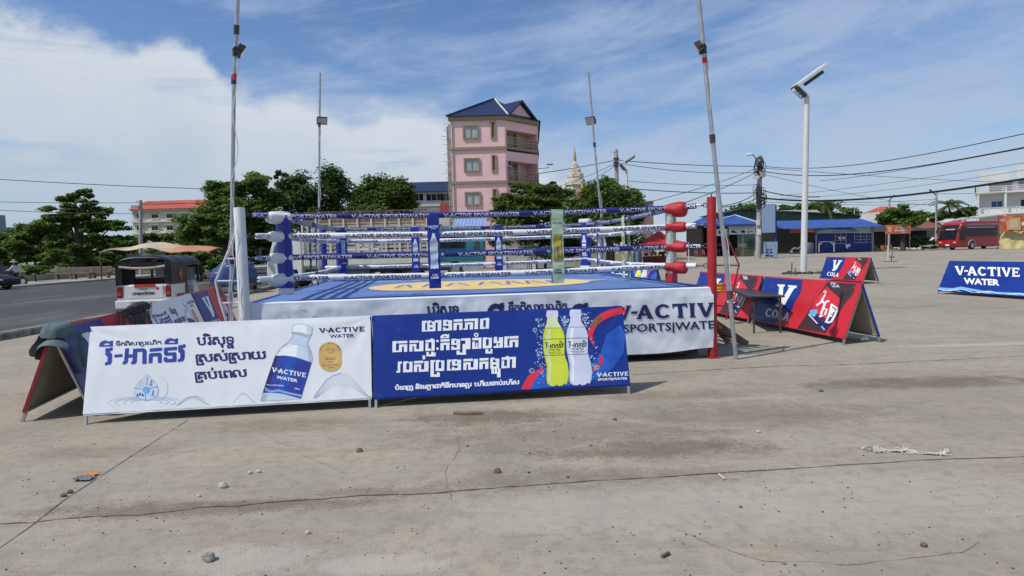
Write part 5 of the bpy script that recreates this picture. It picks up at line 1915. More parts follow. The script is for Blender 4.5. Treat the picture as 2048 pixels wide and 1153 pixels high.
# pink house
M_PINK = mat('pink_wall_paint', (.86, .55, .52), .75, .06, .4, dirt=((.5, .27, .28), .6, .9, .6))
M_OLIVE = mat('olive_trim', (.30, .25, .15), .7, .1)
M_NAVYR = mat('navy_roof_tiles', (.014, .020, .062), .4, .25, 1.5, bump=.4)
M_BRICKD = mat('raw_brick', (.30, .20, .16), .9, .25, 2)
D0 = 61
Zt, Z3, Z2, Z1 = pxz(233, 960, D0), pxz(297, 960, D0), pxz(365, 960, D0), pxz(432, 960, D0)
P0 = at(906, 400, D0)
P0.z = 0
P1 = at(1013, 400, D0)
P1.z = 0
P2 = Vector((2.87, 64.4, 0))
P1 = Vector((P1.x, 61, 0))
pk = thing('pink_house', 'tall pink house with navy tiled roof, corner balconies and olive bands', 'house', (0, 66, 0))
wd_ = (P2 - P1).normalized()
wn = Vector((wd_.y, -wd_.x, 0))
back = 13
mb = MB()
Q = [P0, P1, P1 + Vector((0, 0, 0)), Vector((P1.x, P1.y + 1.45 * 1.41, 0)), Vector((P2.x - wd_.x * .0, P2.y, 0)) - wn * 1.45]
outl = [(P0.x, P0.y), (P1.x, P1.y), (P1.x + wd_.x * .25, P1.y + wd_.y * .25), (P1.x + wd_.x * .25 - wn.x * 1.45, P1.y + wd_.y * .25 - wn.y * 1.45), (P2.x - wn.x * 1.45, P2.y - wn.y * 1.45), (P2.x, P2.y + back), (P0.x + 2.5, P0.y + back)]
mb.prism(outl, lambda x, y: (x, y, 0), lambda x, y: (x, y, Zt - .02))
mb.build('wall', M_PINK, pk)
# slabs, bands and cornice follow the full outline incl. balconies
full = [(P0.x, P0.y), (P1.x, P1.y), (P2.x, P2.y), (P2.x + .4, P2.y + back), (P0.x + 2.5, P0.y + back)]


def grow(o, g):
    cx = sum(p[0] for p in o) / len(o)
    cy = sum(p[1] for p in o) / len(o)
    return [(x + math.copysign(g, x - cx), y + math.copysign(g, y - cy)) for x, y in o]


for z, h, g, m, nm in ((Zt - .2, .36, .2, M_OLIVE, 'cornice'), (Z3, .24, .14, M_OLIVE, 'floor_band'), (Z2, .24, .14, M_OLIVE, 'floor_band'), (Z1, .24, .14, M_OLIVE, 'floor_band'),
                       (Zt - .85, .85, .06, M_PINK, 'parapet'), (Z3 - .75, .9, .05, M_PINK, 'parapet'), (Z2 - .75, .9, .05, M_PINK, 'parapet')):
    o = grow(full, g) if nm != 'parapet' else [tuple((P1 + wd_ * .02 + wn * .04).xy), tuple((P2 + wn * .04).xy), tuple((P2 - wn * 1.2).xy), tuple((P1 + wd_ * .3 - wn * 1.2).xy)]
    MB().prism(o, lambda x, y: (x, y, z - h / 2 + (.02 if nm == 'parapet' else 0)), lambda x, y: (x, y, z + h / 2)).build(nm, m, pk)
for z0, z1 in ((Z1, Z2), (Z2, Z3), (Z3, Zt)):
    zc = z0 + (z1 - z0) * .50
    c = at(945.5, 400, D0)
    window(pk, (c.x, P0.y, zc + .05), 1.35, 1.15, (0, -1, 0), M_OLIVE, M_CURT, 1, False, .14)
    c = at(990, 400, D0)
    window(pk, (c.x, P0.y, zc + .15), .36, 1.45, (0, -1, 0), M_OLIVE, MATS['weathered_wood'], 0, False, .10)
    # balcony: rear wall door and window, end pier, corner bracket, railing
    bc = P1.lerp(P2, .42) - wn * 1.44
    window(pk, bc + Vector((0, 0, zc - .25)), 1.7, 1.5, wn, M_OLIVE, M_CURT, 1, False, .08)
    window(pk, bc + Vector((0, 0, zc + .95)), 1.9, .55, wn, M_OLIVE, M_GLASS, 4, False, .08, name='vent_grille')
    mb = MB()
    pz = (z1 - z0) - .6
    mb.box(P2 - wn * .75 + Vector((0, 0, z0 + pz / 2 + .15)), (.16, 1.5, pz), math.atan2(wn.y, wn.x) - PI / 2)
    mb.box(P1.lerp(P2, .66) - wn * 1.2 + Vector((0, 0, z0 + pz / 2 + .15)), (.25, .25, pz), math.atan2(wn.y, wn.x) - PI / 2)
    mb.build('pier', M_PINK, pk)
    arch_ = [(0, 0)] + [(.9 * (1 - math.cos(t * PI / 16)), -.75 + .75 * math.sin(t * PI / 16)) for t in range(9)]
    ba = P1 + wd_ * .26
    MB().prism([(0, 0), (0, -.8), (.12, -.55), (.35, -.3), (.7, -.12), (1.2, 0)], lambda x, y: ba + wd_ * x + Vector((0, 0, z1 - .45 + y)), lambda x, y: ba + wd_ * x - wn * .2 + Vector((0, 0, z1 - .45 + y))).build('bracket', M_PINK, pk)
    rail(pk, P1 + wd_ * .3 + wn * .02 + Vector((0, 0, z0 + .15)), P2 + wn * .02 + Vector((0, 0, z0 + .15)), .85, mat('tan_rail_paint', (.36, .27, .18), .7), 6, 3)
# main roof and dormer
ap = at(988, 192, 66)
o = [(x, y, Zt + .0) for x, y in grow(full, .35)]
cx, cy = ap.x, ap.y + 1.5
mb = MB()
apx = Vector((cx, cy, ap.z))
rid = Vector((cx + .3, cy + 4, ap.z))
vs = [Vector(p) for p in o] + [apx, rid]
mb.add(vs, [(0, 1, 5), (1, 2, 5), (2, 3, 6, 5), (3, 4, 6), (4, 0, 5, 6)])
roof = mb.build('roof', M_NAVYR, pk)
MB().tube([vs[1] + Vector((0, 0, .05)), apx + Vector((0, 0, .08))], .07, 6).build('ridge_cap', M_WALLW, roof)
MB().tube([vs[0] + Vector((0, 0, .05)), apx + Vector((0, 0, .08))], .08, 6).build('ridge_cap', M_NAVYR, roof)
g0 = P1.lerp(P2, .12) + wn * .1 + Vector((0, 0, Zt + .1))
g1 = P1.lerp(P2, .92) + wn * .1 + Vector((0, 0, Zt + .1))
ga = P1.lerp(P2, .50) + wn * .1 + Vector((0, 0, pxz(206, 1037, 63)))
bv = -wn * 3.2
dm = MB().add([g0 - wn * .25, g1 - wn * .25, ga - wn * .25 - Vector((0, 0, .15))], [(0, 1, 2)]).build('dormer_face', M_PINK, roof, fixn=False)
mb = MB()
for a_ in (g0, g1):
    lo = a_ + (a_ - ga) * .14
    mb.add([lo + wn * .15, ga + wn * .15, ga + bv, lo + bv, lo + wn * .15 + Vector((0, 0, .16)), ga + wn * .15 + Vector((0, 0, .16)), ga + bv + Vector((0, 0, .16)), lo + bv + Vector((0, 0, .16))], [(0, 1, 2, 3), (4, 5, 6, 7), (0, 1, 5, 4), (3, 2, 6, 7), (0, 3, 7, 4)])
mb.build('dormer_roof', M_NAVYR, roof)
# unfinished left side with brickwork piers and rebar stubs
mb = MB()
mb.box((P0.x + .1, P0.y + 2.5, (Zt - .6) / 2), (.5, 4, Zt - .6))
mb.box((P0.x - .42, P0.y + 1.2, (Zt - .6) / 2), (.16, .16, Zt - .6))
mb.box((P0.x - .22, P0.y + .6, (Zt - .6) / 2), (.10, .10, Zt - .6))
mb.build('unfinished_side', mat('raw_concrete_side', (.34, .31, .28), .9, .25, 1.2), pk)
mb = MB()
rnd = random.Random(4)
for k in range(46):
    z = 2 + (Zt - 2.5) * k / 45
    mb.tube([(P0.x + .3, P0.y + .5 + (k % 3) * .5, z), (P0.x - .55 - rnd.uniform(0, .45), P0.y + .5 + (k % 3) * .5, z + rnd.uniform(-.05, .05))], .018, 4)
mb.build('rebar', M_RUST, pk)
for z_ in (Z2 + 1.75, Z1 + 1.6):
    ac_ = P1 + wd_ * .55 - wn * .25 + Vector((0, 0, z_))
    u_ = MB().box(ac_, (.8, .3, .6), math.atan2(wd_.y, wd_.x)).build('air_conditioner', M_WALLW, pk, bevel=.03)
    MB().lathe((0, 0, 0), [(.2, 0), (.2, .02)], 14)
    MB().box(ac_ + wn * .16 + wd_ * .12, (.42, .02, .42), math.atan2(wd_.y, wd_.x)).build('fan_grille', M_DSTEEL, u_)
MB().tube([P0 + Vector((.12, -.08, 0)), P0 + Vector((.12, -.08, Zt - .6))], .05, 6).build('drain_pipe', M_CONC, pk)
# wall lamp on the right edge
mb = MB()
mb.bar(P2 + Vector((0, 0, Z2 + 1.5)), P2 + Vector((1.1, -.3, Z2 + 1.55)), .05, .05)
mb.box(P2 + Vector((1.15, -.3, Z2 + 1.85)), (.6, .25, .08))
mb.build('wall_lamp', M_DSTEEL, pk)

# white building with navy roof behind
D = 82
bl = at(855, 430, D)
bl.z = 0
b2 = thing('white_building', 'low white building with a plain navy roof left of the pink house', 'building', bl, 0)
x0, x1 = at(792, 400, D).x, at(915, 400, D).x
zt = pxz(384, 860, D)
MB().box(((x0 + x1) / 2, D + 4, zt / 2), (x1 - x0, 8, zt)).build('wall', M_WALLW, b2)
zr = pxz(361, 860, D + 3)
mb = MB()
mb.add([(x0 - .5, D - .6, zt), (x1 + .5, D - .6, zt), (x1 + .5, D + 5, zr), (x0 - .5, D + 5, zr), (x0 - .5, D + 9, zt), (x1 + .5, D + 9, zt)], [(0, 1, 2, 3), (3, 2, 5, 4), (0, 3, 4), (1, 5, 2)])
mb.build('roof', M_NAVYR, b2)
for x, w_, mu in ((868, 2.0, 2), (892, 1.0, 1), (838, 1.2, 1)):
    window(b2, (at(x, 395, D).x, D, pxz(395, x, D)), w_, .95, (0, -1, 0), M_WALLW, M_GLASS, mu, False, .08)
MB().box((at(865, 420, D).x, D - .05, pxz(411, 865, D)), (x1 - x0, .2, .25)).build('ledge', M_WALLW, b2)
mb = MB()
for k in range(14):
    mb.box((x0 + .6 + k * .42, D - .06, pxz(420, 850, D)), (.06, .06, 1.0))
for z in (-.5, 0, .5):
    mb.box((x0 + 3.3, D - .07, pxz(420, 850, D) + z), (6, .06, .06))
mb.build('window_grille', mat('grey_grille', (.4, .42, .44), .6), b2)
MB().box((at(891, 415, D).x, D - .1, pxz(416, 891, D)), (1.3, .12, 1.1)).build('red_shutter', mat('faded_red_paint', (.40, .08, .07), .7), b2)

# cream school building at left, far away
D = 150
x0, x1 = at(266, 450, D).x, at(445, 450, D).x
cb = thing('cream_school', 'cream three storey school with red roof far behind the left trees', 'building', ((x0 + x1) / 2, D, 0), 0)
M_CREAMW = mat('cream_wall', (.62, .58, .47), .8, .05, .3)
zt = pxz(419, 300, D)
MB().box(((x0 + x1) / 2, D + 5, zt / 2), (x1 - x0, 10, zt)).build('wall', M_CREAMW, cb)
M_REDT = mat('red_roof_tiles', (.42, .085, .05), .7, .15, .6)
zr = pxz(401, 300, D + 4)
mb = MB()
mb.add([(x0 - .6, D - .8, zt), (x1 + .6, D - .8, zt), (x1 + .6, D + 6, zr), (x0 + .2, D + 6, zr), (x0 - .6, D + 11, zt), (x1 + .6, D + 11, zt)], [(0, 1, 2, 3), (3, 2, 5, 4), (0, 3, 4), (1, 5, 2)])
mb.build('roof', M_REDT, cb)
for y in (420, 443, 467):
    MB().box(((x0 + x1) / 2, D - .2, pxz(y + 1, 300, D)), (x1 - x0 + .3, .5, .35)).build('ledge', M_CREAMW, cb)
for y in (433, 457, 481):
    for x in (280, 310, 340, 370, 400, 425):
        window(cb, (at(x, y, D).x, D, pxz(y, x, D)), 1.5, 1.0, (0, -1, 0), M_CREAMW, M_GLASS, 1, True, .12, .5)
# grey building corner at far left edge
D = 80
gb = thing('grey_building', 'grey blank building edge at the left border of the view', 'building', at(-30, 500, D) * 1.0)
xr = at(12, 450, D + 8).x
MB().box((xr - 5, D + 4, pxz(422, 5, D) / 2), (10, 8, pxz(422, 5, D))).build('wall', mat('grey_render', (.30, .30, .32), .8), gb)
MB().box((xr - 5, D - .1, pxz(468, 5, D)), (10.1, .3, .5)).build('ledge', M_WALLW, gb)
MB().box((xr - 2, D - .1, pxz(474, 5, D)), (3, .1, .5)).build('signboard', M_RED, gb)
# radio mast
mt = thing('radio_mast', 'thin red and white radio mast beyond the layered tree', 'mast', at(178, 500, 190) * 1.0)
b = at(178, 470, 190)
mb = MB()
tp = at(178, 378, 190)
for dx, dy in ((-.35, 0), (.35, 0), (0, .5)):
    mb.tube([(b.x + dx * 1.6, b.y + dy, 0), (tp.x + dx * .6, tp.y + dy * .5, tp.z)], .07, 4)
for k in range(14):
    z = tp.z * k / 14
    mb.tube([(b.x - .5, b.y, z), (b.x + .5, b.y, z + tp.z / 14)], .05, 4)
mb.build('lattice', mat('mast_paint', (.30, .22, .22), .7), mt)
mb = MB()
for dx in (-.6, .6):
    mb.box((tp.x + dx, tp.y, tp.z - .8), (.3, .3, 2.2))
mb.build('antenna', M_STEEL, mt)

# pagoda
D = 120
k_ = D / FPX
pc = at(1153, 480, D)
pc.z = 0
pg = thing('pagoda', 'white tiered pagoda with a slender gilded spire', 'pagoda', pc)
M_PAG = mat('aged_white_stone', (.60, .55, .45), .8, .12, .8, dirt=((.33, .28, .2), .5, .85, 1.2))
zz = lambda y: pxz(y, 1153, D)
prof = [(19, 470), (19, 374), (22, 371), (22, 369), (17.5, 367), (16.5, 357), (17.5, 355), (17.5, 353.5), (13, 351), (12, 345), (12.5, 343.5), (9, 341), (8, 336), (7, 335), (7, 333.5), (4.5, 331), (3.8, 326), (2.4, 322)]
MB().lathe(pc, [(r * k_, zz(y)) for r, y in prof], 8, square=True).build('tower', M_PAG, pg)
prof = [(2.6, 323), (3.4, 319), (2.4, 314), (2.8, 311), (1.8, 308), (1.9, 305), (1.0, 302), (1.1, 300), (.6, 298), (.3, 292.5)]
MB().lathe(pc, [(r * k_, zz(y)) for r, y in prof], 10).build('spire', mat('gilded_stone', (.40, .30, .16), .5, .2, 4), pg, smooth=True)
for r, y0, y1, w_ in ((20, 369, 359, 6), (16, 353, 346, 5), (11.5, 343, 337, 3.6), (6.5, 333, 328, 2.4)):
    for q in range(8):
        an = PI / 4 * q + PI / 8 * 0 - PI / 2
        c = pc + Vector((math.cos(an), math.sin(an), 0)) * (r * k_ * .96)
        t_ = Vector((-math.sin(an), math.cos(an), 0))
        n_ = Vector((math.cos(an), math.sin(an), 0))
        hh = zz(y1) - zz(y0)
        MB().prism([(-w_ * k_, 0), (w_ * k_, 0), (w_ * k_ * .75, hh * .5), (0, hh), (-w_ * k_ * .75, hh * .5)], lambda x, y: c + t_ * x + Vector((0, 0, zz(y0) + y)), lambda x, y: c + t_ * x - n_ * .5 + Vector((0, 0, zz(y0) + y))).build('gable', M_PAG, pg)
for q in range(8):
    an = PI / 4 * q - PI / 2 + PI / 8
    for r, y0, y1 in ((21, 371, 361), (16.5, 354, 346), (11.5, 344, 337)):
        c = pc + Vector((math.cos(an), math.sin(an), 0)) * (r * k_)
        MB().lathe(c, [(.7 * k_, zz(y0)), (1.2 * k_, zz((y0 + y1) / 2)), (.2 * k_, zz(y1))], 6).build('finial', M_PAG, pg)
# temple roof with naga finials
D = 96
tr = thing('temple_hall', 'orange tiled temple roof with golden serpent finials among the trees', 'temple', at(1150, 500, D) * 1.0)
M_ORT = mat('orange_roof_tiles', (.46, .17, .07), .6, .3, 2.2)
M_GILT = mat('gilt_paint', (.62, .40, .10), .45, .2, 3)
a_, b_, c_ = at(1166, 372, D), at(1098, 440, D), at(1190, 440, D)
mb = MB()
for s, (q0, q1, q2) in enumerate(((at(1128, 396, D), at(1100, 438, D), at(1150, 438, D)), (at(1163, 372, D + 4), at(1120, 436, D + 4), at(1195, 436, D + 4)))):
    bk_ = Vector((1.5, 7, 0))
    mb.add([q0, q1, q2, q0 + bk_, q1 + bk_, q2 + bk_], [(0, 1, 4, 3), (0, 3, 5, 2), (0, 2, 1), (3, 4, 5)])
mb.build('roof', M_ORT, tr)
for q in ([(1112, 428), (1104, 418), (1108, 405), (1102, 395)], [(1124, 412), (1112, 402), (1118, 388), (1110, 378)], [(1128, 398), (1120, 388), (1122, 376), (1119, 370)], [(1163, 400), (1162, 384), (1165, 372), (1162, 366)]):
    MB().tube([at(x, y, D - .2) for x, y in q], [.3, .26, .18, .05], 6).build('finial', M_GILT, tr, smooth=True)
MB().box((at(1145, 450, D).x, D + 5, 1.6), (7, 6, 3.2)).build('wall', M_PAG, tr)

# brick water tank stub at the far roofline
bt = at(1297, 440, 90)
tk = thing('brick_tower', 'small brick rooftop hut right of the round glossy tree', 'building', Vector((bt.x, 90, 0)))
MB().box((bt.x, 91, pxz(404, 1297, 90) / 2), (1.5, 1.5, pxz(404, 1297, 90))).build('wall', M_BRICKD, tk)
MB().box((bt.x, 91, pxz(403, 1297, 90)), (1.7, 1.7, .15)).build('roof_slab', M_CONC, tk)

# ------------------------------------------------------------------ floodlight poles round the ring
def flood(pts, label, lamp_px, facing, D0_, D1_, r=.028, collar=True):
    """pts: photo pixels from foot to top; D: distances at foot and top"""
    n = len(pts)
    q = [at(x, y, D0_ + (D1_ - D0_) * i / (n - 1)) for i, (x, y) in enumerate(pts)]
    base = Vector((q[0].x, q[0].y, 0))
    root = thing('floodlight_pole', label, 'floodlight', base, 0, 'floodlight poles around the ring')
    q[0] = base
    mb = MB()
    mb.tube(q, r, 10)
    mb.build('pole', M_STEEL, root, smooth=True)
    for i in range(1, n - 1):
        d = (q[i + 1] - q[i]).normalized()
        MB().tube([q[i] - d * .06, q[i] + d * .06], r * 1.35, 10).build('pole_coupling', M_DSTEEL, root)
    # nearest point on the pole to the lamp
    i = min(range(n), key=lambda k: abs(pts[k][1] - lamp_px[1]))
    t = (lamp_px[1] - pts[0][1]) / (pts[-1][1] - pts[0][1])
    Dl = D0_ + (D1_ - D0_) * t
    c = at(*lamp_px, Dl)
    f = Vector(facing).normalized()
    side = f.cross(Vector((0, 0, 1))).normalized()
    up = side.cross(f)
    M = Matrix((side, f, up)).transposed()
    sc = Dl / 9.6
    S = .15 * (1 if sc < 1.3 else 1.4)
    lamp = MB()
    lamp.box(c, (S * 1.25, .04, S), M=M)
    for k in range(6):
        lamp.box(c - f * .04 + side * (S * 1.1 * (k / 5 - .5)), (.008, .05, S * .9), M=M)
    la = lamp.build('lamp_head', M_DSTEEL, root)
    MB().box(c + f * .022, (S * 1.1, .006, S * .82), M=M).build('lamp_glass', mat('lamp_glass', (.45, .45, .42), .2, .2, 40), la)
    pole_pt = min((q[k].lerp(q[k + 1], j / 20) for k in range(n - 1) for j in range(21)), key=lambda p: abs(p.z - c.z))
    br = MB()
    for s in (-1, 1):
        br.bar(c + side * s * S * .62, c + side * s * S * .62 - f * .09 - up * .02, .02, .012)
    br.bar(c - f * .09 + side * S * .62 - up * .02, c - f * .09 - side * S * .62 - up * .02, .02, .012)
    br.bar(c - f * .09 - up * .02, pole_pt, .02, .02)
    br.build('bracket', M_DSTEEL, la)
    MB().tube([pole_pt + Vector((0, 0, -.05)), pole_pt + Vector((0, 0, .05))], r * 1.5, 8).build('clamp', M_DSTEEL, root)
    # cable taped down the pole
    cb = []
    for k in range(26):
        u = k / 25
        p = pole_pt.lerp(q[1] if n > 2 else q[0], u)
        cb.append(p + Vector((.045 * math.sin(u * 17) * math.sin(u * PI) + r * .9, -.02, 0)))
    MB().tube(cb, .006, 5).build('cable', M_BARE, root)
    return root, pole_pt, q


r_, pp, q = flood([(458, 735), (463, 520), (468, 160), (473, 60), (478, -60)], 'tall steel pole with black floodlight behind the white ring post', (483, 104), (.75, .35, -.55), 9.3, 9.0)
MB().tube([pp.lerp(q[1], .10), pp.lerp(q[1], .13)], .032, 8).build('tape_band', M_RED, r_)
r_, pp, q = flood([(637, 572), (638, 420), (639, 250), (640, 146)], 'slim steel pole with square floodlight above the rear left ring corner', (644, 242), (.3, -.75, -.6), 17.3, 17.2)
r_, pp, q = flood([(1215, 548), (1203, 440), (1189, 290), (1177, 146)], 'leaning slim steel pole with floodlight above the rear right ring corner', (1181, 242), (-.5, -.7, -.5), 17.6, 17.4)
r_, pp, q = flood([(1472, 721), (1459, 590), (1425, 278), (1407, 100), (1392, -60)], 'tall leaning steel pole with black floodlight beside the red ring post', (1396, 97), (-.8, .25, -.5), 9.6, 9.5, .032)
MB().tube([pp.lerp(q[2], .09), pp.lerp(q[2], .15)], .036, 8).build('tape_band', M_RED, r_)

# ------------------------------------------------------------------ black folding table with amber container, wooden steps
tops = [G(1450, 598, .70), G(1553, 600, .70)]
zt = .70
ta, tb = G(1508, 667), G(1548, 665)
tl = G(1462, 641)
U1 = (ta - tl)
U1.z = 0
U1.normalize()
V1 = Vector((-U1.y, U1.x, 0))
if V1.dot(tb - ta) < 0:
    V1 = -V1
Lx, Ly = (ta - tl).length, .48
table = thing('folding_table', 'black folding table standing right of the red ring post', 'table', (tl + ta) / 2 + V1 * Ly / 2, math.atan2(U1.y, U1.x))
mb = MB()
c = (tl + ta) / 2 + V1 * Ly / 2 + Vector((0, 0, zt))
mb.box(c, (Lx + .12, Ly + .14, .028), math.atan2(U1.y, U1.x))
mb.build('tabletop', mat('black_table_top', (.035, .033, .034), .4, .3, 5), table, bevel=.008)
for s in (0, 1):
    for t in (0, 1):
        p = tl + U1 * Lx * s + V1 * Ly * t
        MB().bar(p, p + Vector((0, 0, zt - .015)), .03, .03).build('leg', M_DSTEEL, table)
mb = MB()
for s in (0, 1):
    mb.bar(tl + U1 * Lx * s + Vector((0, 0, .3)), tl + U1 * Lx * s + V1 * Ly + Vector((0, 0, .3)), .02, .02)
    p = tl + U1 * Lx * s
    for t in (0, 1):
        w_ = p + V1 * Ly * t
        mb.bar(w_ + Vector((0, 0, .5)), w_ + U1 * (.2 if s == 0 else -.2) + Vector((0, 0, zt - .02)), .018, .018)
for t in (0, 1):
    mb.bar(tl + V1 * Ly * t + Vector((0, 0, zt - .035)), ta + V1 * Ly * t + Vector((0, 0, zt - .035)), .02, .03)
mb.build('leg_brace', M_DSTEEL, table)
jc = G(1440, 583, .714)
jar = thing('amber_container', 'amber glass ashtray like container on the black table by the red post', 'container', jc)
M_AMB = mat('amber_glass', (.62, .30, .015), .12, .15, 20, spec=.6)
MB().lathe(jc, [(.085, 0), (.09, .012), (.07, .03), (.072, .05), (.082, .055), (.082, .10), (.068, .105), (.07, .125), (.074, .13), (.07, .165), (.055, .17)], 18).build('bowl', M_AMB, jar, smooth=True)
MB().lathe(jc + Vector((0, 0, -.012)), [(.11, 0), (.13, .012), (.11, .014)], 18).build('saucer', M_DSTEEL, jar, smooth=True)
# wooden steps: two dark stringers and treads at the right side of the ring
sp0, sp1 = G(1495, 690), G(1480, 713)
s_top = [RP(3.36, -2.25, .78), RP(3.36, -2.85, .78)]
e0, e1 = G(1494, 690), G(1474, 706)
st = thing('wooden_steps', 'dark wooden step ladder leaning against the right side of the ring', 'steps', (e0 + e1) / 2)
for a, b in ((s_top[0], e0), (s_top[1], G(1458, 684))):
    MB().bar(b, a, .035, .12, up=(0, 0, 1)).build('stringer', M_WOOD, st)
for k in range(4):
    t = .2 + k * .2
    a, b = e0.lerp(s_top[0], t), G(1458, 684).lerp(s_top[1], t)
    MB().bar(a, b, .14, .025).build('tread', M_WOOD, st)
cu = G(1563, 682) if False else G(1727, 683)
cup = thing('plastic_cup', 'crushed clear plastic cup under the open end of the cola board', 'cup', cu)
Mc = Matrix.Rotation(R_(80), 3, 'Y')
mb = MB().lathe((0, 0, 0), [(.035, -.06), (.04, 0), (.05, .06), (.046, .058), (.036, 0)], 14)
mb.v = [tuple(Mc @ Vector(p) + cu + Vector((0, 0, .045))) for p in mb.v]
mb.build('cup', mat('clear_plastic', (.6, .62, .62), .25, .1, 20), cup, smooth=True)

# ------------------------------------------------------------------ tuk-tuk
M_TW = mat('white_car_paint', (.66, .66, .64), .35, .04, 2, coat=.3, dirt=((.36, .34, .30), .6, .9, 2.5))
M_BLKC = mat('black_canopy_vinyl', (.009, .009, .010), .42, .3, 3, bump=.15)
M_TAIL = mat('tail_lens', (.22, .012, .012), .2, .2, 30)
tk = thing('tuk_tuk', 'white three wheeled taxi with black canopy, seen from behind by the kerb', 'tuk-tuk', (-10.62, 18.75, 0), R_(7.5))
MT = ROOTM[tk]


def L_(x, y, z):
    return MT @ Vector((x, y, z))


def lb(mb, x0, x1, y0, y1, z0, z1, mi=0):
    return mb.box((0, 0, 0), (1, 1, 1)) if False else mb.add([L_(x, y, z) for z in (z0, z1) for y in (y0, y1) for x in (x0, x1)], [(0, 2, 3, 1), (4, 5, 7, 6), (0, 1, 5, 4), (2, 6, 7, 3), (0, 4, 6, 2), (1, 3, 7, 5)], mi)


HWT = .74
sec = [(0.03, .40), (0, .62), (.03, .98), (1.12, .96), (1.30, .84), (1.36, .36), (1.3, .26), (.5, .26), (.12, .30)]
mb = MB().prism(sec, lambda y, z: L_(-HWT, y, z), lambda y, z: L_(HWT, y, z))
body = mb.build('body', M_TW, tk, bevel=.03)
fl_ = MB()
lb(fl_, -.70, .70, 1.30, 2.35, .28, .36)
fl_.build('floor', M_DSTEEL, tk)
MB().prism([(2.3, .28), (2.22, .95), (2.36, 1.02), (2.62, .82), (2.84, .50), (2.80, .30)], lambda y, z: L_(-.62, y, z), lambda y, z: L_(.62, y, z)).build('nose', M_TW, tk, bevel=.05)
b_ = MB()
lb(b_, -.77, .77, -.10, .10, .30, .54)
b_.build('bumper', M_TW, tk, bevel=.03)
tr_ = MB()
lb(tr_, -.52, .52, -.018, .04, .60, .95)
tr_.build('tailgate', M_TW, tk, bevel=.015)
# canopy roof
mb = MB()


def cano(a, b):
    y = -.03 + 2.62 * b
    x = -1 + 2 * a
    e = min(1, (.10 + b) / .16, (1.10 - b) / .14)
    w_ = .76
    z = 1.50 + .30 * (1 - abs(x) ** 3.2) ** .5 * (.55 + .45 * max(0, min(1, e))) + .012 * math.sin(b * 19)
    return L_(x * w_, y, z)


mb.grid(cano, 20, 26)
roof_ = mb.build('canopy_roof', M_BLKC, tk, smooth='all')
sol = roof_.modifiers.new('thick', 'SOLIDIFY')
sol.thickness = .03
for s in (-1, 1):
    mb = MB()
    lb(mb, s * .745 - .012, s * .745 + .012, 0.0, 1.18, .96, 1.55)
    lb(mb, s * .745 - .015, s * .745 + .015, 1.18, 1.26, .90, 1.55)
    lb(mb, s * .66 - .085, s * .66 + .085, -.02, .02, .99, 1.56)
    mb.build('canopy_side', M_BLKC, tk)
    mb = MB()
    lb(mb, s * .70 - .03, s * .70 + .03, 2.36, 2.44, .95, 1.55)
    mb.build('windscreen_post', M_BLKC, tk)
mb = MB()
lb(mb, -.575, .575, -.015, .015, 1.49, 1.62)
lb(mb, -.76, .76, -.028, -.0, 1.52, 1.60)
mb.build('rear_header', M_BLKC, tk)
mb = MB()
lb(mb, -.72, .72, 2.38, 2.42, 1.42, 1.56)
mb.build('front_header', M_BLKC, tk)
# rolled rear curtain, rounded
pts = [L_(-.62 + 1.24 * t / 12, -.05, 1.50 - .055 * math.sin(PI * t / 12)) for t in range(13)]
MB().tube(pts, .035, 8).build('rolled_curtain', mat('beige_curtain', (.36, .31, .26), .8, .2, 8), tk, smooth=True)
m_ = MB()
lb(m_, -.62, .62, .85, .95, .55, 1.14)
m_.build('seat_back', mat('red_seat_vinyl', (.12, .012, .014), .5, .2, 5), tk, bevel=.03)
m_ = MB()
lb(m_, -.25, .1, 1.75, 1.85, .5, 1.12)
m_.build('driver_seat', M_BLKC, tk, bevel=.03)
# passenger glimpsed through the rear window
for s in (-1, 1):
    m_ = MB()
    lb(m_, s * .655 - .075, s * .655 + .075, -.022, .03, .60, .93)
    lens = m_.build('tail_light', M_TAIL, tk, bevel=.012)
    m_ = MB()
    lb(m_, s * .655 - .05, s * .655 + .05, -.028, -.02, .68, .76)
    m_.build('lens_insert', mat('amber_lens', (.30, .10, .02), .25), lens)
m_ = MB()
lb(m_, -.25, .32, -.035, -.019, .895, .985)
m_.build('red_sticker', mat('red_sticker_vinyl', (.42, .05, .035), .5, .35, 30), tk)
m_ = MB()
lb(m_, -.36, .36, -.112, -.102, .345, .50)
pr = m_.build('plate_recess', mat('grey_plastic', (.35, .35, .34), .6, .25, 25), tk)
m_ = MB()
lb(m_, -.16, .18, -.120, -.113, .36, .455)
pl = m_.build('number_plate', M_PRW, tk)
fr = Frame(L_(-.16, -.1205, .36), (MT.to_3x3() @ Vector((1, 0, 0))), (0, 0, 1))
ta_ = Art(fr, fr)
ta_.uvspace = True
ta_.put('plate_number', merge([(latin('1HT-4892', .02), .02, .025, .062, .06)]), M_NAVY, 1)
ta_.finish(pl)
fr = Frame(L_(-.5, -.0195, .6), (MT.to_3x3() @ Vector((1, 0, 0))), (0, 0, 1))
ta_ = Art(fr, fr)
ta_.uvspace = True
v, f = latin('maxima', .045)
ta_.poly('name_badge', arc(.48, .13, .36, .075, 0, 340, 18), mat('pale_grey_print', (.5, .5, .5), .5), 0)
mx = max(p[0] for p in v)
ta_.put('name_badge', ([(.19 + x / mx * .58 + y * .05, .09 + y * .13) for x, y in v], f), M_BLK, 2)
v, f = latin('BAJAJ', .03)
mx = max(p[0] for p in v)
ta_.put('name_badge', ([(.38 + x / mx * .22, .235 + y * .05) for x, y in v], f), M_BLK, 2)
ta_.disc('name_badge', (.87, .26), .045, .04, M_RED, 1)
ta_.finish(tk)
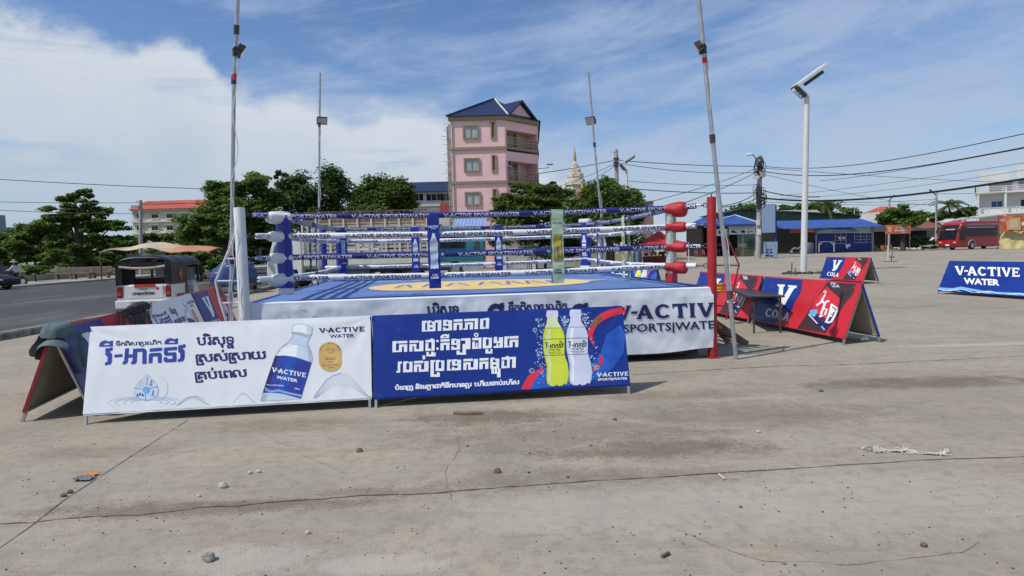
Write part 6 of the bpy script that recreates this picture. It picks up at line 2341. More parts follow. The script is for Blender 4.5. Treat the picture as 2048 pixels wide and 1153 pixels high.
# side fittings: reflector, door rail, diamond sign, mirror
m_ = MB()
lb(m_, HWT + .004, HWT + .02, .38, .98, .50, .66)
m_.build('side_reflector', mat('red_sticker_vinyl', (.42, .05, .035)), tk)
m_ = MB()
lb(m_, HWT - .01, HWT + .02, 1.10, 1.34, .62, .90)
m_.build('side_vent', M_DSTEEL, tk)
o = [(.60, 1.30), (.72, 1.44), (.78, 1.30), (.92, 1.26), (.80, 1.18), (.76, 1.00), (.68, 1.02), (.64, 1.18), (.52, 1.26)]
MB().prism(o, lambda y, z: L_(HWT + .022, y, z), lambda y, z: L_(HWT + .034, y, z)).build('diamond_sticker', mat('faded_red_print', (.42, .06, .04), .5, .3, 20), tk)
m_ = MB()
for s in (-1, 1):
    m_.tube([L_(s * .66, 2.42, 1.0), L_(s * .86, 2.5, 1.06)], .012, 6)
    m_.blob(L_(s * .90, 2.5, 1.06), (.05, .025, .085), 10, 0)
m_.build('mirror', M_DSTEEL, tk)
m_ = MB()
for z in (.85, 1.0):
    m_.tube([L_(.72, 1.36, z), L_(.72, 1.36, .4)], .015, 6)
m_.tube([L_(.70, 1.30, .9), L_(.70, 2.3, .86)], .016, 6)
m_.build('grab_rail', M_CHROME, tk)
m_ = MB()
m_.add([L_(-.6, 2.43, 1.0), L_(.6, 2.43, 1.0), L_(.6, 2.40, 1.5), L_(-.6, 2.40, 1.5)], [(0, 1, 2, 3)])
m_.build('windscreen', mat('pale_windscreen', (.30, .36, .40), .1, .2, 2), tk)
AX = MT.to_3x3() @ Vector((1, 0, 0))
for s in (-1, 1):
    wheel(tk, L_(s * .62, .48, .245), AX, .245, .15)
wheel(tk, L_(0, 2.42, .245), AX, .245, .13)

# ------------------------------------------------------------------ cattle truck behind the ring
M_CREAMP = mat('cream_truck_paint', (.56, .54, .46), .5, .08, 2, dirt=((.30, .26, .2), .55, .85, 1.5))
M_SLAT = mat('weathered_pale_slats', (.40, .37, .32), .8, .2, 4)
M_BRSL = mat('brown_slats', (.22, .125, .08), .85, .3, 4)
TY = 31.8
tx = lambda px: at(px, 520, TY).x
tz = lambda py, px=700: at(px, py, TY).z
tk2 = thing('cattle_truck', 'white cattle truck with slatted sides parked behind the ring', 'truck', (tx(690), TY + 1.1, 0))
xb0, xb1 = tx(607), tx(856)
z0, z1, z2 = 1.08, 1.62, tz(436)
mb = MB()
mb.box(((xb0 + xb1) / 2, TY + 1.2, z0 + .27), (xb1 - xb0, 2.4, .54))
mb.build('cargo_body', M_CREAMP, tk2, bevel=.02)
mb = MB()
mb.box(((xb0 + xb1) / 2, TY + .02, z1 + .03), (xb1 - xb0 + .04, .10, .10))
mb.box(((xb0 + xb1) / 2, TY + .02, z0 + .0), (xb1 - xb0 + .04, .10, .12))
mb.build('side_trim', mat('green_trim', (.10, .17, .08), .6, .2), tk2)
mb, mb2 = MB(), MB()
nb = 9
for yy in (TY + .05, TY + 2.35):
    for k in range(7):
        z = z1 + .16 + k * .205
        for b in range(nb):
            xa = xb0 + (xb1 - xb0) * b / nb
            xc = xb0 + (xb1 - xb0) * (b + 1) / nb
            mb.box(((xa + xc) / 2, yy, z), (xc - xa - .14, .03, .115 + .02 * ((k + b) % 2)))
    for k in range(2):
        mb2.box(((xb0 + xb1) / 2, yy, z2 - .12 - k * .17), (xb1 - xb0, .035, .13))
    mb.box(((xb0 + xb1) / 2, yy, z1 + .16 + 6.7 * .205), (xb1 - xb0, .05, .06))
mb.build('slats', M_SLAT, tk2)
mb2.build('top_boards', M_BRSL, tk2)
mb = MB()
for yy in (TY + .0, TY + 2.4):
    for b in range(nb + 1):
        mb.box((xb0 + (xb1 - xb0) * b / nb, yy, (z1 + z2) / 2), (.09, .06, z2 - z1))
mb.build('uprights', M_CREAMP, tk2)
mb = MB()
for k in range(4):
    x = xb0 + (xb1 - xb0) * (k + .5) / 4
    mb.bar((x, TY, z2), (x + .4, TY + .5, z2 + .35), .05, .05)
    mb.bar((x + .8, TY, z2), (x + .4, TY + .5, z2 + .35), .05, .05)
mb.bar((xb0, TY + .5, z2 + .33), (xb1, TY + .5, z2 + .33), .05, .05)
mb.build('roof_hoop', M_RUST, tk2)
mb = MB()
mb.box(((xb0 + xb1) / 2, TY + .7, .82), (xb1 - xb0 + 2, .12, .2))
mb.box(((xb0 + xb1) / 2, TY + 1.7, .82), (xb1 - xb0 + 2, .12, .2))
mb.box((xb0 + 2.6, TY + .3, .68), (1.2, .5, .5))
mb.build('chassis', M_DSTEEL, tk2)
# cab
xc0, xc1 = tx(530), tx(602)
sec = [(xc0 + .10, .45), (xc0, .9), (xc0 + .05, 1.35), (xc0 + .35, 2.35), (xc0 + .55, 2.5), (xc1, 2.5), (xc1, .55), (xc0 + 1.6, .55), (xc0 + 1.5, .95), (xc0 + .75, .95), (xc0 + .6, .5)]
cab = MB().prism(sec, lambda x, z: (x, TY + .12, z), lambda x, z: (x, TY + 2.2, z)).build('cab', M_TW, tk2, bevel=.05)
MB().prism([(xc0 + .25, 1.42), (xc0 + .48, 2.2), (xc1 - .45, 2.2), (xc1 - .45, 1.42)], lambda x, z: (x, TY + .11, z), lambda x, z: (x, TY + .10, z)).build('window', mat('teal_glass', (.06, .11, .11), .1, .2), cab)
MB().add([(xc0 + .03, TY + .25, 1.42), (xc0 + .03, TY + 2.05, 1.42), (xc0 + .33, TY + 2.05, 2.28), (xc0 + .33, TY + .25, 2.28)], [(0, 1, 2, 3)]).build('windscreen', M_GLASS, cab, fixn=False)
mb = MB()
mb.bar((xc0 + .1, TY + .1, 2.0), (xc0 - .15, TY - .1, 2.1), .03, .03)
mb.box((xc0 - .16, TY - .12, 1.85), (.06, .16, .4))
mb.build('mirror', M_DSTEEL, cab)
MB().box((xc0 + .0, TY + .4, .82), (.06, .3, .16)).build('headlight', M_LILAC, cab)
for x in (xc0 + 1.15, xb1 - 2.0, xb1 - .9):
    for yy in (TY + .22, TY + 2.1):
        wheel(tk2, (x, yy, .46), (0, 1, 0), .46, .26, M_RUST)

# teal bus behind the truck
BY = 42
bx0, bx1 = at(760, 520, BY).x, at(968, 520, BY).x
tb = thing('teal_bus', 'teal and grey bus partly hidden behind the cattle truck and ring', 'bus', ((bx0 + bx1) / 2, BY + 1.2, 0))
M_TEAL = mat('teal_bus_paint', (.018, .16, .22), .4, .1, 1.5, coat=.3)
sec = [(-1.2, .95), (-1.25, 1.9), (-1.18, 3.0), (-.95, 3.22), (.95, 3.22), (1.18, 3.0), (1.25, 1.9), (1.2, .95)]
cen = BY + 1.25
MB().prism(sec, lambda y, z: (bx0, cen + y, z), lambda y, z: (bx1, cen + y, z)).build('body', M_TEAL, tb, bevel=.06)
MB().box(((bx0 + bx1) / 2, cen, .66), (bx1 - bx0 - .1, 2.36, .58)).build('skirt_panel', mat('grey_bus_panel', (.33, .36, .38), .5, .1), tb)
mb = MB()
mb.box(((bx0 + bx1) / 2 - .5, BY - .02, 2.32), (bx1 - bx0 - 1.4, .06, .98))
mb.box(((bx0 + bx1) / 2 - .5, cen + 1.24, 2.32), (bx1 - bx0 - 1.4, .06, .98))
mb.build('window', M_GLASS, tb, bevel=.02)
MB().box((bx1 - .45, BY - .02, 2.0), (.3, .05, .5)).build('vent', M_DSTEEL, tb)
MB().box((bx1 + .02, BY + .3, 1.2), (.06, .3, .3)).build('tail_light', M_TAIL, tb)
for x in (bx0 + 1.6, bx1 - 1.9):
    for yy in (BY + .18, BY + 2.3):
        wheel(tb, (x, yy, .5), (0, 1, 0), .5, .28)

# blue tarp heap on a cart left of the white post
D = 30
hc = at(470, 540, D)
cart = thing('tarp_covered_cart', 'cart loaded under a crumpled blue tarp beside the road', 'cart', Vector((hc.x, hc.y, 0)))
mb = MB()


def heap(a, b):
    t = a * 2 * PI
    ph = b * PI * .5
    n = mnoise.noise((math.cos(t) * 1.6, math.sin(t) * 1.6, b * 2.5)) * .16 + mnoise.noise((math.cos(t) * 5, math.sin(t) * 5, b * 6)) * .06
    r = (math.cos(ph) ** .45) * (1 + n)
    return Vector((hc.x + 1.05 * r * math.cos(t), hc.y + .8 * r * math.sin(t), .42 + 1.02 * math.sin(ph) ** .8 * (1 + n * .6)))


mb.grid(heap, 60, 24)
mb.build('tarp', mat('blue_tarp', (.035, .065, .17), .35, .35, 4), cart, smooth='all')
mb = MB().box((hc.x, hc.y, .40), (1.9, 1.3, .12))
mb.box((hc.x - 1.1, hc.y, .44), (.9, .08, .06))
mb.build('cart_bed', M_WOOD, cart)
for s in (-1, 1):
    wheel(cart, (hc.x + .4, hc.y + s * .68, .3), (0, 1, 0), .3, .08)

# ------------------------------------------------------------------ stall canopy, benches, rider and dark car at the left
D = 47
cpt = lambda x, y, dy=0: at(x, y, D + dy)
stall = thing('stall_canopy', 'sagging orange and cream tarpaulin roof on poles behind the tuk-tuk', 'canopy', Vector((cpt(300, 540).x, D + 1, 0)))
mb = MB()


def tarp(a, b):
    p = cpt(198 + 212 * a, 506 - 8 * math.sin(PI * min(1, a * 1.3)) + 2.5 * math.sin(a * 14) * b, 0)
    return Vector((p.x, D + 3.4 * b, p.z + .42 * math.sin(PI * b * .5) + .10 * math.sin(a * 17 + b * 5) * (1 - b)))


mb.grid(tarp, 50, 14)
MC = bpy.data.materials.new('sun_faded_tarpaulin')
MC.use_nodes = True
t_ = NT(MC.node_tree)
co_ = t_.new('ShaderNodeTexCoord').outputs['Object']
sp_ = t_.new('ShaderNodeSeparateXYZ', ins={0: co_})
nz_ = t_.noise(co_, 1.6, 6, .6)
cc_ = t_.mix(t_.ss(t_.math('ADD', sp_.outputs[0], t_.math('MULTIPLY', nz_, 2.2)), -3.4, -.4), (.14, .12, .075), (.52, .41, .29))
cc_ = t_.mix(t_.ss(t_.math('ADD', sp_.outputs[0], t_.math('MULTIPLY', nz_, 3.0)), 1.5, 3.2), cc_, (.46, .22, .11))
cc_ = t_.mix(t_.ss(t_.math('ADD', sp_.outputs[0], t_.math('MULTIPLY', nz_, 1.5)), 4.2, 5.0), cc_, (.30, .04, .02))
t_.l.new(cc_, t_.n['Principled BSDF'].inputs['Base Color'])
t_.n['Principled BSDF'].inputs['Roughness'].default_value = .8
mb.build('tarpaulin', MC, stall, smooth='all', fixn=False)
for x in (200, 262, 330, 405):
    for dy in (.1, 3.2):
        p = cpt(x, 506, dy)
        MB().tube([(p.x, D + dy, .1), (p.x, D + dy, p.z + (.02 if dy < 1 else .1))], .05, 6).build('pole', M_WOOD, stall)
mb = MB()
mb.grid(lambda a, b: Vector((cpt(250 + 75 * a, 510).x, D + .2 + .1 * math.sin(a * 9), pxz(508 + 22 * b - 14 * a * b, 250, D))), 12, 6)
mb.build('side_cloth', mat('grey_green_netting', (.17, .20, .16), .8, .4, 9), stall)
M_CONB = mat('mossy_concrete', (.20, .17, .13), .9, .3, 4)
for i, (x, y, lb_) in enumerate(((130, 563, 'concrete bench nearest the round shrub under the layered tree'), (165, 562, 'concrete bench directly below the thick tree trunk'), (203, 560, 'concrete bench under the left pole of the orange stall canopy'))):
    p = G(x, y)
    p.z = .15
    bn = thing('concrete_bench', lb_, 'bench', p, R_(8), 'concrete benches under the layered tree')
    MB().box(p + Vector((0, 0, .48)), (1.5, .5, .09), R_(8)).build('seat', M_CONB, bn, bevel=.02)
    MB().box(p + Vector((0, .3, .75)), (1.5, .09, .45), R_(8)).build('backrest', M_CONB, bn, bevel=.02)
    for s in (-.55, .55):
        MB().box(p + Vector((s * math.cos(R_(8)), s * math.sin(R_(8)), .22)), (.14, .45, .44), R_(8)).build('leg', M_CONB, bn)
# low planter wall behind the pavement
p = G(85, 565)
pw = thing('planter_wall', 'low pale planter wall along the pavement under the shrub', 'wall', Vector((-39.0, 52, 0)))
MB().box((-38.7, 52, .42), (.35, 22, .5)).build('wall', mat('pale_render', (.36, .34, .27), .9, .15, 1), pw)

# dark car cropped by the left border: bonnet towards the right
cx = -30.5
car = thing('dark_car', 'dark car nosing into view at the left edge of the road', 'car', (cx - 2.2, 39.6, .05))
M_DCAR = mat('dark_car_paint', (.012, .013, .016), .5, .3, 3)
prof = [(-4.3, .30), (-4.4, .75), (-4.1, 1.0), (-3.4, 1.38), (-2.3, 1.42), (-1.55, 1.02), (-.9, .93), (-.35, .80), (-.06, .62), (0, .42), (-.05, .26), (-.5, .22), (-3.9, .22)]
mb = MB()
n = len(prof)
ks = ((0, 1, .86), (.08, 1, .97), (.5, 1, 1), (.92, 1, .97), (1, 1, .86))
vs = []
for f, _a, s in ks:
    for x, z in prof:
        vs.append((cx + x * (1 if s > .9 else .985) - (0 if s > .9 else .02), 38.75 + 1.7 * f, .05 + z * (s if z > .7 else 1)))
fs = [(i * n + k, i * n + (k + 1) % n, (i + 1) * n + (k + 1) % n, (i + 1) * n + k) for i in range(4) for k in range(n)] + [tuple(range(n)), tuple(4 * n + k for k in range(n))]
mb.add(vs, fs)
mb.build('body', M_DCAR, car, smooth=True)
MB().prism([(-3.9, 1.03), (-3.35, 1.30), (-2.35, 1.33), (-1.75, 1.05)], lambda x, z: (cx + x, 38.79, .05 + z * .97), lambda x, z: (cx + x, 38.745, .05 + z * .97)).build('window', M_GLASS, car)
MB().blob((cx - .12, 38.95, .62), (.12, .18, .08), 10, 0).build('headlight', mat('grey_lens', (.35, .37, .4), .15), car, smooth=True)
for x in (-.85, -3.5):
    for y in (38.86, 40.35):
        wheel(car, (cx + x, y, .36), (0, 1, 0), .31, .2)


# people ------------------------------------------------------------
def skin(name, nodes, edges, m, parent, sub=2):
    me = bpy.data.meshes.new(name)
    inv = ROOTM[parent].inverted()
    me.from_pydata([tuple(inv @ Vector(p[0])) for p in nodes], edges, [])
    o = bpy.data.objects.new(name, me)
    COL.objects.link(o)
    o.parent = parent
    ROOTM[o] = ROOTM[parent]
    sm = o.modifiers.new('skin', 'SKIN')
    sm.use_smooth_shade = True
    for i, p in enumerate(nodes):
        r = p[1] if hasattr(p[1], '__len__') else (p[1], p[1])
        me.skin_vertices[0].data[i].radius = r
        me.skin_vertices[0].data[i].use_root = (i == 0)
    sb = o.modifiers.new('sub', 'SUBSURF')
    sb.levels = sb.render_levels = sub
    me.materials.append(m)
    return o


M_SKIN = mat('brown_skin', (.22, .12, .075), .6, .1, 8)
M_SHIRT = mat('pale_blue_shirt', (.42, .50, .62), .8, .08, 6)
M_TROU = mat('dark_trousers', (.03, .03, .04), .85, .2, 6)
rp = at(30, 556, 45)
rp.z = .05
mo = thing('motorbike', 'small dark motorbike ridden behind the dark car at the left edge', 'motorbike', rp)
mb = MB()
mb.tube([rp + Vector((.55, 0, .62)), rp + Vector((.1, 0, .70)), rp + Vector((-.15, 0, .55)), rp + Vector((-.42, 0, .62)), rp + Vector((-.50, 0, .92))], [.10, .13, .11, .10, .06], 10)
mb.build('body', mat('dark_red_bike', (.05, .012, .014), .35, .2), mo, smooth=True)
MB().tube([rp + Vector((.5, 0, .74)), rp + Vector((0, 0, .78))], [.10, .11], 10).build('seat', M_BLKC, mo, smooth=True)
mb = MB()
mb.tube([rp + Vector((-.50, -.32, 1.02)), rp + Vector((-.52, 0, .96)), rp + Vector((-.50, .32, 1.02))], .018, 6)
mb.tube([rp + Vector((-.52, 0, .96)), rp + Vector((-.66, 0, .3))], .03, 6)
mb.build('handlebar', M_DSTEEL, mo)
for x in (-.66, .55):
    wheel(mo, rp + Vector((x, 0, .29)), (0, 1, 0), .29, .09)
pe = thing('person', 'person in pale blue shirt and wide sun hat riding the motorbike', 'person', rp)
S = lambda x, y, z: rp + Vector((x, y, z))
body_n = [(S(.12, 0, .86), (.15, .13)), (S(.10, 0, 1.06), (.14, .12)), (S(.05, 0, 1.30), (.17, .12)), (S(.02, 0, 1.42), (.07, .07)), (S(0, 0, 1.52), (.06, .06)), (S(-.01, 0, 1.62), (.095, .085)), (S(-.01, 0, 1.70), (.08, .075)),
          (S(.04, -.19, 1.36), (.06, .06)), (S(-.10, -.26, 1.14), (.048, .048)), (S(-.38, -.28, 1.06), (.038, .038)), (S(-.47, -.29, 1.05), (.04, .03)),
          (S(.04, .19, 1.36), (.06, .06)), (S(-.10, .26, 1.14), (.048, .048)), (S(-.38, .28, 1.06), (.038, .038)), (S(-.47, .29, 1.05), (.04, .03)),
          (S(-.05, -.13, .82), (.095, .09)), (S(-.33, -.17, .72), (.075, .07)), (S(-.22, -.18, .38), (.05, .05)), (S(-.32, -.18, .33), (.045, .035)),
          (S(-.05, .13, .82), (.095, .09)), (S(-.33, .17, .72), (.075, .07)), (S(-.22, .18, .38), (.05, .05)), (S(-.32, .18, .33), (.045, .035))]
skin('body', body_n, [(0, 1), (1, 2), (2, 3), (3, 4), (4, 5), (5, 6), (2, 7), (7, 8), (8, 9), (9, 10), (2, 11), (11, 12), (12, 13), (13, 14), (0, 15), (15, 16), (16, 17), (17, 18), (0, 19), (19, 20), (20, 21), (21, 22)], M_SKIN, pe)
skin('shirt', [(S(.12, 0, .88), (.175, .15)), (S(.10, 0, 1.06), (.165, .145)), (S(.05, 0, 1.30), (.19, .14)), (S(.02, 0, 1.41), (.09, .09)), (S(.04, -.19, 1.36), (.08, .08)), (S(-.09, -.255, 1.15), (.066, .066)), (S(-.30, -.275, 1.08), (.052, .052)), (S(.04, .19, 1.36), (.08, .08)), (S(-.09, .255, 1.15), (.066, .066)), (S(-.30, .275, 1.08), (.052, .052))],
     [(0, 1), (1, 2), (2, 3), (2, 4), (4, 5), (5, 6), (2, 7), (7, 8), (8, 9)], M_SHIRT, pe)
skin('trousers', [(S(.13, 0, .86), (.165, .15)), (S(-.05, -.13, .82), (.11, .105)), (S(-.33, -.17, .72), (.09, .085)), (S(-.235, -.18, .45), (.066, .066)), (S(-.05, .13, .82), (.11, .105)), (S(-.33, .17, .72), (.09, .085)), (S(-.235, .18, .45), (.066, .066))], [(0, 1), (1, 2), (2, 3), (0, 4), (4, 5), (5, 6)], M_TROU, pe)
MB().lathe(S(-.01, 0, 1.66), [(.25, -.02), (.20, .02), (.11, .05), (.10, .14), (.04, .17)], 18).build('hat', mat('straw_hat', (.34, .28, .20), .9, .2, 20), pe, smooth=True)

# ------------------------------------------------------------------ right side: sheds, shops, signs, bus, house
def X(px, D, y=480):
    return at(px, y, D).x


def Zp(py, px, D):
    return max(0.0, at(px, py, D).z)


def fbox(mb, x0, y0, x1, y1, D, dep, mi=0):
    """box whose front face at distance D spans photo pixels x0..x1, y0..y1"""
    xa, xb = X(x0, D), X(x1, D)
    za, zb = Zp(y1, (x0 + x1) / 2, D), Zp(y0, (x0 + x1) / 2, D)
    return mb.box(((xa + xb) / 2, D + dep / 2, (za + zb) / 2), (xb - xa, dep, zb - za))


def corr(root, name, x0, x1, y0, y1, zlo, zhi, m, pitch=.28, amp=.04):
    mb = MB()
    n = max(8, int((x1 - x0) / pitch * 4))
    mb.grid(lambda a, b: (x0 + (x1 - x0) * a, y0 + (y1 - y0) * b, zlo + (zhi - zlo) * b + amp * math.sin(a * (x1 - x0) / pitch * 2 * PI)), n, 1)
    return mb.build(name, m, root, smooth='all')


M_BROOF = mat('blue_metal_roof', (.035, .085, .30), .45, .15, 1)
M_BWALL = mat('blue_painted_wall', (.022, .045, .20), .7, .2, .8, dirt=((.06, .08, .16), .5, .8, 1.5))
M_GWALL = mat('dark_green_sheeting', (.035, .075, .06), .6, .2, 1)
M_SIGNW = mat('white_sign_vinyl', (.68, .68, .66), .5, .05, 2)
M_SIGNR = mat('red_sign_vinyl', (.46, .085, .06), .5, .3, 1.5)
M_SIGNO = mat('orange_sign_vinyl', (.58, .15, .07), .5, .3, 1.2)
M_SIGNB = mat('grey_blue_sign', (.10, .20, .28), .5, .35, 1)
M_LBLUE = mat('pale_blue_panel', (.27, .38, .53), .45, .06, 1)


def sign_marks(root_part, x0, y0, x1, y1, D, items, name='sign_lettering'):
    """small print on a sign whose front face is the plane y=D. items: ('t', text, x, y, w, h, mat) or ('r', x0,y0,x1,y1,mat) in pixels"""
    fr = Frame((0, D - .012, 0), (1, 0, 0), (0, 0, 1))
    a = Art(fr, fr)
    for k_i, it in enumerate(items):
        lv = 1 + .3 * k_i
        if it[0] == 't':
            _, s, x, y, w_, h, m = it
            vf = khmer(s, .03) if isinstance(s, list) else latin(s, .02)
            a.text(name, vf, (x, y), (x + w_, y), h, m, lv)
        elif it[0] == 'r':
            _, xa, ya, xb, yb, m = it
            a.rects(name, [(xa, ya, xb, yb)], m, lv)
        else:
            _, pts, m = it
            a.poly(name, pts, m, lv)
    a.finish(root_part)


# hip roofed open shed on the left
D = 80
sh = thing('market_shed', 'open market shed with blue hipped roof and dark interior, right of the red post', 'shed', (X(1470, D), D + 5, 0))
xa, xb = X(1405, D), X(1514, D)
ze = Zp(450, 1460, D)
za = Zp(430, 1482, D)
mb = MB()
ax = X(1482, D)
mb.add([(xa - .3, D - 1, ze), (xb + .1, D - 1, ze), (xb + .1, D + 8, ze), (xa - .3, D + 8, ze), (ax, D + 2, za), (ax - 3, D + 6, za)], [(0, 1, 4), (1, 2, 5, 4), (2, 3, 5), (3, 0, 4, 5)])
rf = mb.build('roof', M_BROOF, sh)
mb = MB()
for a, b in (((xa - .3, D - 1, ze), (ax, D + 2, za)), ((xb + .1, D - 1, ze), (ax, D + 2, za))):
    mb.tube([Vector(a) + Vector((0, 0, .05)), Vector(b) + Vector((0, 0, .06))], .10, 6)
mb.build('ridge_cap', mat('pale_ridge', (.40, .47, .62), .5), rf)
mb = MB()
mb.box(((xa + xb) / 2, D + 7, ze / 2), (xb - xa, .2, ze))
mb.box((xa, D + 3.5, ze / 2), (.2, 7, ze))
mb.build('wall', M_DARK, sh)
for px in (1432, 1456, 1486, 1511):
    MB().box((X(px, D), D + .1, ze / 2), (.16, .16, ze)).build('post', M_CONC, sh)
MB().box(((xa + xb) / 2, D - .9, ze - .1), (xb - xa + .2, .12, .25)).build('fascia', M_BROOF, sh)
mb = MB()
fbox(mb, 1458, 449, 1510, 469, D - .4, .1)
sg = thing('shop_sign', 'white shop sign with black tool pictures under the blue hipped roof', 'sign', (X(1484, D), D - .4, Zp(469, 1484, D)), 0, 'shop signs along the market row')
mb.build('panel', M_SIGNW, sg)
sign_marks(sg, 0, 0, 0, 0, D - .4, [('t', KH_WATER + KH_PURE, 1468, 455, 36, 3.2, M_GREYB), ('t', KH_FRESH, 1464, 459, 34, 2.2, M_GREYB), ('p', [(1462, 462), (1468, 461.5), (1473, 465), (1475, 466.5), (1463, 466)], M_BLK), ('p', [(1481, 463), (1486, 461), (1491, 463), (1490, 466), (1483, 466)], M_BLK), ('r', 1496, 462.5, 1498, 466.5, M_BLK), ('r', 1501, 462.5, 1505, 464.5, M_BLK)])
mb = MB()
fbox(mb, 1429, 458, 1455, 472, D - .45, .1)
sg = thing('shop_sign', 'small white sign with one dark logo beside the leaning floodlight pole', 'sign', (X(1442, D), D - .45, Zp(472, 1442, D)), 0, 'shop signs along the market row')
mb.build('panel', M_SIGNW, sg)
sign_marks(sg, 0, 0, 0, 0, D - .45, [('p', [(1436, 464), (1441, 461), (1443, 466), (1438, 468)], M_BLK), ('t', KH_FRESH, 1444, 469, 9, 2.2, M_GREYB)])
# crates, cages and bins in front of the shed
rnd = random.Random(9)
for i, (x0, y0, x1, y1, c_, lb_, cat_) in enumerate(((1493, 496, 1508, 511, (.05, .09, .045), 'green metal bin in front of the dark hipped shed', 'bin'), (1481, 488, 1492, 511, (.20, .20, .13), 'stacked pale crate frame left of the green bin', 'crate'), (1475, 497, 1482, 510, (.10, .09, .07), 'low dark wire cage beside the pale crate frame', 'cage'), (1498, 480, 1511, 495, (.03, .03, .03), 'dark wire rack above the green bin', 'rack'))):
    D_ = 76 if i < 3 else 77
    t0 = thing(lb_.split(' ')[-1] if False else ('metal_bin', 'crate_stack', 'wire_cage', 'wire_rack')[i], lb_, cat_, (X((x0 + x1) / 2, D_), D_ + .4, 0))
    mm = mat('stall_paint_%d' % i, c_, .8, .3, 4)
    mb = MB()
    xa_, xb_ = X(x0, D_), X(x1, D_)
    za_, zb_ = (0 if i < 3 else Zp(y1, x0, D_)), Zp(y0, x0, D_)
    n_ = 4
    if i == 0:
        mb.box(((xa_ + xb_) / 2, D_ + .4, (za_ + zb_) / 2), (xb_ - xa_, .8, zb_ - za_))
        mb.box(((xa_ + xb_) / 2, D_ + .4, zb_ + .02), (xb_ - xa_ + .1, .9, .06))
    else:
        for k in range(n_ + 1):
            z = za_ + (zb_ - za_) * k / n_
            for yy in (D_, D_ + .7):
                mb.box(((xa_ + xb_) / 2, yy, max(.02, z)), (xb_ - xa_, .05, .05))
        for k in range(n_ + 1):
            x = xa_ + (xb_ - xa_) * k / n_
            for yy in (D_, D_ + .7):
                mb.box((x, yy, (za_ + zb_) / 2), (.05, .05, zb_ - za_))
        for k in (1, 3):
            mb.box(((xa_ + xb_) / 2, D_ + .35, za_ + (zb_ - za_) * k / n_ + .03), (xb_ - xa_, .7, .03))
    mb.build('frame', mm, t0)


def plastic_chair(loc, rz, label, m, group):
    r = thing('plastic_chair', label, 'chair', loc, rz, group)
    M4 = ROOTM[r]
    q = lambda x, y, z: M4 @ Vector((x, y, z))
    for x in (-.2, .2):
        for y in (-.2, .2):
            MB().tube([q(x * 1.1, y * 1.1, 0), q(x * .9, y * .9, .43)], [.022, .03], 6).build('leg', m, r)
    MB().grid(lambda a, b: q(-.22 + .44 * a, -.22 + .44 * b, .44 - .02 * math.sin(a * PI) * math.sin(b * PI)), 6, 6).build('seat', m, r, smooth='all')
    mb = MB()
    for k in range(5):
        x = -.18 + .09 * k
        mb.bar(q(x, .21, .44), q(x * 1.05, .28, .86), .05, .02)
    mb.tube([q(-.22, .20, .44), q(-.22, .28, .80), q(-.12, .30, .90), q(.12, .30, .90), q(.22, .28, .80), q(.22, .20, .44)], .022, 6)
    mb.build('backrest', m, r)
    return r


M_PCH = mat('pink_plastic', (.42, .10, .10), .5, .1)
for i, (px, py, rz, lb_) in enumerate(((1395, 516, .4, 'red plastic chair left of the pink group by the shed'), (1410, 515, 2.0, 'pink plastic chair in the middle of the group before the hipped shed'), (1420, 516, 3.4, 'pink plastic chair facing away beside the red ring post'), (1434, 513, 5.2, 'red plastic chair alone right of the red ring post'))):
    plastic_chair(G(px, py), rz, lb_, M_PCH, 'plastic chairs by the market shed')

# red pop-up tent
D = 45
tc_ = G(1318, 536)
tent = thing('red_tent', 'red pop-up canopy tent on white legs behind the ring', 'tent', tc_)
hw = 1.72
ze, za = Zp(487, 1318, tc_.y - hw * .9), Zp(461, 1318, tc_.y)
ze = max(ze, 1.75)
M_TENT = mat('red_tent_fabric', (.50, .035, .03), .7, .1, 1)
cs = [tc_ + Vector((sx * hw, sy * hw, ze)) for sx, sy in ((-1, -1), (1, -1), (1, 1), (-1, 1))]
apx = tc_ + Vector((0, 0, za))
mb = MB()
for k in range(4):
    a, b = cs[k], cs[(k + 1) % 4]
    mb.grid(lambda u, v: (a.lerp(b, u)).lerp(apx, v) - Vector((0, 0, .22 * math.sin(PI * v) * .8)), 6, 6)
    mb.add([a, b, b - Vector((0, 0, .28)), a - Vector((0, 0, .28))], [(0, 1, 2, 3)])
mb.build('canopy', M_TENT, tent, fixn=False)
for c in cs:
    MB().tube([Vector((c.x, c.y, 0)), c], .03, 6).build('leg', M_BARE, tent)
# things under the tent
stn = thing('drinks_stall', 'low red and brown stall table heaped with goods under the red tent', 'stall', tc_ + Vector((.1, .4, 0)))
mb = MB()
mb.box(tc_ + Vector((.1, .4, .42)), (2.2, .9, .84))
mb.build('table', mat('dark_red_cloth', (.16, .03, .03), .8, .3, 3), stn)
mb = MB()
rnd = random.Random(3)
for k in range(26):
    mb.blob(tc_ + Vector((rnd.uniform(-.9, 1.1), .4 + rnd.uniform(-.35, .35), .92 + rnd.uniform(0, .25))), rnd.uniform(.06, .13), 7, .2, k, k % 4)
mb.build('goods', [mat('goods_%d' % k, c, .7, .2) for k, c in enumerate(((.30, .22, .14), (.12, .05, .04), (.38, .35, .30), (.20, .06, .05)))], stn)
jn = G(1276, 541)
cl = thing('hanging_cloth', 'grey blue cloth hanging at the left leg of the red tent', 'cloth', jn)
MB().grid(lambda a, b: jn + Vector((-.28 + .6 * a - .15 * b * (1 - b), .1 * math.sin(a * 9), 1.35 - 1.0 * b + .05 * math.sin(a * 7))), 12, 8).build('cloth', mat('denim_blue', (.10, .15, .22), .9, .2, 6), cl, smooth='all')

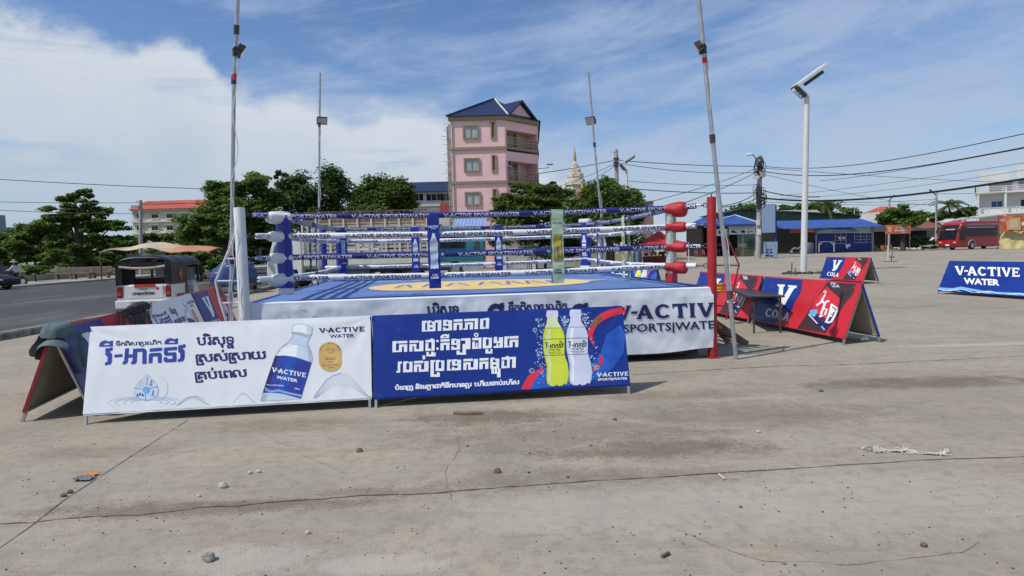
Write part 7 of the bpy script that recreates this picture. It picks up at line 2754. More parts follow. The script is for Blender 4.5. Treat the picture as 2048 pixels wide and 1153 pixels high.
# billboard, board on the ground
D = 72
bb = thing('billboard', 'tall plain pale blue billboard on a dark blue post', 'billboard', (X(1538, D), D, 0))
mb = MB()
fbox(mb, 1524.5, 408, 1551, 466, D, .35)
mb.build('panel', M_LBLUE, bb, bevel=.03)
MB().box((X(1553, D), D + .3, Zp(410, 1553, D) / 2), (.22, .22, Zp(410, 1553, D))).build('post', M_BWALL, bb)
MB().box((X(1523, D) - .05, D + .2, Zp(437, 1523, D)), (.12, .3, Zp(408, 1523, D) - Zp(466, 1523, D) + .1)).build('edge_frame', M_BWALL, bb)
D = 66
gbp = G(1542, 517)
gb_ = thing('standing_board', 'pale blue standing price board with dark tool icons below the billboard', 'board', (gbp.x, gbp.y, 0))
D = gbp.y
mb = MB()
xa, xb = X(1529, D), X(1555, D)
zt_ = Zp(484, 1542, D)
mb.box(((xa + xb) / 2, D + .12, zt_ / 2 + .06), (xb - xa, .24, zt_ - .12))
mb.build('panel', M_LBLUE, gb_)
for s in (xa + .1, xb - .1):
    MB().box((s, D + .12, .04), (.08, .3, .08)).build('foot', M_DSTEEL, gb_)
sign_marks(gb_, 0, 0, 0, 0, D, [('t', KH_WATER, 1533, 490, 18, 2.5, M_PRW), ('r', 1532, 499, 1538, 501, M_NAVY), ('r', 1540, 498, 1544, 501, M_NAVY), ('r', 1531, 504, 1536, 507, M_NAVY), ('r', 1539, 504, 1545, 507, M_NAVY), ('r', 1531, 510, 1537, 513, M_NAVY), ('r', 1540, 511, 1546, 513.5, M_NAVY)])
# green sheeted hall behind
D = 104
gh = thing('green_hall', 'long dark green sheeted hall rising behind the blue shop roofs', 'building', (X(1580, D), D + 5, 0))
pts = [(1448, 470), (1448, 428), (1482, 420), (1500, 422), (1715, 432), (1715, 470)]
fr = Frame((0, D, 0), (1, 0, 0), (0, 0, 1))
uv = [fr.uv(*p) for p in pts]
uv[0] = (uv[0][0], 0)
uv[-1] = (uv[-1][0], 0)
MB().prism(uv, lambda x, z: (x, D, z), lambda x, z: (x, D + 12, z)).build('wall', M_GWALL, gh)
uv2 = [fr.uv(*p) for p in ((1446, 428.5), (1482, 420.0), (1500, 421.5), (1718, 432))]
mb = MB()
for a, b in zip(uv2[:-1], uv2[1:]):
    mb.box(((a[0] + b[0]) / 2, D + 6, (a[1] + b[1]) / 2 + .12), ((b[0] - a[0]) + .3, 13, .14), M=Matrix.Rotation(-math.atan2(b[1] - a[1], b[0] - a[0]), 3, 'Y'))
mb.build('roof', M_DSTEEL, gh)
uv3 = [fr.uv(*p) for p in ((1553, 421.5), (1632, 420.5), (1642, 427), (1553, 424))]
MB().prism(uv3, lambda x, z: (x, D - .3, z), lambda x, z: (x, D + 4, z + .2)).build('white_roof_sheet', M_SIGNW, gh)

# long shop row with a blue corrugated awning
D = 84
sr = thing('shop_row', 'long low shop row under a blue corrugated awning, dark opening and blue grilled wall', 'shop', (X(1650, D), D + 4, 0))
xa, xb = X(1553, D), X(1747, D)
corr(sr, 'awning', xa, X(1752, D), D - 2.2, D + 3.5, Zp(456, 1650, D - 2.2), Zp(440, 1650, D + 3.5), M_BROOF)
ze = Zp(457, 1650, D) + .2
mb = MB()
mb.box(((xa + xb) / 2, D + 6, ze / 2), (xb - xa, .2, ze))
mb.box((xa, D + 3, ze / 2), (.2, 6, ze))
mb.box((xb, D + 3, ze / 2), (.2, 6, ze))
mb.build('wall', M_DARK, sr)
mb = MB()
xg = X(1630, D)
mb.box(((xg + xb) / 2, D + .1, Zp(466, 1690, D) / 2), (xb - xg, .2, Zp(466, 1690, D)))
fw_ = mb.build('front_wall', M_BWALL, sr)
mb = MB()
for x0, x1, y0, y1, nx, ny in ((1670, 1692, 467, 488, 2, 3), (1709, 1744, 467, 486, 3, 3)):
    for k in range(nx + 1):
        x = X(x0 + (x1 - x0) * k / nx, D)
        mb.box((x, D - .02, (Zp(y0, x0, D) + Zp(y1, x0, D)) / 2), (.06, .06, Zp(y0, x0, D) - Zp(y1, x0, D)))
    for k in range(ny + 1):
        z = Zp(y0 + (y1 - y0) * k / ny, x0, D)
        mb.box(((X(x0, D) + X(x1, D)) / 2, D - .03, z), (X(x1, D) - X(x0, D), .05, .06))
mb.build('window_grille', mat('grey_grille', (.4, .42, .44)), fw_)
fr = Frame((0, D - .01, 0), (1, 0, 0), (0, 0, 1))
a = Art(fr, fr)
for pts in ([(1676, 476), (1680, 474), (1684, 477), (1680, 480)], [(1684, 476), (1688, 474), (1691, 477), (1687, 479)], [(1691, 490), (1700, 488), (1701, 494), (1697, 493), (1696, 498), (1692, 496)]):
    a.poly('paint_splash', pts, M_PRW, 1)
a.finish(fw_)
MB().box((X(1632, D), D + .1, ze / 2), (.22, .3, ze)).build('post', M_CONC, sr)
MB().box((X(1745, D), D + .1, ze / 2), (.25, .35, ze)).build('post', M_CONC, sr)
for lb_, x0, y0, x1, y1, m, items in (
        ('red shop sign with pale lettering left of the white lamp post', 1580, 453, 1630, 466, M_SIGNR, [('t', KH_LINE4[:6], 1584, 459, 40, 3, M_PRW), ('t', KH_FRESH, 1600, 464, 26, 3, M_PRW)]),
        ('long blue and grey shop banner with machinery picture and phone numbers', 1631, 449, 1744, 467, M_SIGNB, [('t', KH_LINE4[:14], 1645, 454, 70, 3, M_PRED), ('r', 1660, 455, 1700, 459, M_MIDB), ('p', [(1700, 451), (1742, 450), (1742, 463), (1716, 463)], M_GREYB), ('p', [(1634, 463), (1660, 459), (1744, 464), (1744, 466.5), (1634, 466.5)], M_GREYB), ('t', '0977 33 77 67 / 0977 88 77 67', 1665, 465, 50, 3, M_BLK)])):
    mb = MB()
    fbox(mb, x0, y0, x1, y1, D - .5, .12)
    sg = thing('shop_sign', lb_, 'sign', (X((x0 + x1) / 2, D), D - .5, Zp(y1, x0, D - .5)), 0, 'shop signs along the market row')
    mb.build('panel', m, sg)
    sign_marks(sg, 0, 0, 0, 0, D - .5, items)
# machines, tank and a bench in the opening
mm = thing('water_tank', 'grey round tank in the dark shop opening right of the lamp post', 'tank', (X(1617, 82), 82, 0))
MB().lathe((X(1617, 82), 82, 0), [(.55, 0), (.62, .1), (.62, 1.2), (.5, 1.35), (.2, 1.42)], 16).build('tank', mat('grey_plastic_tank', (.08, .10, .12), .5), mm, smooth=True)
mm = thing('parked_motorbike', 'motorbike parked in the dark shop opening left of the lamp post', 'motorbike', (X(1592, 82), 82, 0))
b0_ = Vector((X(1592, 82), 82, 0))
for x in (-.6, .6):
    wheel(mm, b0_ + Vector((x, 0, .3)), (0, 1, 0), .3, .1)
MB().tube([b0_ + Vector((-.6, 0, .5)), b0_ + Vector((-.2, 0, .75)), b0_ + Vector((.3, 0, .65)), b0_ + Vector((.6, 0, 1.0))], [.08, .14, .12, .05], 8).build('body', mat('worn_silver', (.22, .22, .23), .4), mm, smooth=True)
MB().tube([b0_ + Vector((.6, -.3, 1.05)), b0_ + Vector((.6, .3, 1.05))], .02, 6).build('handlebar', M_DSTEEL, mm)
mm = thing('metal_trestle', 'pale metal trestle frame leaning against the blue wall', 'frame', (X(1650, 82.5), 82.5, 0))
mb = MB()
for (x0, y0), (x1, y1) in (((1638, 505), (1638, 484)), ((1668, 504), (1668, 484)), ((1638, 484), (1668, 484)), ((1640, 490), (1646, 484)), ((1660, 484), (1667, 490))):
    mb.bar((X(x0, 82.5), 82.5, Zp(y0, x0, 82.5)), (X(x1, 82.5), 82.5, Zp(y1, x1, 82.5)), .07, .07)
mb.build('frame', M_BARE, mm)

# sand, bricks, rubble
sp = G(1742, 503)
sand = thing('sand_heap', 'small heap of orange sand in front of the blue wall corner', 'sand heap', sp)
mb = MB()
mb.grid(lambda a, b: sp + Vector(((a - .5) * 3.6, (b - .5) * 2.6, max(-.02, .85 * math.exp(-((a - .55) * 3.2) ** 2 - ((b - .5) * 3.0) ** 2) - .08 + .05 * mnoise.noise((a * 6, b * 6, 1))))), 24, 18)
mb.build('heap', mat('orange_sand', (.34, .20, .10), .95, .2, 4), sand, smooth='all')
bp_ = G(1772, 501)
bk_ = thing('brick_stack', 'small stack of orange bricks beside the sand heap', 'bricks', bp_)
mb = MB()
for z in range(6):
    for x in range(5):
        mb.box(bp_ + Vector((-.5 + x * .26, 0, .06 + z * .12)), (.24, .5, .11))
mb.build('bricks', mat('orange_brick', (.34, .12, .06), .9, .3, 3), bk_)
rb = G(1814, 500)
rub = thing('rubble_heap', 'pale heap of broken slabs and bags in front of the dark shed', 'rubble', rb)
mb = MB()
rnd = random.Random(12)
for k in range(22):
    mb.blob(rb + Vector((rnd.uniform(-1.6, 1.9), rnd.uniform(-.4, .5), rnd.uniform(0, .35))), (rnd.uniform(.15, .45), rnd.uniform(.15, .4), rnd.uniform(.06, .22)), 7, .35, k)
mb.build('pieces', mat('pale_rubble', (.42, .38, .32), .9, .3, 2), rub)
sk_ = G(1776, 524)
stk = thing('white_stake', 'short white stake with small rusty stand in the open lot', 'stake', sk_)
MB().box(sk_ + Vector((0, 0, .6)), (.07, .07, 1.2)).build('stake', M_BARE, stk)
mb = MB()
mb.box(sk_ + Vector((.15, 0, .02)), (.9, .4, .04))
mb.tube([sk_ + Vector((.25, 0, 0)), sk_ + Vector((.25, 0, .5)), sk_ + Vector((.38, 0, .7))], .03, 6)
mb.lathe(sk_ + Vector((.28, 0, .3)), [(.18, 0), (.18, .08)], 10)
mb.build('stand', M_RUST, stk)

# dark shed with orange sign, tiled roofs, bus shelter sheets
D = 94
ds = thing('dark_shed', 'dark ramshackle shed behind the orange hanging banner', 'shed', (X(1785, D), D + 4, 0))
mb = MB()
mb.box(((X(1748, D) + X(1862, D)) / 2, D + 4, Zp(462, 1800, D) / 2), (X(1862, D) - X(1748, D), 6, Zp(462, 1800, D)))
mb.build('wall', mat('shaded_interior', (.028, .024, .022), .9, .5, 1.2), ds)  # near-black colour stands for the shade inside the open shed
corr(ds, 'roof', X(1742, D), X(1866, D), D - .6, D + 7.4, Zp(464, 1800, D) + .1, Zp(455, 1800, D) + .5, mat('dark_rusty_sheet', (.045, .036, .034), .7, .4, 1), .4)
D = 82
sg = thing('hanging_banner', 'orange shop banner with white lettering hung across the street light pole', 'banner', (X(1796, D), D, Zp(468, 1796, D)))
mb = MB()
fbox(mb, 1770.5, 450, 1821, 468, D, .06)
mb.build('panel', M_SIGNO, sg)
sign_marks(sg, 0, 0, 0, 0, D, [('t', KH_LINE4[:5], 1793, 457, 20, 3.6, M_PRW), ('t', KH_FRESH + KH_TIME, 1790, 462.5, 26, 3.6, M_PRW), ('t', KH_PURE, 1800, 466.3, 14, 2, M_PRW), ('p', [(1774, 456), (1779, 453), (1784, 456), (1783, 464), (1776, 465)], M_GOLD)])
for px in (1772, 1820):
    MB().tube([(X(px, D), D + .05, 0), (X(px, D), D + .05, Zp(450, px, D))], .05, 6).build('post', M_WOOD, sg)
D = 110
rh = thing('red_roof_house', 'red tiled roof showing above the blossom tree', 'house', (X(1790, D), D, 0))
MB().box((X(1790, D), D + 3, Zp(423, 1790, D) / 2), (4.2, 5, Zp(423, 1790, D))).build('wall', M_WALLW, rh)
z0_, z1_ = Zp(424, 1790, D), Zp(411, 1790, D)
mb = MB()
mb.add([(X(1766, D), D - .5, z0_), (X(1818, D), D - .5, z0_), (X(1818, D), D + 7, z0_), (X(1766, D), D + 7, z0_), (X(1780, D), D + 3, z1_), (X(1802, D), D + 3, z1_)], [(0, 1, 5, 4), (2, 3, 4, 5), (1, 2, 5), (3, 0, 4)])
mb.build('roof', M_REDT, rh)
D = 98
bh = thing('brown_roof_house', 'low house with brown gable roof left of the red bus', 'house', (X(1858, D), D, 0))
MB().box((X(1858, D), D + 2.5, Zp(455, 1858, D) / 2), (X(1884, D) - X(1838, D), 5, Zp(455, 1858, D))).build('wall', mat('grey_boards', (.20, .19, .17), .9, .3, 1), bh)
z0_, z1_ = Zp(457, 1858, D), Zp(441, 1858, D)
mb = MB()
mb.add([(X(1834, D), D - .6, z0_), (X(1890, D), D - .6, z0_), (X(1890, D), D + 5.5, z0_), (X(1834, D), D + 5.5, z0_), (X(1848, D), D + 2.5, z1_), (X(1890, D), D + 2.5, z1_)], [(0, 1, 5, 4), (2, 3, 4, 5), (3, 0, 4), (1, 2, 5)])
mb.build('roof', mat('brown_roof_tiles', (.20, .085, .06), .8, .2, 1), bh)
D = 86
aw = thing('sheet_awning', 'pale sheet awning reaching over the red bus', 'awning', (X(1940, 98), 98, 0))
xa, xb = X(1882, 98), X(2000, 98)
MB().prism([(xa, Zp(446, 1882, 98)), (xa + 1.2, Zp(440, 1900, 98)), (xb, Zp(429, 2000, 98)), (xb, Zp(431, 2000, 98)), (xa + 1.2, Zp(443, 1900, 98)), (xa + .1, Zp(448, 1882, 98))], lambda x, z: (x, 97, z), lambda x, z: (x, 106, z + .6)).build('sheet', mat('pale_roof_sheet', (.50, .49, .44), .7, .2, .6), aw)
for px in (1886, 1940):
    MB().tube([(X(px, 98), 99, 0), (X(px, 98), 99, Zp(444, px, 98))], .07, 6).build('post', M_WOOD, aw)
# pale van / boat-like body left of the bus
vv = thing('white_van', 'small white vehicle mostly hidden left of the red bus', 'van', (X(1868, 92), 92, 0))
MB().prism([(-1.6, .35), (-1.7, .9), (-1.2, 1.0), (-.5, 1.6), (1.7, 1.65), (1.8, .9), (1.75, .35)], lambda x, z: (X(1868, 92) + x, 91.2, z), lambda x, z: (X(1868, 92) + x, 92.8, z)).build('body', M_TW, vv, bevel=.08)
MB().prism([(-1.0, 1.02), (-.45, 1.5), (1.5, 1.52), (1.55, 1.02)], lambda x, z: (X(1868, 92) + x, 91.19, z), lambda x, z: (X(1868, 92) + x, 91.16, z)).build('window', M_GLASS, vv)
for x in (-1.0, 1.1):
    wheel(vv, (X(1868, 92) + x, 91.3, .3), (0, 1, 0), .3, .18)

# red coach
bf = G(1921, 500.2)
fd = Vector((-.93, -.37, 0)).normalized()
rb_ = thing('red_coach', 'red coach with dark windows parked nose to the left under the awning', 'bus', bf, math.atan2(fd.y, fd.x))
MBs = ROOTM[rb_]
q = lambda x, y, z: MBs @ Vector((x, y, z))     # x forward, y to its left; origin = front right corner seen at the kink
M_CRED = mat('coach_red_paint', (.40, .012, .016), .35, .08, 1, coat=.3)
W_ = 2.5
prof = [(.45, .35), (.62, .55), (.66, 1.1), (.55, 1.7), (.30, 2.6), (-.2, 3.3), (-1.0, 3.55), (-12.3, 3.55), (-12.5, 3.3), (-12.5, .35)]
body = MB().prism(prof, lambda x, z: q(x, 0.0, z), lambda x, z: q(x, -W_, z)).build('body', M_CRED, rb_, bevel=.12)
mb = MB()
mb.prism([(-1.0, 1.62), (-12.1, 1.62), (-12.1, 2.86), (-.9, 2.86)], lambda x, z: q(x, .03, z), lambda x, z: q(x, .0, z))
mb.prism([(.10, 1.15), (-.85, 1.15), (-.75, 2.9), (-.35, 2.9), (.05, 2.3)], lambda x, z: q(x, .03, z), lambda x, z: q(x, .0, z))
mb.prism([(-1.0, 1.62), (-12.1, 1.62), (-12.1, 2.86), (-.9, 2.86)], lambda x, z: q(x, -W_, z), lambda x, z: q(x, -W_ - .03, z))
mb.build('window', M_GLASS, rb_)
mb = MB()
mb.prism([(-1.1, 2.70), (-3.6, 2.70), (-3.6, 2.80), (-1.1, 2.80)], lambda x, z: q(x, .05, z), lambda x, z: q(x, .03, z))
mb.prism([(-3.8, 2.70), (-6.4, 2.70), (-6.4, 2.80), (-3.8, 2.80)], lambda x, z: q(x, .05, z), lambda x, z: q(x, .03, z))
mb.prism([(-1.3, 3.1), (-9, 3.1), (-9, 3.18), (-1.3, 3.18)], lambda x, z: q(x, .02, z), lambda x, z: q(x, .0, z))
mb.build('window_trim', mat('pale_trim', (.45, .47, .5), .4), rb_)
mb = MB()
sl = lambda z: np.interp(z, [.35, .55, 1.1, 1.7, 2.6, 3.2], [.45, .62, .66, .55, .30, -.15])
mb.grid(lambda a, b: q(sl(1.25 + 1.25 * b) + .03, -.15 - (W_ - .3) * a, 1.25 + 1.25 * b), 6, 6)
mb.grid(lambda a, b: q(sl(2.62 + .5 * b) + .03, -.12 - (W_ - .24) * a, 2.62 + .5 * b), 6, 4)
mb.build('windscreen', M_GLASS, rb_, fixn=False)
MB().grid(lambda a, b: q(sl(2.5 + .12 * b) + .05, -.5 - 1.1 * a, 2.5 + .12 * b), 2, 2).build('destination_strip', mat('pink_sign', (.62, .40, .42), .5), rb_, fixn=False)
for s in (-.35, -W_ + .35):
    MB().blob(q(.62, s, .92), (.12, .22, .09), 10, 0).build('headlight', M_LILAC, rb_, smooth=True)
MB().box(q(.66, -1.2, .62), (.05, .5, .16), ROOTM[rb_].to_euler().z).build('number_plate', M_PRW, rb_)
MB().box(q(.6, -1.25, .38), (.2, 2.3, .14), ROOTM[rb_].to_euler().z).build('bumper', M_DSTEEL, rb_)
for s in (.12, -W_ - .12):
    mb = MB()
    mb.tube([q(-.1, s * .3 if s > 0 else -W_, 2.95), q(.45, s, 2.9), q(.55, s, 2.5)], .03, 6)
    mb.box(q(.55, s, 2.35), (.1, .22, .42), ROOTM[rb_].to_euler().z)
    mb.build('mirror', M_DSTEEL, rb_)
ax_ = MBs.to_3x3() @ Vector((0, 1, 0))
for x in (-2.1, -8.2):
    for y in (-.06, -W_ + .06):
        wheel(rb_, q(x, y, .52), ax_, .54, .28)
mb = MB()
for x in (-2.1, -8.2):
    mb.tube([q(x + .68 * math.cos(t * PI / 10), .012, .5 + .68 * math.sin(t * PI / 10)) for t in range(11)], .045, 6)
mb.build('wheel_arch', mat('pale_trim', (.45, .47, .5)), rb_)

# orange stall banner and yellow tarp at the right border
D = 78
ob = thing('stall_banner', 'large orange printed banner above the yellow tarp at the right edge', 'banner', (X(2030, D), D, Zp(462, 2030, D)))
mb = MB()
mb.grid(lambda a, b: (X(1998 + 75 * a, D), D + .15 * math.sin(a * 12) * b, Zp(430 + 32 * (1 - b) + 2.5 * a + 1.2 * math.sin(a * 9), 2020, D)), 24, 6)
mb.build('banner', M_SIGNO, ob, smooth='all')
sign_marks(ob, 0, 0, 0, 0, D - .25, [('p', [(2020, 437), (2040, 435), (2042, 460), (2014, 460), (2012, 446)], M_GOLD), ('p', [(2022, 440), (2034, 438), (2036, 456), (2020, 456)], mat('cream_canvas_print', (.6, .5, .36))), ('p', [(2043, 446), (2058, 440), (2058, 446), (2044, 452)], M_PRW), ('t', KH_FRESH, 2000, 442, 12, 4, M_PRW)])
for px in (1999, 2070):
    MB().tube([(X(px, D), D + .25, 0), (X(px, D), D + .25, Zp(430, px, D))], .06, 6).build('post', M_WOOD, ob)
yt = thing('yellow_tarp', 'pale yellow tarp draped over a stall below the orange banner', 'tarp', (X(2030, D), D + .6, 0))
mb = MB()
mb.grid(lambda a, b: (X(2000 + 5 * (1 - b) * -1 * (1 - a) + 8 * b * (1 - a) + 70 * a, D), D - .3 + 1.0 * b + .22 * mnoise.noise((a * 5, b * 3, 0)), max(.02, Zp(499 - 37 * b, 2030, D) + .10 * mnoise.noise((a * 6, b * 6, 3)))), 30, 14)
mb.grid(lambda a, b: (X(2008 + 62 * a, D), D + .7 + 2 * b, Zp(462, 2030, D) - .05 * b), 6, 4)
mb.build('tarp', mat('pale_yellow_tarp', (.52, .42, .18), .6, .1, 1), yt, smooth='all', fixn=False)

# white balcony house at the right edge
D = 112
wh = thing('white_house', 'white three storey house with balconies and railings at the right edge', 'house', (X(2020, D), D, 0))
M_WH = mat('white_house_paint', (.60, .60, .58), .75, .05, .5)
x0_ = X(1949, D)
x1_ = x0_ + 16
z3, z2_, z1_ = Zp(371, 1960, D), Zp(384, 1960, D), Zp(428, 1960, D)
dr = Vector((.80, -.60, 0))
hq = lambda u, v, z: Vector((x0_, D, 0)) + dr * u + Vector((.60, .80, 0)) * v + Vector((0, 0, z))


def hbox(mb, u0, u1, v0, v1, z0, z1):
    return mb.add([hq(u, v, z) for z in (z0, z1) for v in (v0, v1) for u in (u0, u1)], [(0, 2, 3, 1), (4, 5, 7, 6), (0, 1, 5, 4), (2, 6, 7, 3), (0, 4, 6, 2), (1, 3, 7, 5)])


zf1, zf2 = Zp(429, 1955, D), Zp(387, 1955, D)
hs_ = zf2 - zf1
mb = MB()
hbox(mb, .15, 15, 1.6, 10, 0, zf2 + .2)
mb.build('wall', M_WH, wh)
mb = MB()
for z in (zf1, zf2):
    hbox(mb, -.1, 15.2, -.05, 10, z - .18, z + .10)
mb.build('floor_slab', M_WH, wh)
for u in (.25, 4.0, 8.2, 12):
    mb = MB()
    hbox(mb, u, u + .3, .05, .35, 0, zf2 + .9)
    mb.build('column', M_WH, wh)
for z in (zf1, zf2):
    rail(wh, hq(0, .05, z + .1), hq(15, .05, z + .1), .85, M_WH, 8, 3, t=.08)
    rail(wh, hq(0, .05, z + .1), hq(0, 4, z + .1), .85, M_WH, 3, 3, t=.08)
mb = MB()
hbox(mb, 1.8, 15, 2.2, 9, zf2 + .2, zf2 + 2.0)
mb.build('roof_room', mat('grey_render', (.30, .30, .32)), wh)
mb = MB()
hbox(mb, .6, 4.6, 1.2, 1.6, zf2 + 1.7, zf2 + 3.6)
hbox(mb, 5.6, 9.6, 1.2, 1.6, zf2 + 2.0, zf2 + 4.2)
hbox(mb, 9.9, 15, 1.2, 1.6, zf2 + 1.6, zf2 + 3.4)
mb.build('roof_panels', M_WH, wh)
zc = zf1 + hs_ * .42
wnm = Vector((-.60, -.80, 0))
window(wh, hq(3.0, 1.58, zc + .1), 1.6, 1.1, wnm, M_WH, mat('blue_curtain_glass', (.03, .08, .18), .3, .3, 3), 1, False, .08)
window(wh, hq(6.6, 1.58, zc), .9, 1.4, wnm, M_WH, M_GLASS, 0, False, .08)
window(wh, hq(8.8, 1.58, zc), .8, 1.5, wnm, M_WH, M_GLASS, 0, False, .08)


# ------------------------------------------------------------------ street lights and utility poles
def lamp_post(label, base_px, Dd, pts, r, lampsz, panel=True, group='solar street lights', paint=None):
    base = G(*base_px) if Dd is None else at(base_px[0], 500, Dd)
    base = Vector((base.x, base.y, 0))
    Dd = base.y
    root = thing('street_light', label, 'street light', base, 0, group)
    q_ = [base] + [at(x, y, Dd) for x, y in pts[1:2]]
    paint = paint or mat('chalky_white_paint', (.62, .62, .60), .6, .06, 2, dirt=((.30, .27, .22), .62, .85, 2.5))
    MB().tube(q_, [r * 1.15, r * .9], 14).build('pole', paint, root, smooth=True)
    top = q_[-1]
    el_ = at(pts[2][0], pts[2][1], Dd)
    tp = at(pts[3][0], pts[3][1], Dd)
    MB().tube([top, el_], r * .75, 10).build('arm', paint, root, smooth=True)
    if panel:
        d = (tp - el_).normalized()
        n_ = Vector((-d.z, 0, d.x))
        mb = MB()
        mb.bar(el_ - d * .1 + Vector((0, -.0, 0)), tp, .55 * lampsz, .10 * lampsz, up=n_)
        mb.build('solar_panel', paint, root, bevel=.02)
        mb = MB()
        mb.bar(el_.lerp(tp, .25) - n_ * .14 * lampsz, el_.lerp(tp, .85) - n_ * .14 * lampsz, .22 * lampsz, .10 * lampsz, up=n_)
        mb.build('battery_box', M_DSTEEL, root)
        d2 = (top - el_).normalized()
        n2_ = Vector((-d2.z, 0, d2.x))
        if n2_.x > 0:
            n2_ = -n2_
        mb = MB()
        mb.bar(el_ - d2 * .05 + n2_ * .08 * lampsz, el_.lerp(top, .9) + n2_ * .08 * lampsz, .34 * lampsz, .10 * lampsz, up=n2_)
        lh = mb.build('lamp_head', M_DSTEEL, root, bevel=.02)
        mb = MB()
        for t in (.15, .4, .65):
            c = el_.lerp(top, t) + n2_ * .135 * lampsz
            mb.blob(c, .09 * lampsz, 8, 0)
        mb.build('lens', M_LILAC, lh)
    return root


lp = lamp_post('tall white solar lamp post with bent arm in the middle of the lot', (1607, 547), None, [(1607, 547), (1614, 193), (1592, 172), (1648, 132)], .145, 1.55)
bs = G(1607, 548)
base_ = thing('soil_mound', 'ring of dark soil and stones around the foot of the white lamp post', 'soil', bs)
mb = MB()
rnd = random.Random(2)
for k in range(46):
    an = rnd.uniform(0, 6.3)
    rr = rnd.uniform(.15, .95)
    mb.blob(bs + Vector((rr * math.cos(an), rr * .7 * math.sin(an), rnd.uniform(-.05, .05))), (rnd.uniform(.06, .22), rnd.uniform(.06, .2), rnd.uniform(.04, .12)), 7, .4, k)
mb.build('soil', mat('dark_soil', (.06, .05, .04), .95, .4, 5), base_)
for i, (px, hgt) in enumerate(((1583, .62), (1590, .35))):
    p = G(px, 551)
    rr = thing('rusty_rod', ('taller', 'shorter')[i] + ' rusty rod sticking up left of the lamp post foot', 'rod', p)
    MB().tube([p, p + Vector((.02, 0, hgt))], .03, 6).build('rod', M_RUST, rr)
lamp_post('small white solar street light with bent arm above the round tree', (1256, 480), 62, [(1256, 480), (1253, 341), (1241, 328), (1272, 307)], .14, 1.4)
# plain street light poles at right
for lb_, px, yb, yt, D, arm in (('slim street light with a black angled lamp above the orange banner', 1778, 470, 402, 92, [(1778, 402), (1786, 393)]), ('grey pole with a short black lamp arm left of the coach', 1872.5, 470, 386, 88, [(1872.5, 391), (1862, 382)])):
    b = at(px, yb, D)
    b.z = 0
    r0 = thing('street_light', lb_, 'street light', b, 0, 'solar street lights')
    MB().tube([b, at(px + .6, yt, D)], [.16, .12], 10).build('pole', M_CONC, r0, smooth=True)
    mb = MB()
    mb.bar(at(arm[0][0], arm[0][1], D), at(arm[1][0], arm[1][1], D), .12, .10)
    e = at(arm[1][0], arm[1][1], D)
    mb.box(e, (.5, .25, .12), M=Matrix.Rotation(-.7 if arm[1][0] > arm[0][0] else .7, 3, 'Y'))
    mb.build('lamp_head', M_DSTEEL, r0)


def utility(label, base, top, r, base_D=None):
    if base_D is None:
        b = G(*base)
    else:
        b = at(base[0], base[1], base_D)
    b = Vector((b.x, b.y, 0))
    root = thing('utility_pole', label, 'utility pole', b, 0, 'concrete utility poles')
    t = at(top[0], top[1], b.y)
    MB().tube([b, t], [r * 1.25, r], 10).build('pole', M_CONC, root, smooth=True)
    return root, b, t


up1, b1, t1 = utility('grimy utility pole crowded with cables beside the pale blue billboard', (1516.5, 517), (1520, 312), .23)
DU = b1.y
mb = MB()
for y in (352, 402):
    for s in (-1, 1):
        mb.bar(at(1519 - 6, y, DU - .3), at(1519 + 6, y, DU - .3), .10, .10)
mb.build('crossarm', M_RUST, up1)
mb = MB()
rnd = random.Random(21)
for y, n_, w_ in ((330, 9, 5), (342, 8, 5), (383, 8, 6), (398, 10, 7), (405, 8, 5)):
    for k in range(n_):
        c = at(1519 + rnd.uniform(-w_, w_), y + rnd.uniform(-6, 6), DU - .35)
        R0 = rnd.uniform(.15, .45)
        mb.tube([c + Vector((R0 * math.cos(t * .7), -.1 * math.sin(t), R0 * 1.3 * math.sin(t * .7))) for t in range(10)], .028, 5)
mb.build('cable_coils', M_CABLE, up1)
for x, y, w_, h_, m in ((1523.5, 348, .5, .6, M_CONC), (1512, 355, .6, .3, M_WALLW), (1517, 394, .35, 2.2, M_DSTEEL), (1518.5, 464, .25, .6, M_SIGNW), (1516, 446, .3, .5, M_WALLW)):
    MB().box(at(x, y, DU - .35), (w_, .25, h_)).build('junction_box', m, up1)
mb = MB()
a0, a1 = at(1519, 325, DU), at(1508, 312, DU)
mb.tube([a0, a1, at(1503, 310, DU)], .06, 6)
mb.tube([at(1519, 332, DU), at(1508, 313, DU)], .04, 6)
arm = mb.build('lamp_arm', M_CONC, up1)
MB().blob(at(1499, 309.5, DU), (.45, .2, .13), 10, 0).build('lamp_head', M_SIGNW, arm, smooth=True)
up2, b2_, t2 = utility('grey utility pole rising behind the round tree left of the small solar light', (1236, 480), (1232, 300), .2, 64)
MB().box(at(1226, 302, 64), (.5, .3, .25)).build('lamp_head', M_SIGNW, up2)
mb = MB()
for y in (318, 326, 332):
    mb.box(at(1232.5, y, 63.7), (.55, .2, .18))
mb.build('insulator', M_DSTEEL, up2)
up3, b3_, t3 = utility('slim utility pole with side lamps in front of the cream school', (279, 500), (281, 401), .16, 62)
mb = MB()
mb.bar(at(280, 418, 62), at(268, 412, 62), .06, .06)
mb.bar(at(280, 410, 62), at(273, 401, 62), .05, .05)
mb.bar(at(281, 412, 62), at(287, 418, 62), .05, .05)
mb.box(at(271, 413.5, 61.9), (.75, .3, .22))
mb.build('side_lamp', M_CONC, up3)
up4, b4_, t4 = utility('thin far pole with crossarm on the skyline left of the blossom tree', (1708.5, 450), (1709, 415), .09, 120)
MB().box(at(1709, 416.5, 120), (1.4, .1, .1)).build('crossarm', M_RUST, up4)

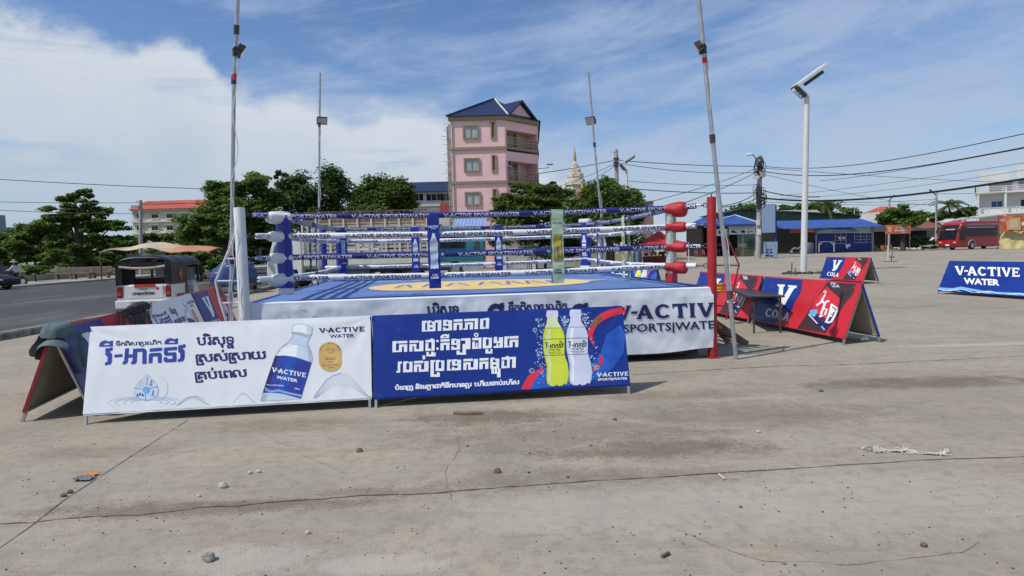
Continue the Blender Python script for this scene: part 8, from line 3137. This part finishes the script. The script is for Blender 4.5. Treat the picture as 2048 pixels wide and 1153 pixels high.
# ------------------------------------------------------------------ overhead cables
CB = 'overhead cables'
cl_ = [
    # (label, [(px, py, D)...] , sag px, radius)
    ('cable crossing the far left sky above the layered tree', (-20, 358, 55), (440, 379, 60), 2, .03),
    ('second cable at left just above the layered tree', (-20, 404, 60), (279, 406, 62), 1, .025),
    ('low cable at the left edge behind the layered tree', (-20, 420, 60), (280, 428, 62), 2, .025),
    ('cable from the slim pole to the trees past the red school roof', (281, 406, 62), (470, 406, 64), 1, .022),
    ('cable from the pink house rising to the grey utility pole', (860, 366, 66), (1231, 321, 64), 8, .035),
    ('cable dropping left of the grey utility pole toward the pagoda', (1120, 372, 90), (1231, 327, 64), 3, .025),
    ('lower cable dropping left of the grey utility pole', (1130, 388, 90), (1231, 332, 64), 3, .025),
    ('top cable between the two utility poles', (1233, 321, 64), (1518, 333, 66.5), 3, .035),
    ('second cable between the two utility poles', (1233, 326, 64), (1518, 345, 66.5), 8, .028),
    ('third cable between poles at tree top height', (1250, 362, 62), (1518, 370, 66.5), 4, .025),
    ('low cable from the round tree to the crowded pole', (1255, 377, 62), (1518, 386, 66.5), 4, .04),
    ('steep cable falling left from the crowded pole', (1300, 404, 50), (1517, 335, 66.5), 5, .025),
    ('second steep cable falling left from the crowded pole', (1330, 420, 44), (1517, 342, 66.5), 5, .03),
    ('bundle sagging left from the crowded pole to the red post', (1440, 413, 60), (1517, 384, 66.5), 6, .04),
    ('lower bundle sagging left from the crowded pole', (1436, 415, 60), (1517, 396, 66.5), 5, .04),
    ('upper cable sweeping right above the white lamp post', (1520, 332, 66.5), (2075, 262, 40), 22, .03),
    ('thick cable sweeping right below the upper one', (1520, 342, 66.5), (2075, 290, 40), 24, .04),
    ('cable rising right past the lamp post to the top right', (1640, 362, 70), (2075, 292, 40), 5, .022),
    ('cable falling right from the crowded pole to the distant poles', (1520, 347, 66.5), (1873, 412, 88), 8, .022),
    ('thin cable running right toward the white house', (1520, 336, 66.5), (2060, 366, 86), 4, .025),
    ('heavy black cable bundle sweeping up across the right side', (1520, 396, 66.5), (2075, 354, 44), 18, .085),
    ('upper heavy bundle leaving the crowded pole', (1520, 380, 66.5), (1640, 394, 62), 5, .05),
    ('thin cable from the crowded pole toward the coach', (1520, 398, 66.5), (1873, 398, 88), 7, .025),
    ('lowest thin cable over the shop row', (1520, 404, 66.5), (1873, 408, 88), 4, .022),
    ('cable between grey pole and white house', (1873, 388, 88), (2010, 385, 86), 1, .025),
    ('thin cable fanning up to the right sky', (1560, 392, 68), (2075, 322, 50), 4, .018),
    ('thinnest cable fanning right over the palms', (1560, 398, 68), (2075, 336, 50), 8, .016),
    ('cable dropping from the grey pole behind the palm', (1873, 398, 88), (1800, 420, 100), 2, .022),
    ('cable over the school roof at mid height', (281, 410, 62), (430, 404, 70), 1, .02)]
for lb_, a, b, sag, r in cl_:
    A_, B_ = at(*a), at(*b)
    pts = []
    for k in range(21):
        t = k / 20
        p = A_.lerp(B_, t)
        p.z -= sag * 4 * t * (1 - t) * p.y / FPX * 1.0
        pts.append(p)
    tag(MB().tube(pts, r, 5).build('overhead_cable', M_CABLE, None, smooth=True), lb_, 'cable', CB)

# ------------------------------------------------------------------ lattice fence, low wall and awning behind the ring
D = 49
lf = thing('lattice_fence', 'pale lattice block fence behind the ring, left of the green strap', 'fence', (X(1036, D), D, 0))
xa, xb = X(1008, D), X(1068, D)
mb = MB()
for k in range(15):
    mb.box((xa + (xb - xa) * k / 14, D, .95), (.045, .08, 1.9))
for k in range(12):
    mb.box(((xa + xb) / 2, D + .002, .06 + k * .165), (xb - xa, .078, .045))
mb.build('lattice', M_WALLW, lf)
for x in (xa, xb):
    MB().box((x, D, 1.0), (.25, .25, 2.0)).build('pier', M_WALLW, lf)
lw = thing('low_wall', 'low pale boundary wall far behind the ring', 'wall', (X(1100, 57), 57, 0))
MB().box((X(1130, 57), 57, .5), (X(1270, 57) - X(985, 57), .25, 1.0)).build('wall', mat('pale_render', (.36, .34, .27)), lw)
D = 55
ba = thing('blue_tile_awning', 'small pale blue corrugated awning below the pink house', 'awning', (X(938, D), D, 0))
xa, xb = X(905, D), X(972, D)
corr(ba, 'sheet', xa, xb, D, D + 3, Zp(453, 938, D), Zp(437, 938, D + 3), mat('pale_blue_sheet', (.22, .34, .58), .4, .1, 1), .3, .05)
MB().box(((xa + xb) / 2, D - .05, Zp(454, 938, D)), (xb - xa + .1, .1, .22)).build('gutter', M_SIGNW, ba)
for x in (xa + .1, xb - .1):
    MB().tube([(x, D + .1, 0), (x, D + .1, Zp(453, 938, D))], .06, 6).build('post', M_CONC, ba)
sc = thing('white_scooter', 'pale bicycle like scooter parked at the foot of the far right cable pole', 'scooter', G(1218, 545)) if False else None

# ------------------------------------------------------------------ cap and net on the left board
ridge = F_L1.P(0.0, 1.055, 0)
cp = F_L1.P(0.10, 1.05, .02)
capo = thing('cloth_cap', 'faded teal cloth cap hung over the near end of the dark blue board', 'cap', cp)
M_CAP = mat('faded_teal_cloth', (.105, .15, .165), .95, .2, 9, bump=.5)
ux, un = F_L1.U, Vector((F_L1.U.y, -F_L1.U.x, 0))


def capf(a, b):
    t = a * 2 * PI
    ph = b * PI * .5
    r = math.cos(ph) ** .5
    n = mnoise.noise((math.cos(t) * 2, math.sin(t) * 2, b * 3)) * .012
    return cp + ux * ((.15 + n) * r * math.cos(t)) + un * ((.16 + n) * r * math.sin(t)) + Vector((0, 0, -.085 + .16 * math.sin(ph) ** .9 + n))


MB().grid(capf, 26, 12).build('crown', M_CAP, capo, smooth='all')
# long brim towards the camera side and side flaps hanging down both slopes
mb = MB()
mb.grid(lambda a, b: cp + un * (-.15 + .30 * a) - ux * (.12 + .17 * b * math.sin(PI * (.12 + .76 * a))) + Vector((0, 0, -.095 - .05 * b - .07 * (2 * a - 1) ** 2)), 12, 6)
mb.build('brim', M_CAP, capo, smooth='all')
for s in (-1, 1):
    mb = MB()
    mb.grid(lambda a, b: cp + ux * (-.10 + .27 * a + .03 * math.sin(b * 7)) + un * s * (.15 + .10 * b + .022 * math.sin(a * 9 + b * 3)) + Vector((0, 0, -.06 - (.22 + .10 * a + (.14 if s > 0 else 0)) * b)), 12, 8)
    mb.build('neck_flap', M_CAP, capo, smooth='all')
net = thing('black_net', 'fine dark net bundled over the far end of the dark blue board', 'net', F_L1.P(2.4, 1.05, 0))
mb = MB()


def netf(u, t):
    # t 0..1 from low on the face up over the ridge
    lift = .03 + .05 * abs(mnoise.noise((u * 2.2, t * 4, 1))) + .10 * math.exp(-((t - 1) / .18) ** 2)
    return F_L1.P(u, .25 + .82 * t, lift)


for k in range(46):
    u0 = 1.55 + 1.5 * k / 45
    mb.tube([netf(u0 - .25 * (1 - t / 7) + .03 * math.sin(t * 2.0 + k), t / 7) for t in range(8)], .0035, 3)
for k in range(20):
    t = k / 19
    mb.tube([netf(1.45 + 1.6 * i / 9, t + .02 * math.sin(i * 2 + k)) for i in range(10)], .003, 3)
mb.build('mesh', mat('net_cord', (.03, .028, .04), .8, .3), net, fixn=False)
mb = MB()
mb.tube([F_L1.P(2.2 + .9 * i / 8, 1.05 + .02 * math.sin(i * 2), .04 + .03 * math.sin(i * 1.7)) for i in range(9)], [.03, .05, .07, .065, .08, .07, .085, .08, .05], 9)
mb.build('bundle', mat('net_cord', (.03, .028, .04)), net, smooth=True)

# ------------------------------------------------------------------ litter, stones, cord
rnd = random.Random(77)
M_STONE = mat('grey_stone', (.33, .31, .28), .9, .25, 14, bump=.8)
M_STONEB = mat('brown_stone', (.20, .13, .085), .9, .3, 14, bump=.6)
M_STONEW = mat('white_chip', (.46, .43, .37), .85, .15, 9)


def stone(px, py, wpx, label, m, sd, name='stone', cat='stone', hk=.75):
    p = G(px, py)
    s = wpx * p.y / FPX / 2
    r0 = thing(name, label, cat, p)
    mb = MB()
    n, mm = 12, 8
    vs, fs = [], []
    for i in range(mm + 1):
        th = PI * i / mm
        for k in range(n):
            ph = 2 * PI * k / n
            d = Vector((math.sin(th) * math.cos(ph), math.sin(th) * math.sin(ph), math.cos(th)))
            q = 1 + .26 * mnoise.noise(d * 1.4 + Vector((sd, 0, 0))) + .12 * mnoise.noise(d * 4 + Vector((0, sd, 0)))
            vs.append(p + Vector((d.x * s * q, d.y * s * .8 * q, s * hk * (d.z * q + .75))))
    for i in range(mm):
        for k in range(n):
            fs.append((i * n + k, (i + 1) * n + k, (i + 1) * n + (k + 1) % n, i * n + (k + 1) % n))
    mb.add(vs, fs)
    mb.build(name, m, r0)


for i, (px, py, w_, lb_, m) in enumerate((
        (418, 1122, 28, 'rough grey lump of concrete nearest the camera at the bottom left', M_STONE), (995, 946, 16, 'brown and white stone on the slab in front of the blue board', M_STONEB),
        (616, 1068, 11, 'small pale chip of concrete at the lower middle', M_STONEW), (719, 904, 13, 'flat dark stone in front of the white board', M_STONEB), (446, 976, 18, 'crumpled pale scrap below the white board', M_STONEW),
        (127, 994, 12, 'dark stone beside the saw cut joint at the left', M_STONEB), (140, 987, 12, 'second dark stone touching the first by the saw cut joint', M_STONEB), (398, 994, 8, 'tiny pale chip left of the wandering crack', M_STONEW), (1847, 1094, 14, 'curled dark leaf like scrap at the lower right', M_STONEB), (1517, 866, 9, 'tiny pale chip on the slab right of the mud stain', M_STONEW), (1230, 841, 8, 'small dark clod right of the mud stain', M_STONEB), (1481, 1016, 7, 'small dark pebble below the long crack', M_STONEB), (1642, 784, 9, 'small dark clod in the open right part of the slab', M_STONEB), (500, 948, 10, 'pale flake below the white board', M_STONEW), (517, 946, 10, 'second pale flake beside the first below the white board', M_STONEW))):
    stone(px, py, w_, lb_, m, i * 3.1)


def flatlit(name, label, cat, pts, wd, m, lift=.012):
    P = [G(*p) for p in pts]
    r0 = thing(name, label, cat, P[0])
    for p in P:
        p.z = lift
    MB().tube(P, wd, 7).build(name, m, r0, smooth=True)
    return r0


flatlit('wooden_stick', 'flat weathered stick lying in front of the blue board', 'stick', [(908, 829), (930, 830), (964, 829)], .022, M_WOOD)
flatlit('wooden_stick', 'short dark twig at the bottom right of the slab', 'stick', [(1324, 1117), (1338, 1110)], .010, M_WOOD)
flatlit('plastic_spoon', 'small white plastic spoon lying below the long crack', 'spoon', [(1438, 952), (1444, 957), (1450, 961)], .008, M_STONEW)
p0 = [(1748, 902), (1770, 903), (1790, 905), (1812, 904), (1836, 908), (1860, 910), (1890, 912)]
cord = thing('frayed_cord', 'frayed white cord lying on the slab at the right', 'cord', G(1748, 902))
mb = MB()
rnd = random.Random(6)
for s in range(5):
    q_ = []
    for i in range(31):
        t = i / 30 * (len(p0) - 1)
        k = min(int(t), len(p0) - 2)
        f = t - k
        p = G(p0[k][0] * (1 - f) + p0[k + 1][0] * f, p0[k][1] * (1 - f) + p0[k + 1][1] * f)
        q_.append(p + Vector((0, .02 * math.sin(i * .9 + s * 1.4), .012 + .008 * math.sin(i * 1.3 + s))))
    mb.tube(q_, .005, 5)
for e_, n_ in ((0, 40), (30, 16), (15, 12)):
    c = q_[e_]
    for k in range(n_):
        an = rnd.uniform(0, 6.3)
        l = rnd.uniform(.03, .10)
        mb.tube([c, c + Vector((l * .6 * math.cos(an), l * .6 * math.sin(an), rnd.uniform(0, .04))), c + Vector((l * math.cos(an + .4), l * math.sin(an + .4), rnd.uniform(-.005, .02)))], .0035, 3)
mb.build('strands', mat('white_cord', (.50, .48, .43), .9, .15, 20), cord, smooth=True)
pk_ = G(183, 952)
wr = thing('orange_wrapper', 'small crumpled orange wrapper near the saw cut joint', 'litter', pk_)
mb = MB()
mb.grid(lambda a, b: pk_ + Vector((-.06 + .11 * a, -.04 + .07 * b, .012 + .03 * abs(mnoise.noise((a * 6, b * 5, 2))))), 10, 8)
mb.build('wrapper', mat('orange_foil', (.62, .22, .03), .4, .2, 20), wr, smooth='all')
pk_ = G(168, 960)
wr = thing('grey_wrapper', 'small grey crumpled foil beside the orange wrapper', 'litter', pk_)
MB().grid(lambda a, b: pk_ + Vector((-.07 + .14 * a, -.05 + .09 * b, .014 + .03 * abs(mnoise.noise((a * 6, b * 5, 7))))), 10, 8).build('wrapper', mat('grey_foil', (.16, .17, .19), .4, .3, 20), wr, smooth='all')
# grit scattered over the slab: nobody could count it
rng = np.random.default_rng(8)
mb = MB()
k = 0
while k < 420:
    px, py = rng.uniform(0, 2048), 780 + 380 * rng.random() ** .8
    if py < 840 and px < 1290:
        continue
    if 1000 > px > 0 and rng.random() < .25:
        py = 1040 - .06 * px + rng.normal() * 12 if px < 1024 else py
    if rng.random() < .3:
        px, py = rng.normal(1080, 160), rng.normal(870, 38)
        if py < 830:
            continue
    p = G(float(px), float(py))
    s = float(rng.uniform(.002, .0065) * (1.8 if rng.random() < .06 else 1))
    mb.blob(p + Vector((0, 0, s * .4)), (s * 1.2, s, s * .8), 5, .3, k, 0 if rng.random() < .94 else 1)
    k += 1
tag(mb.build('grit', [mat('dark_grit', (.11, .085, .06), .95, .4, 30), M_STONEW]), 'scattered grit and pebbles on the concrete slab', 'grit', None, 'stuff')
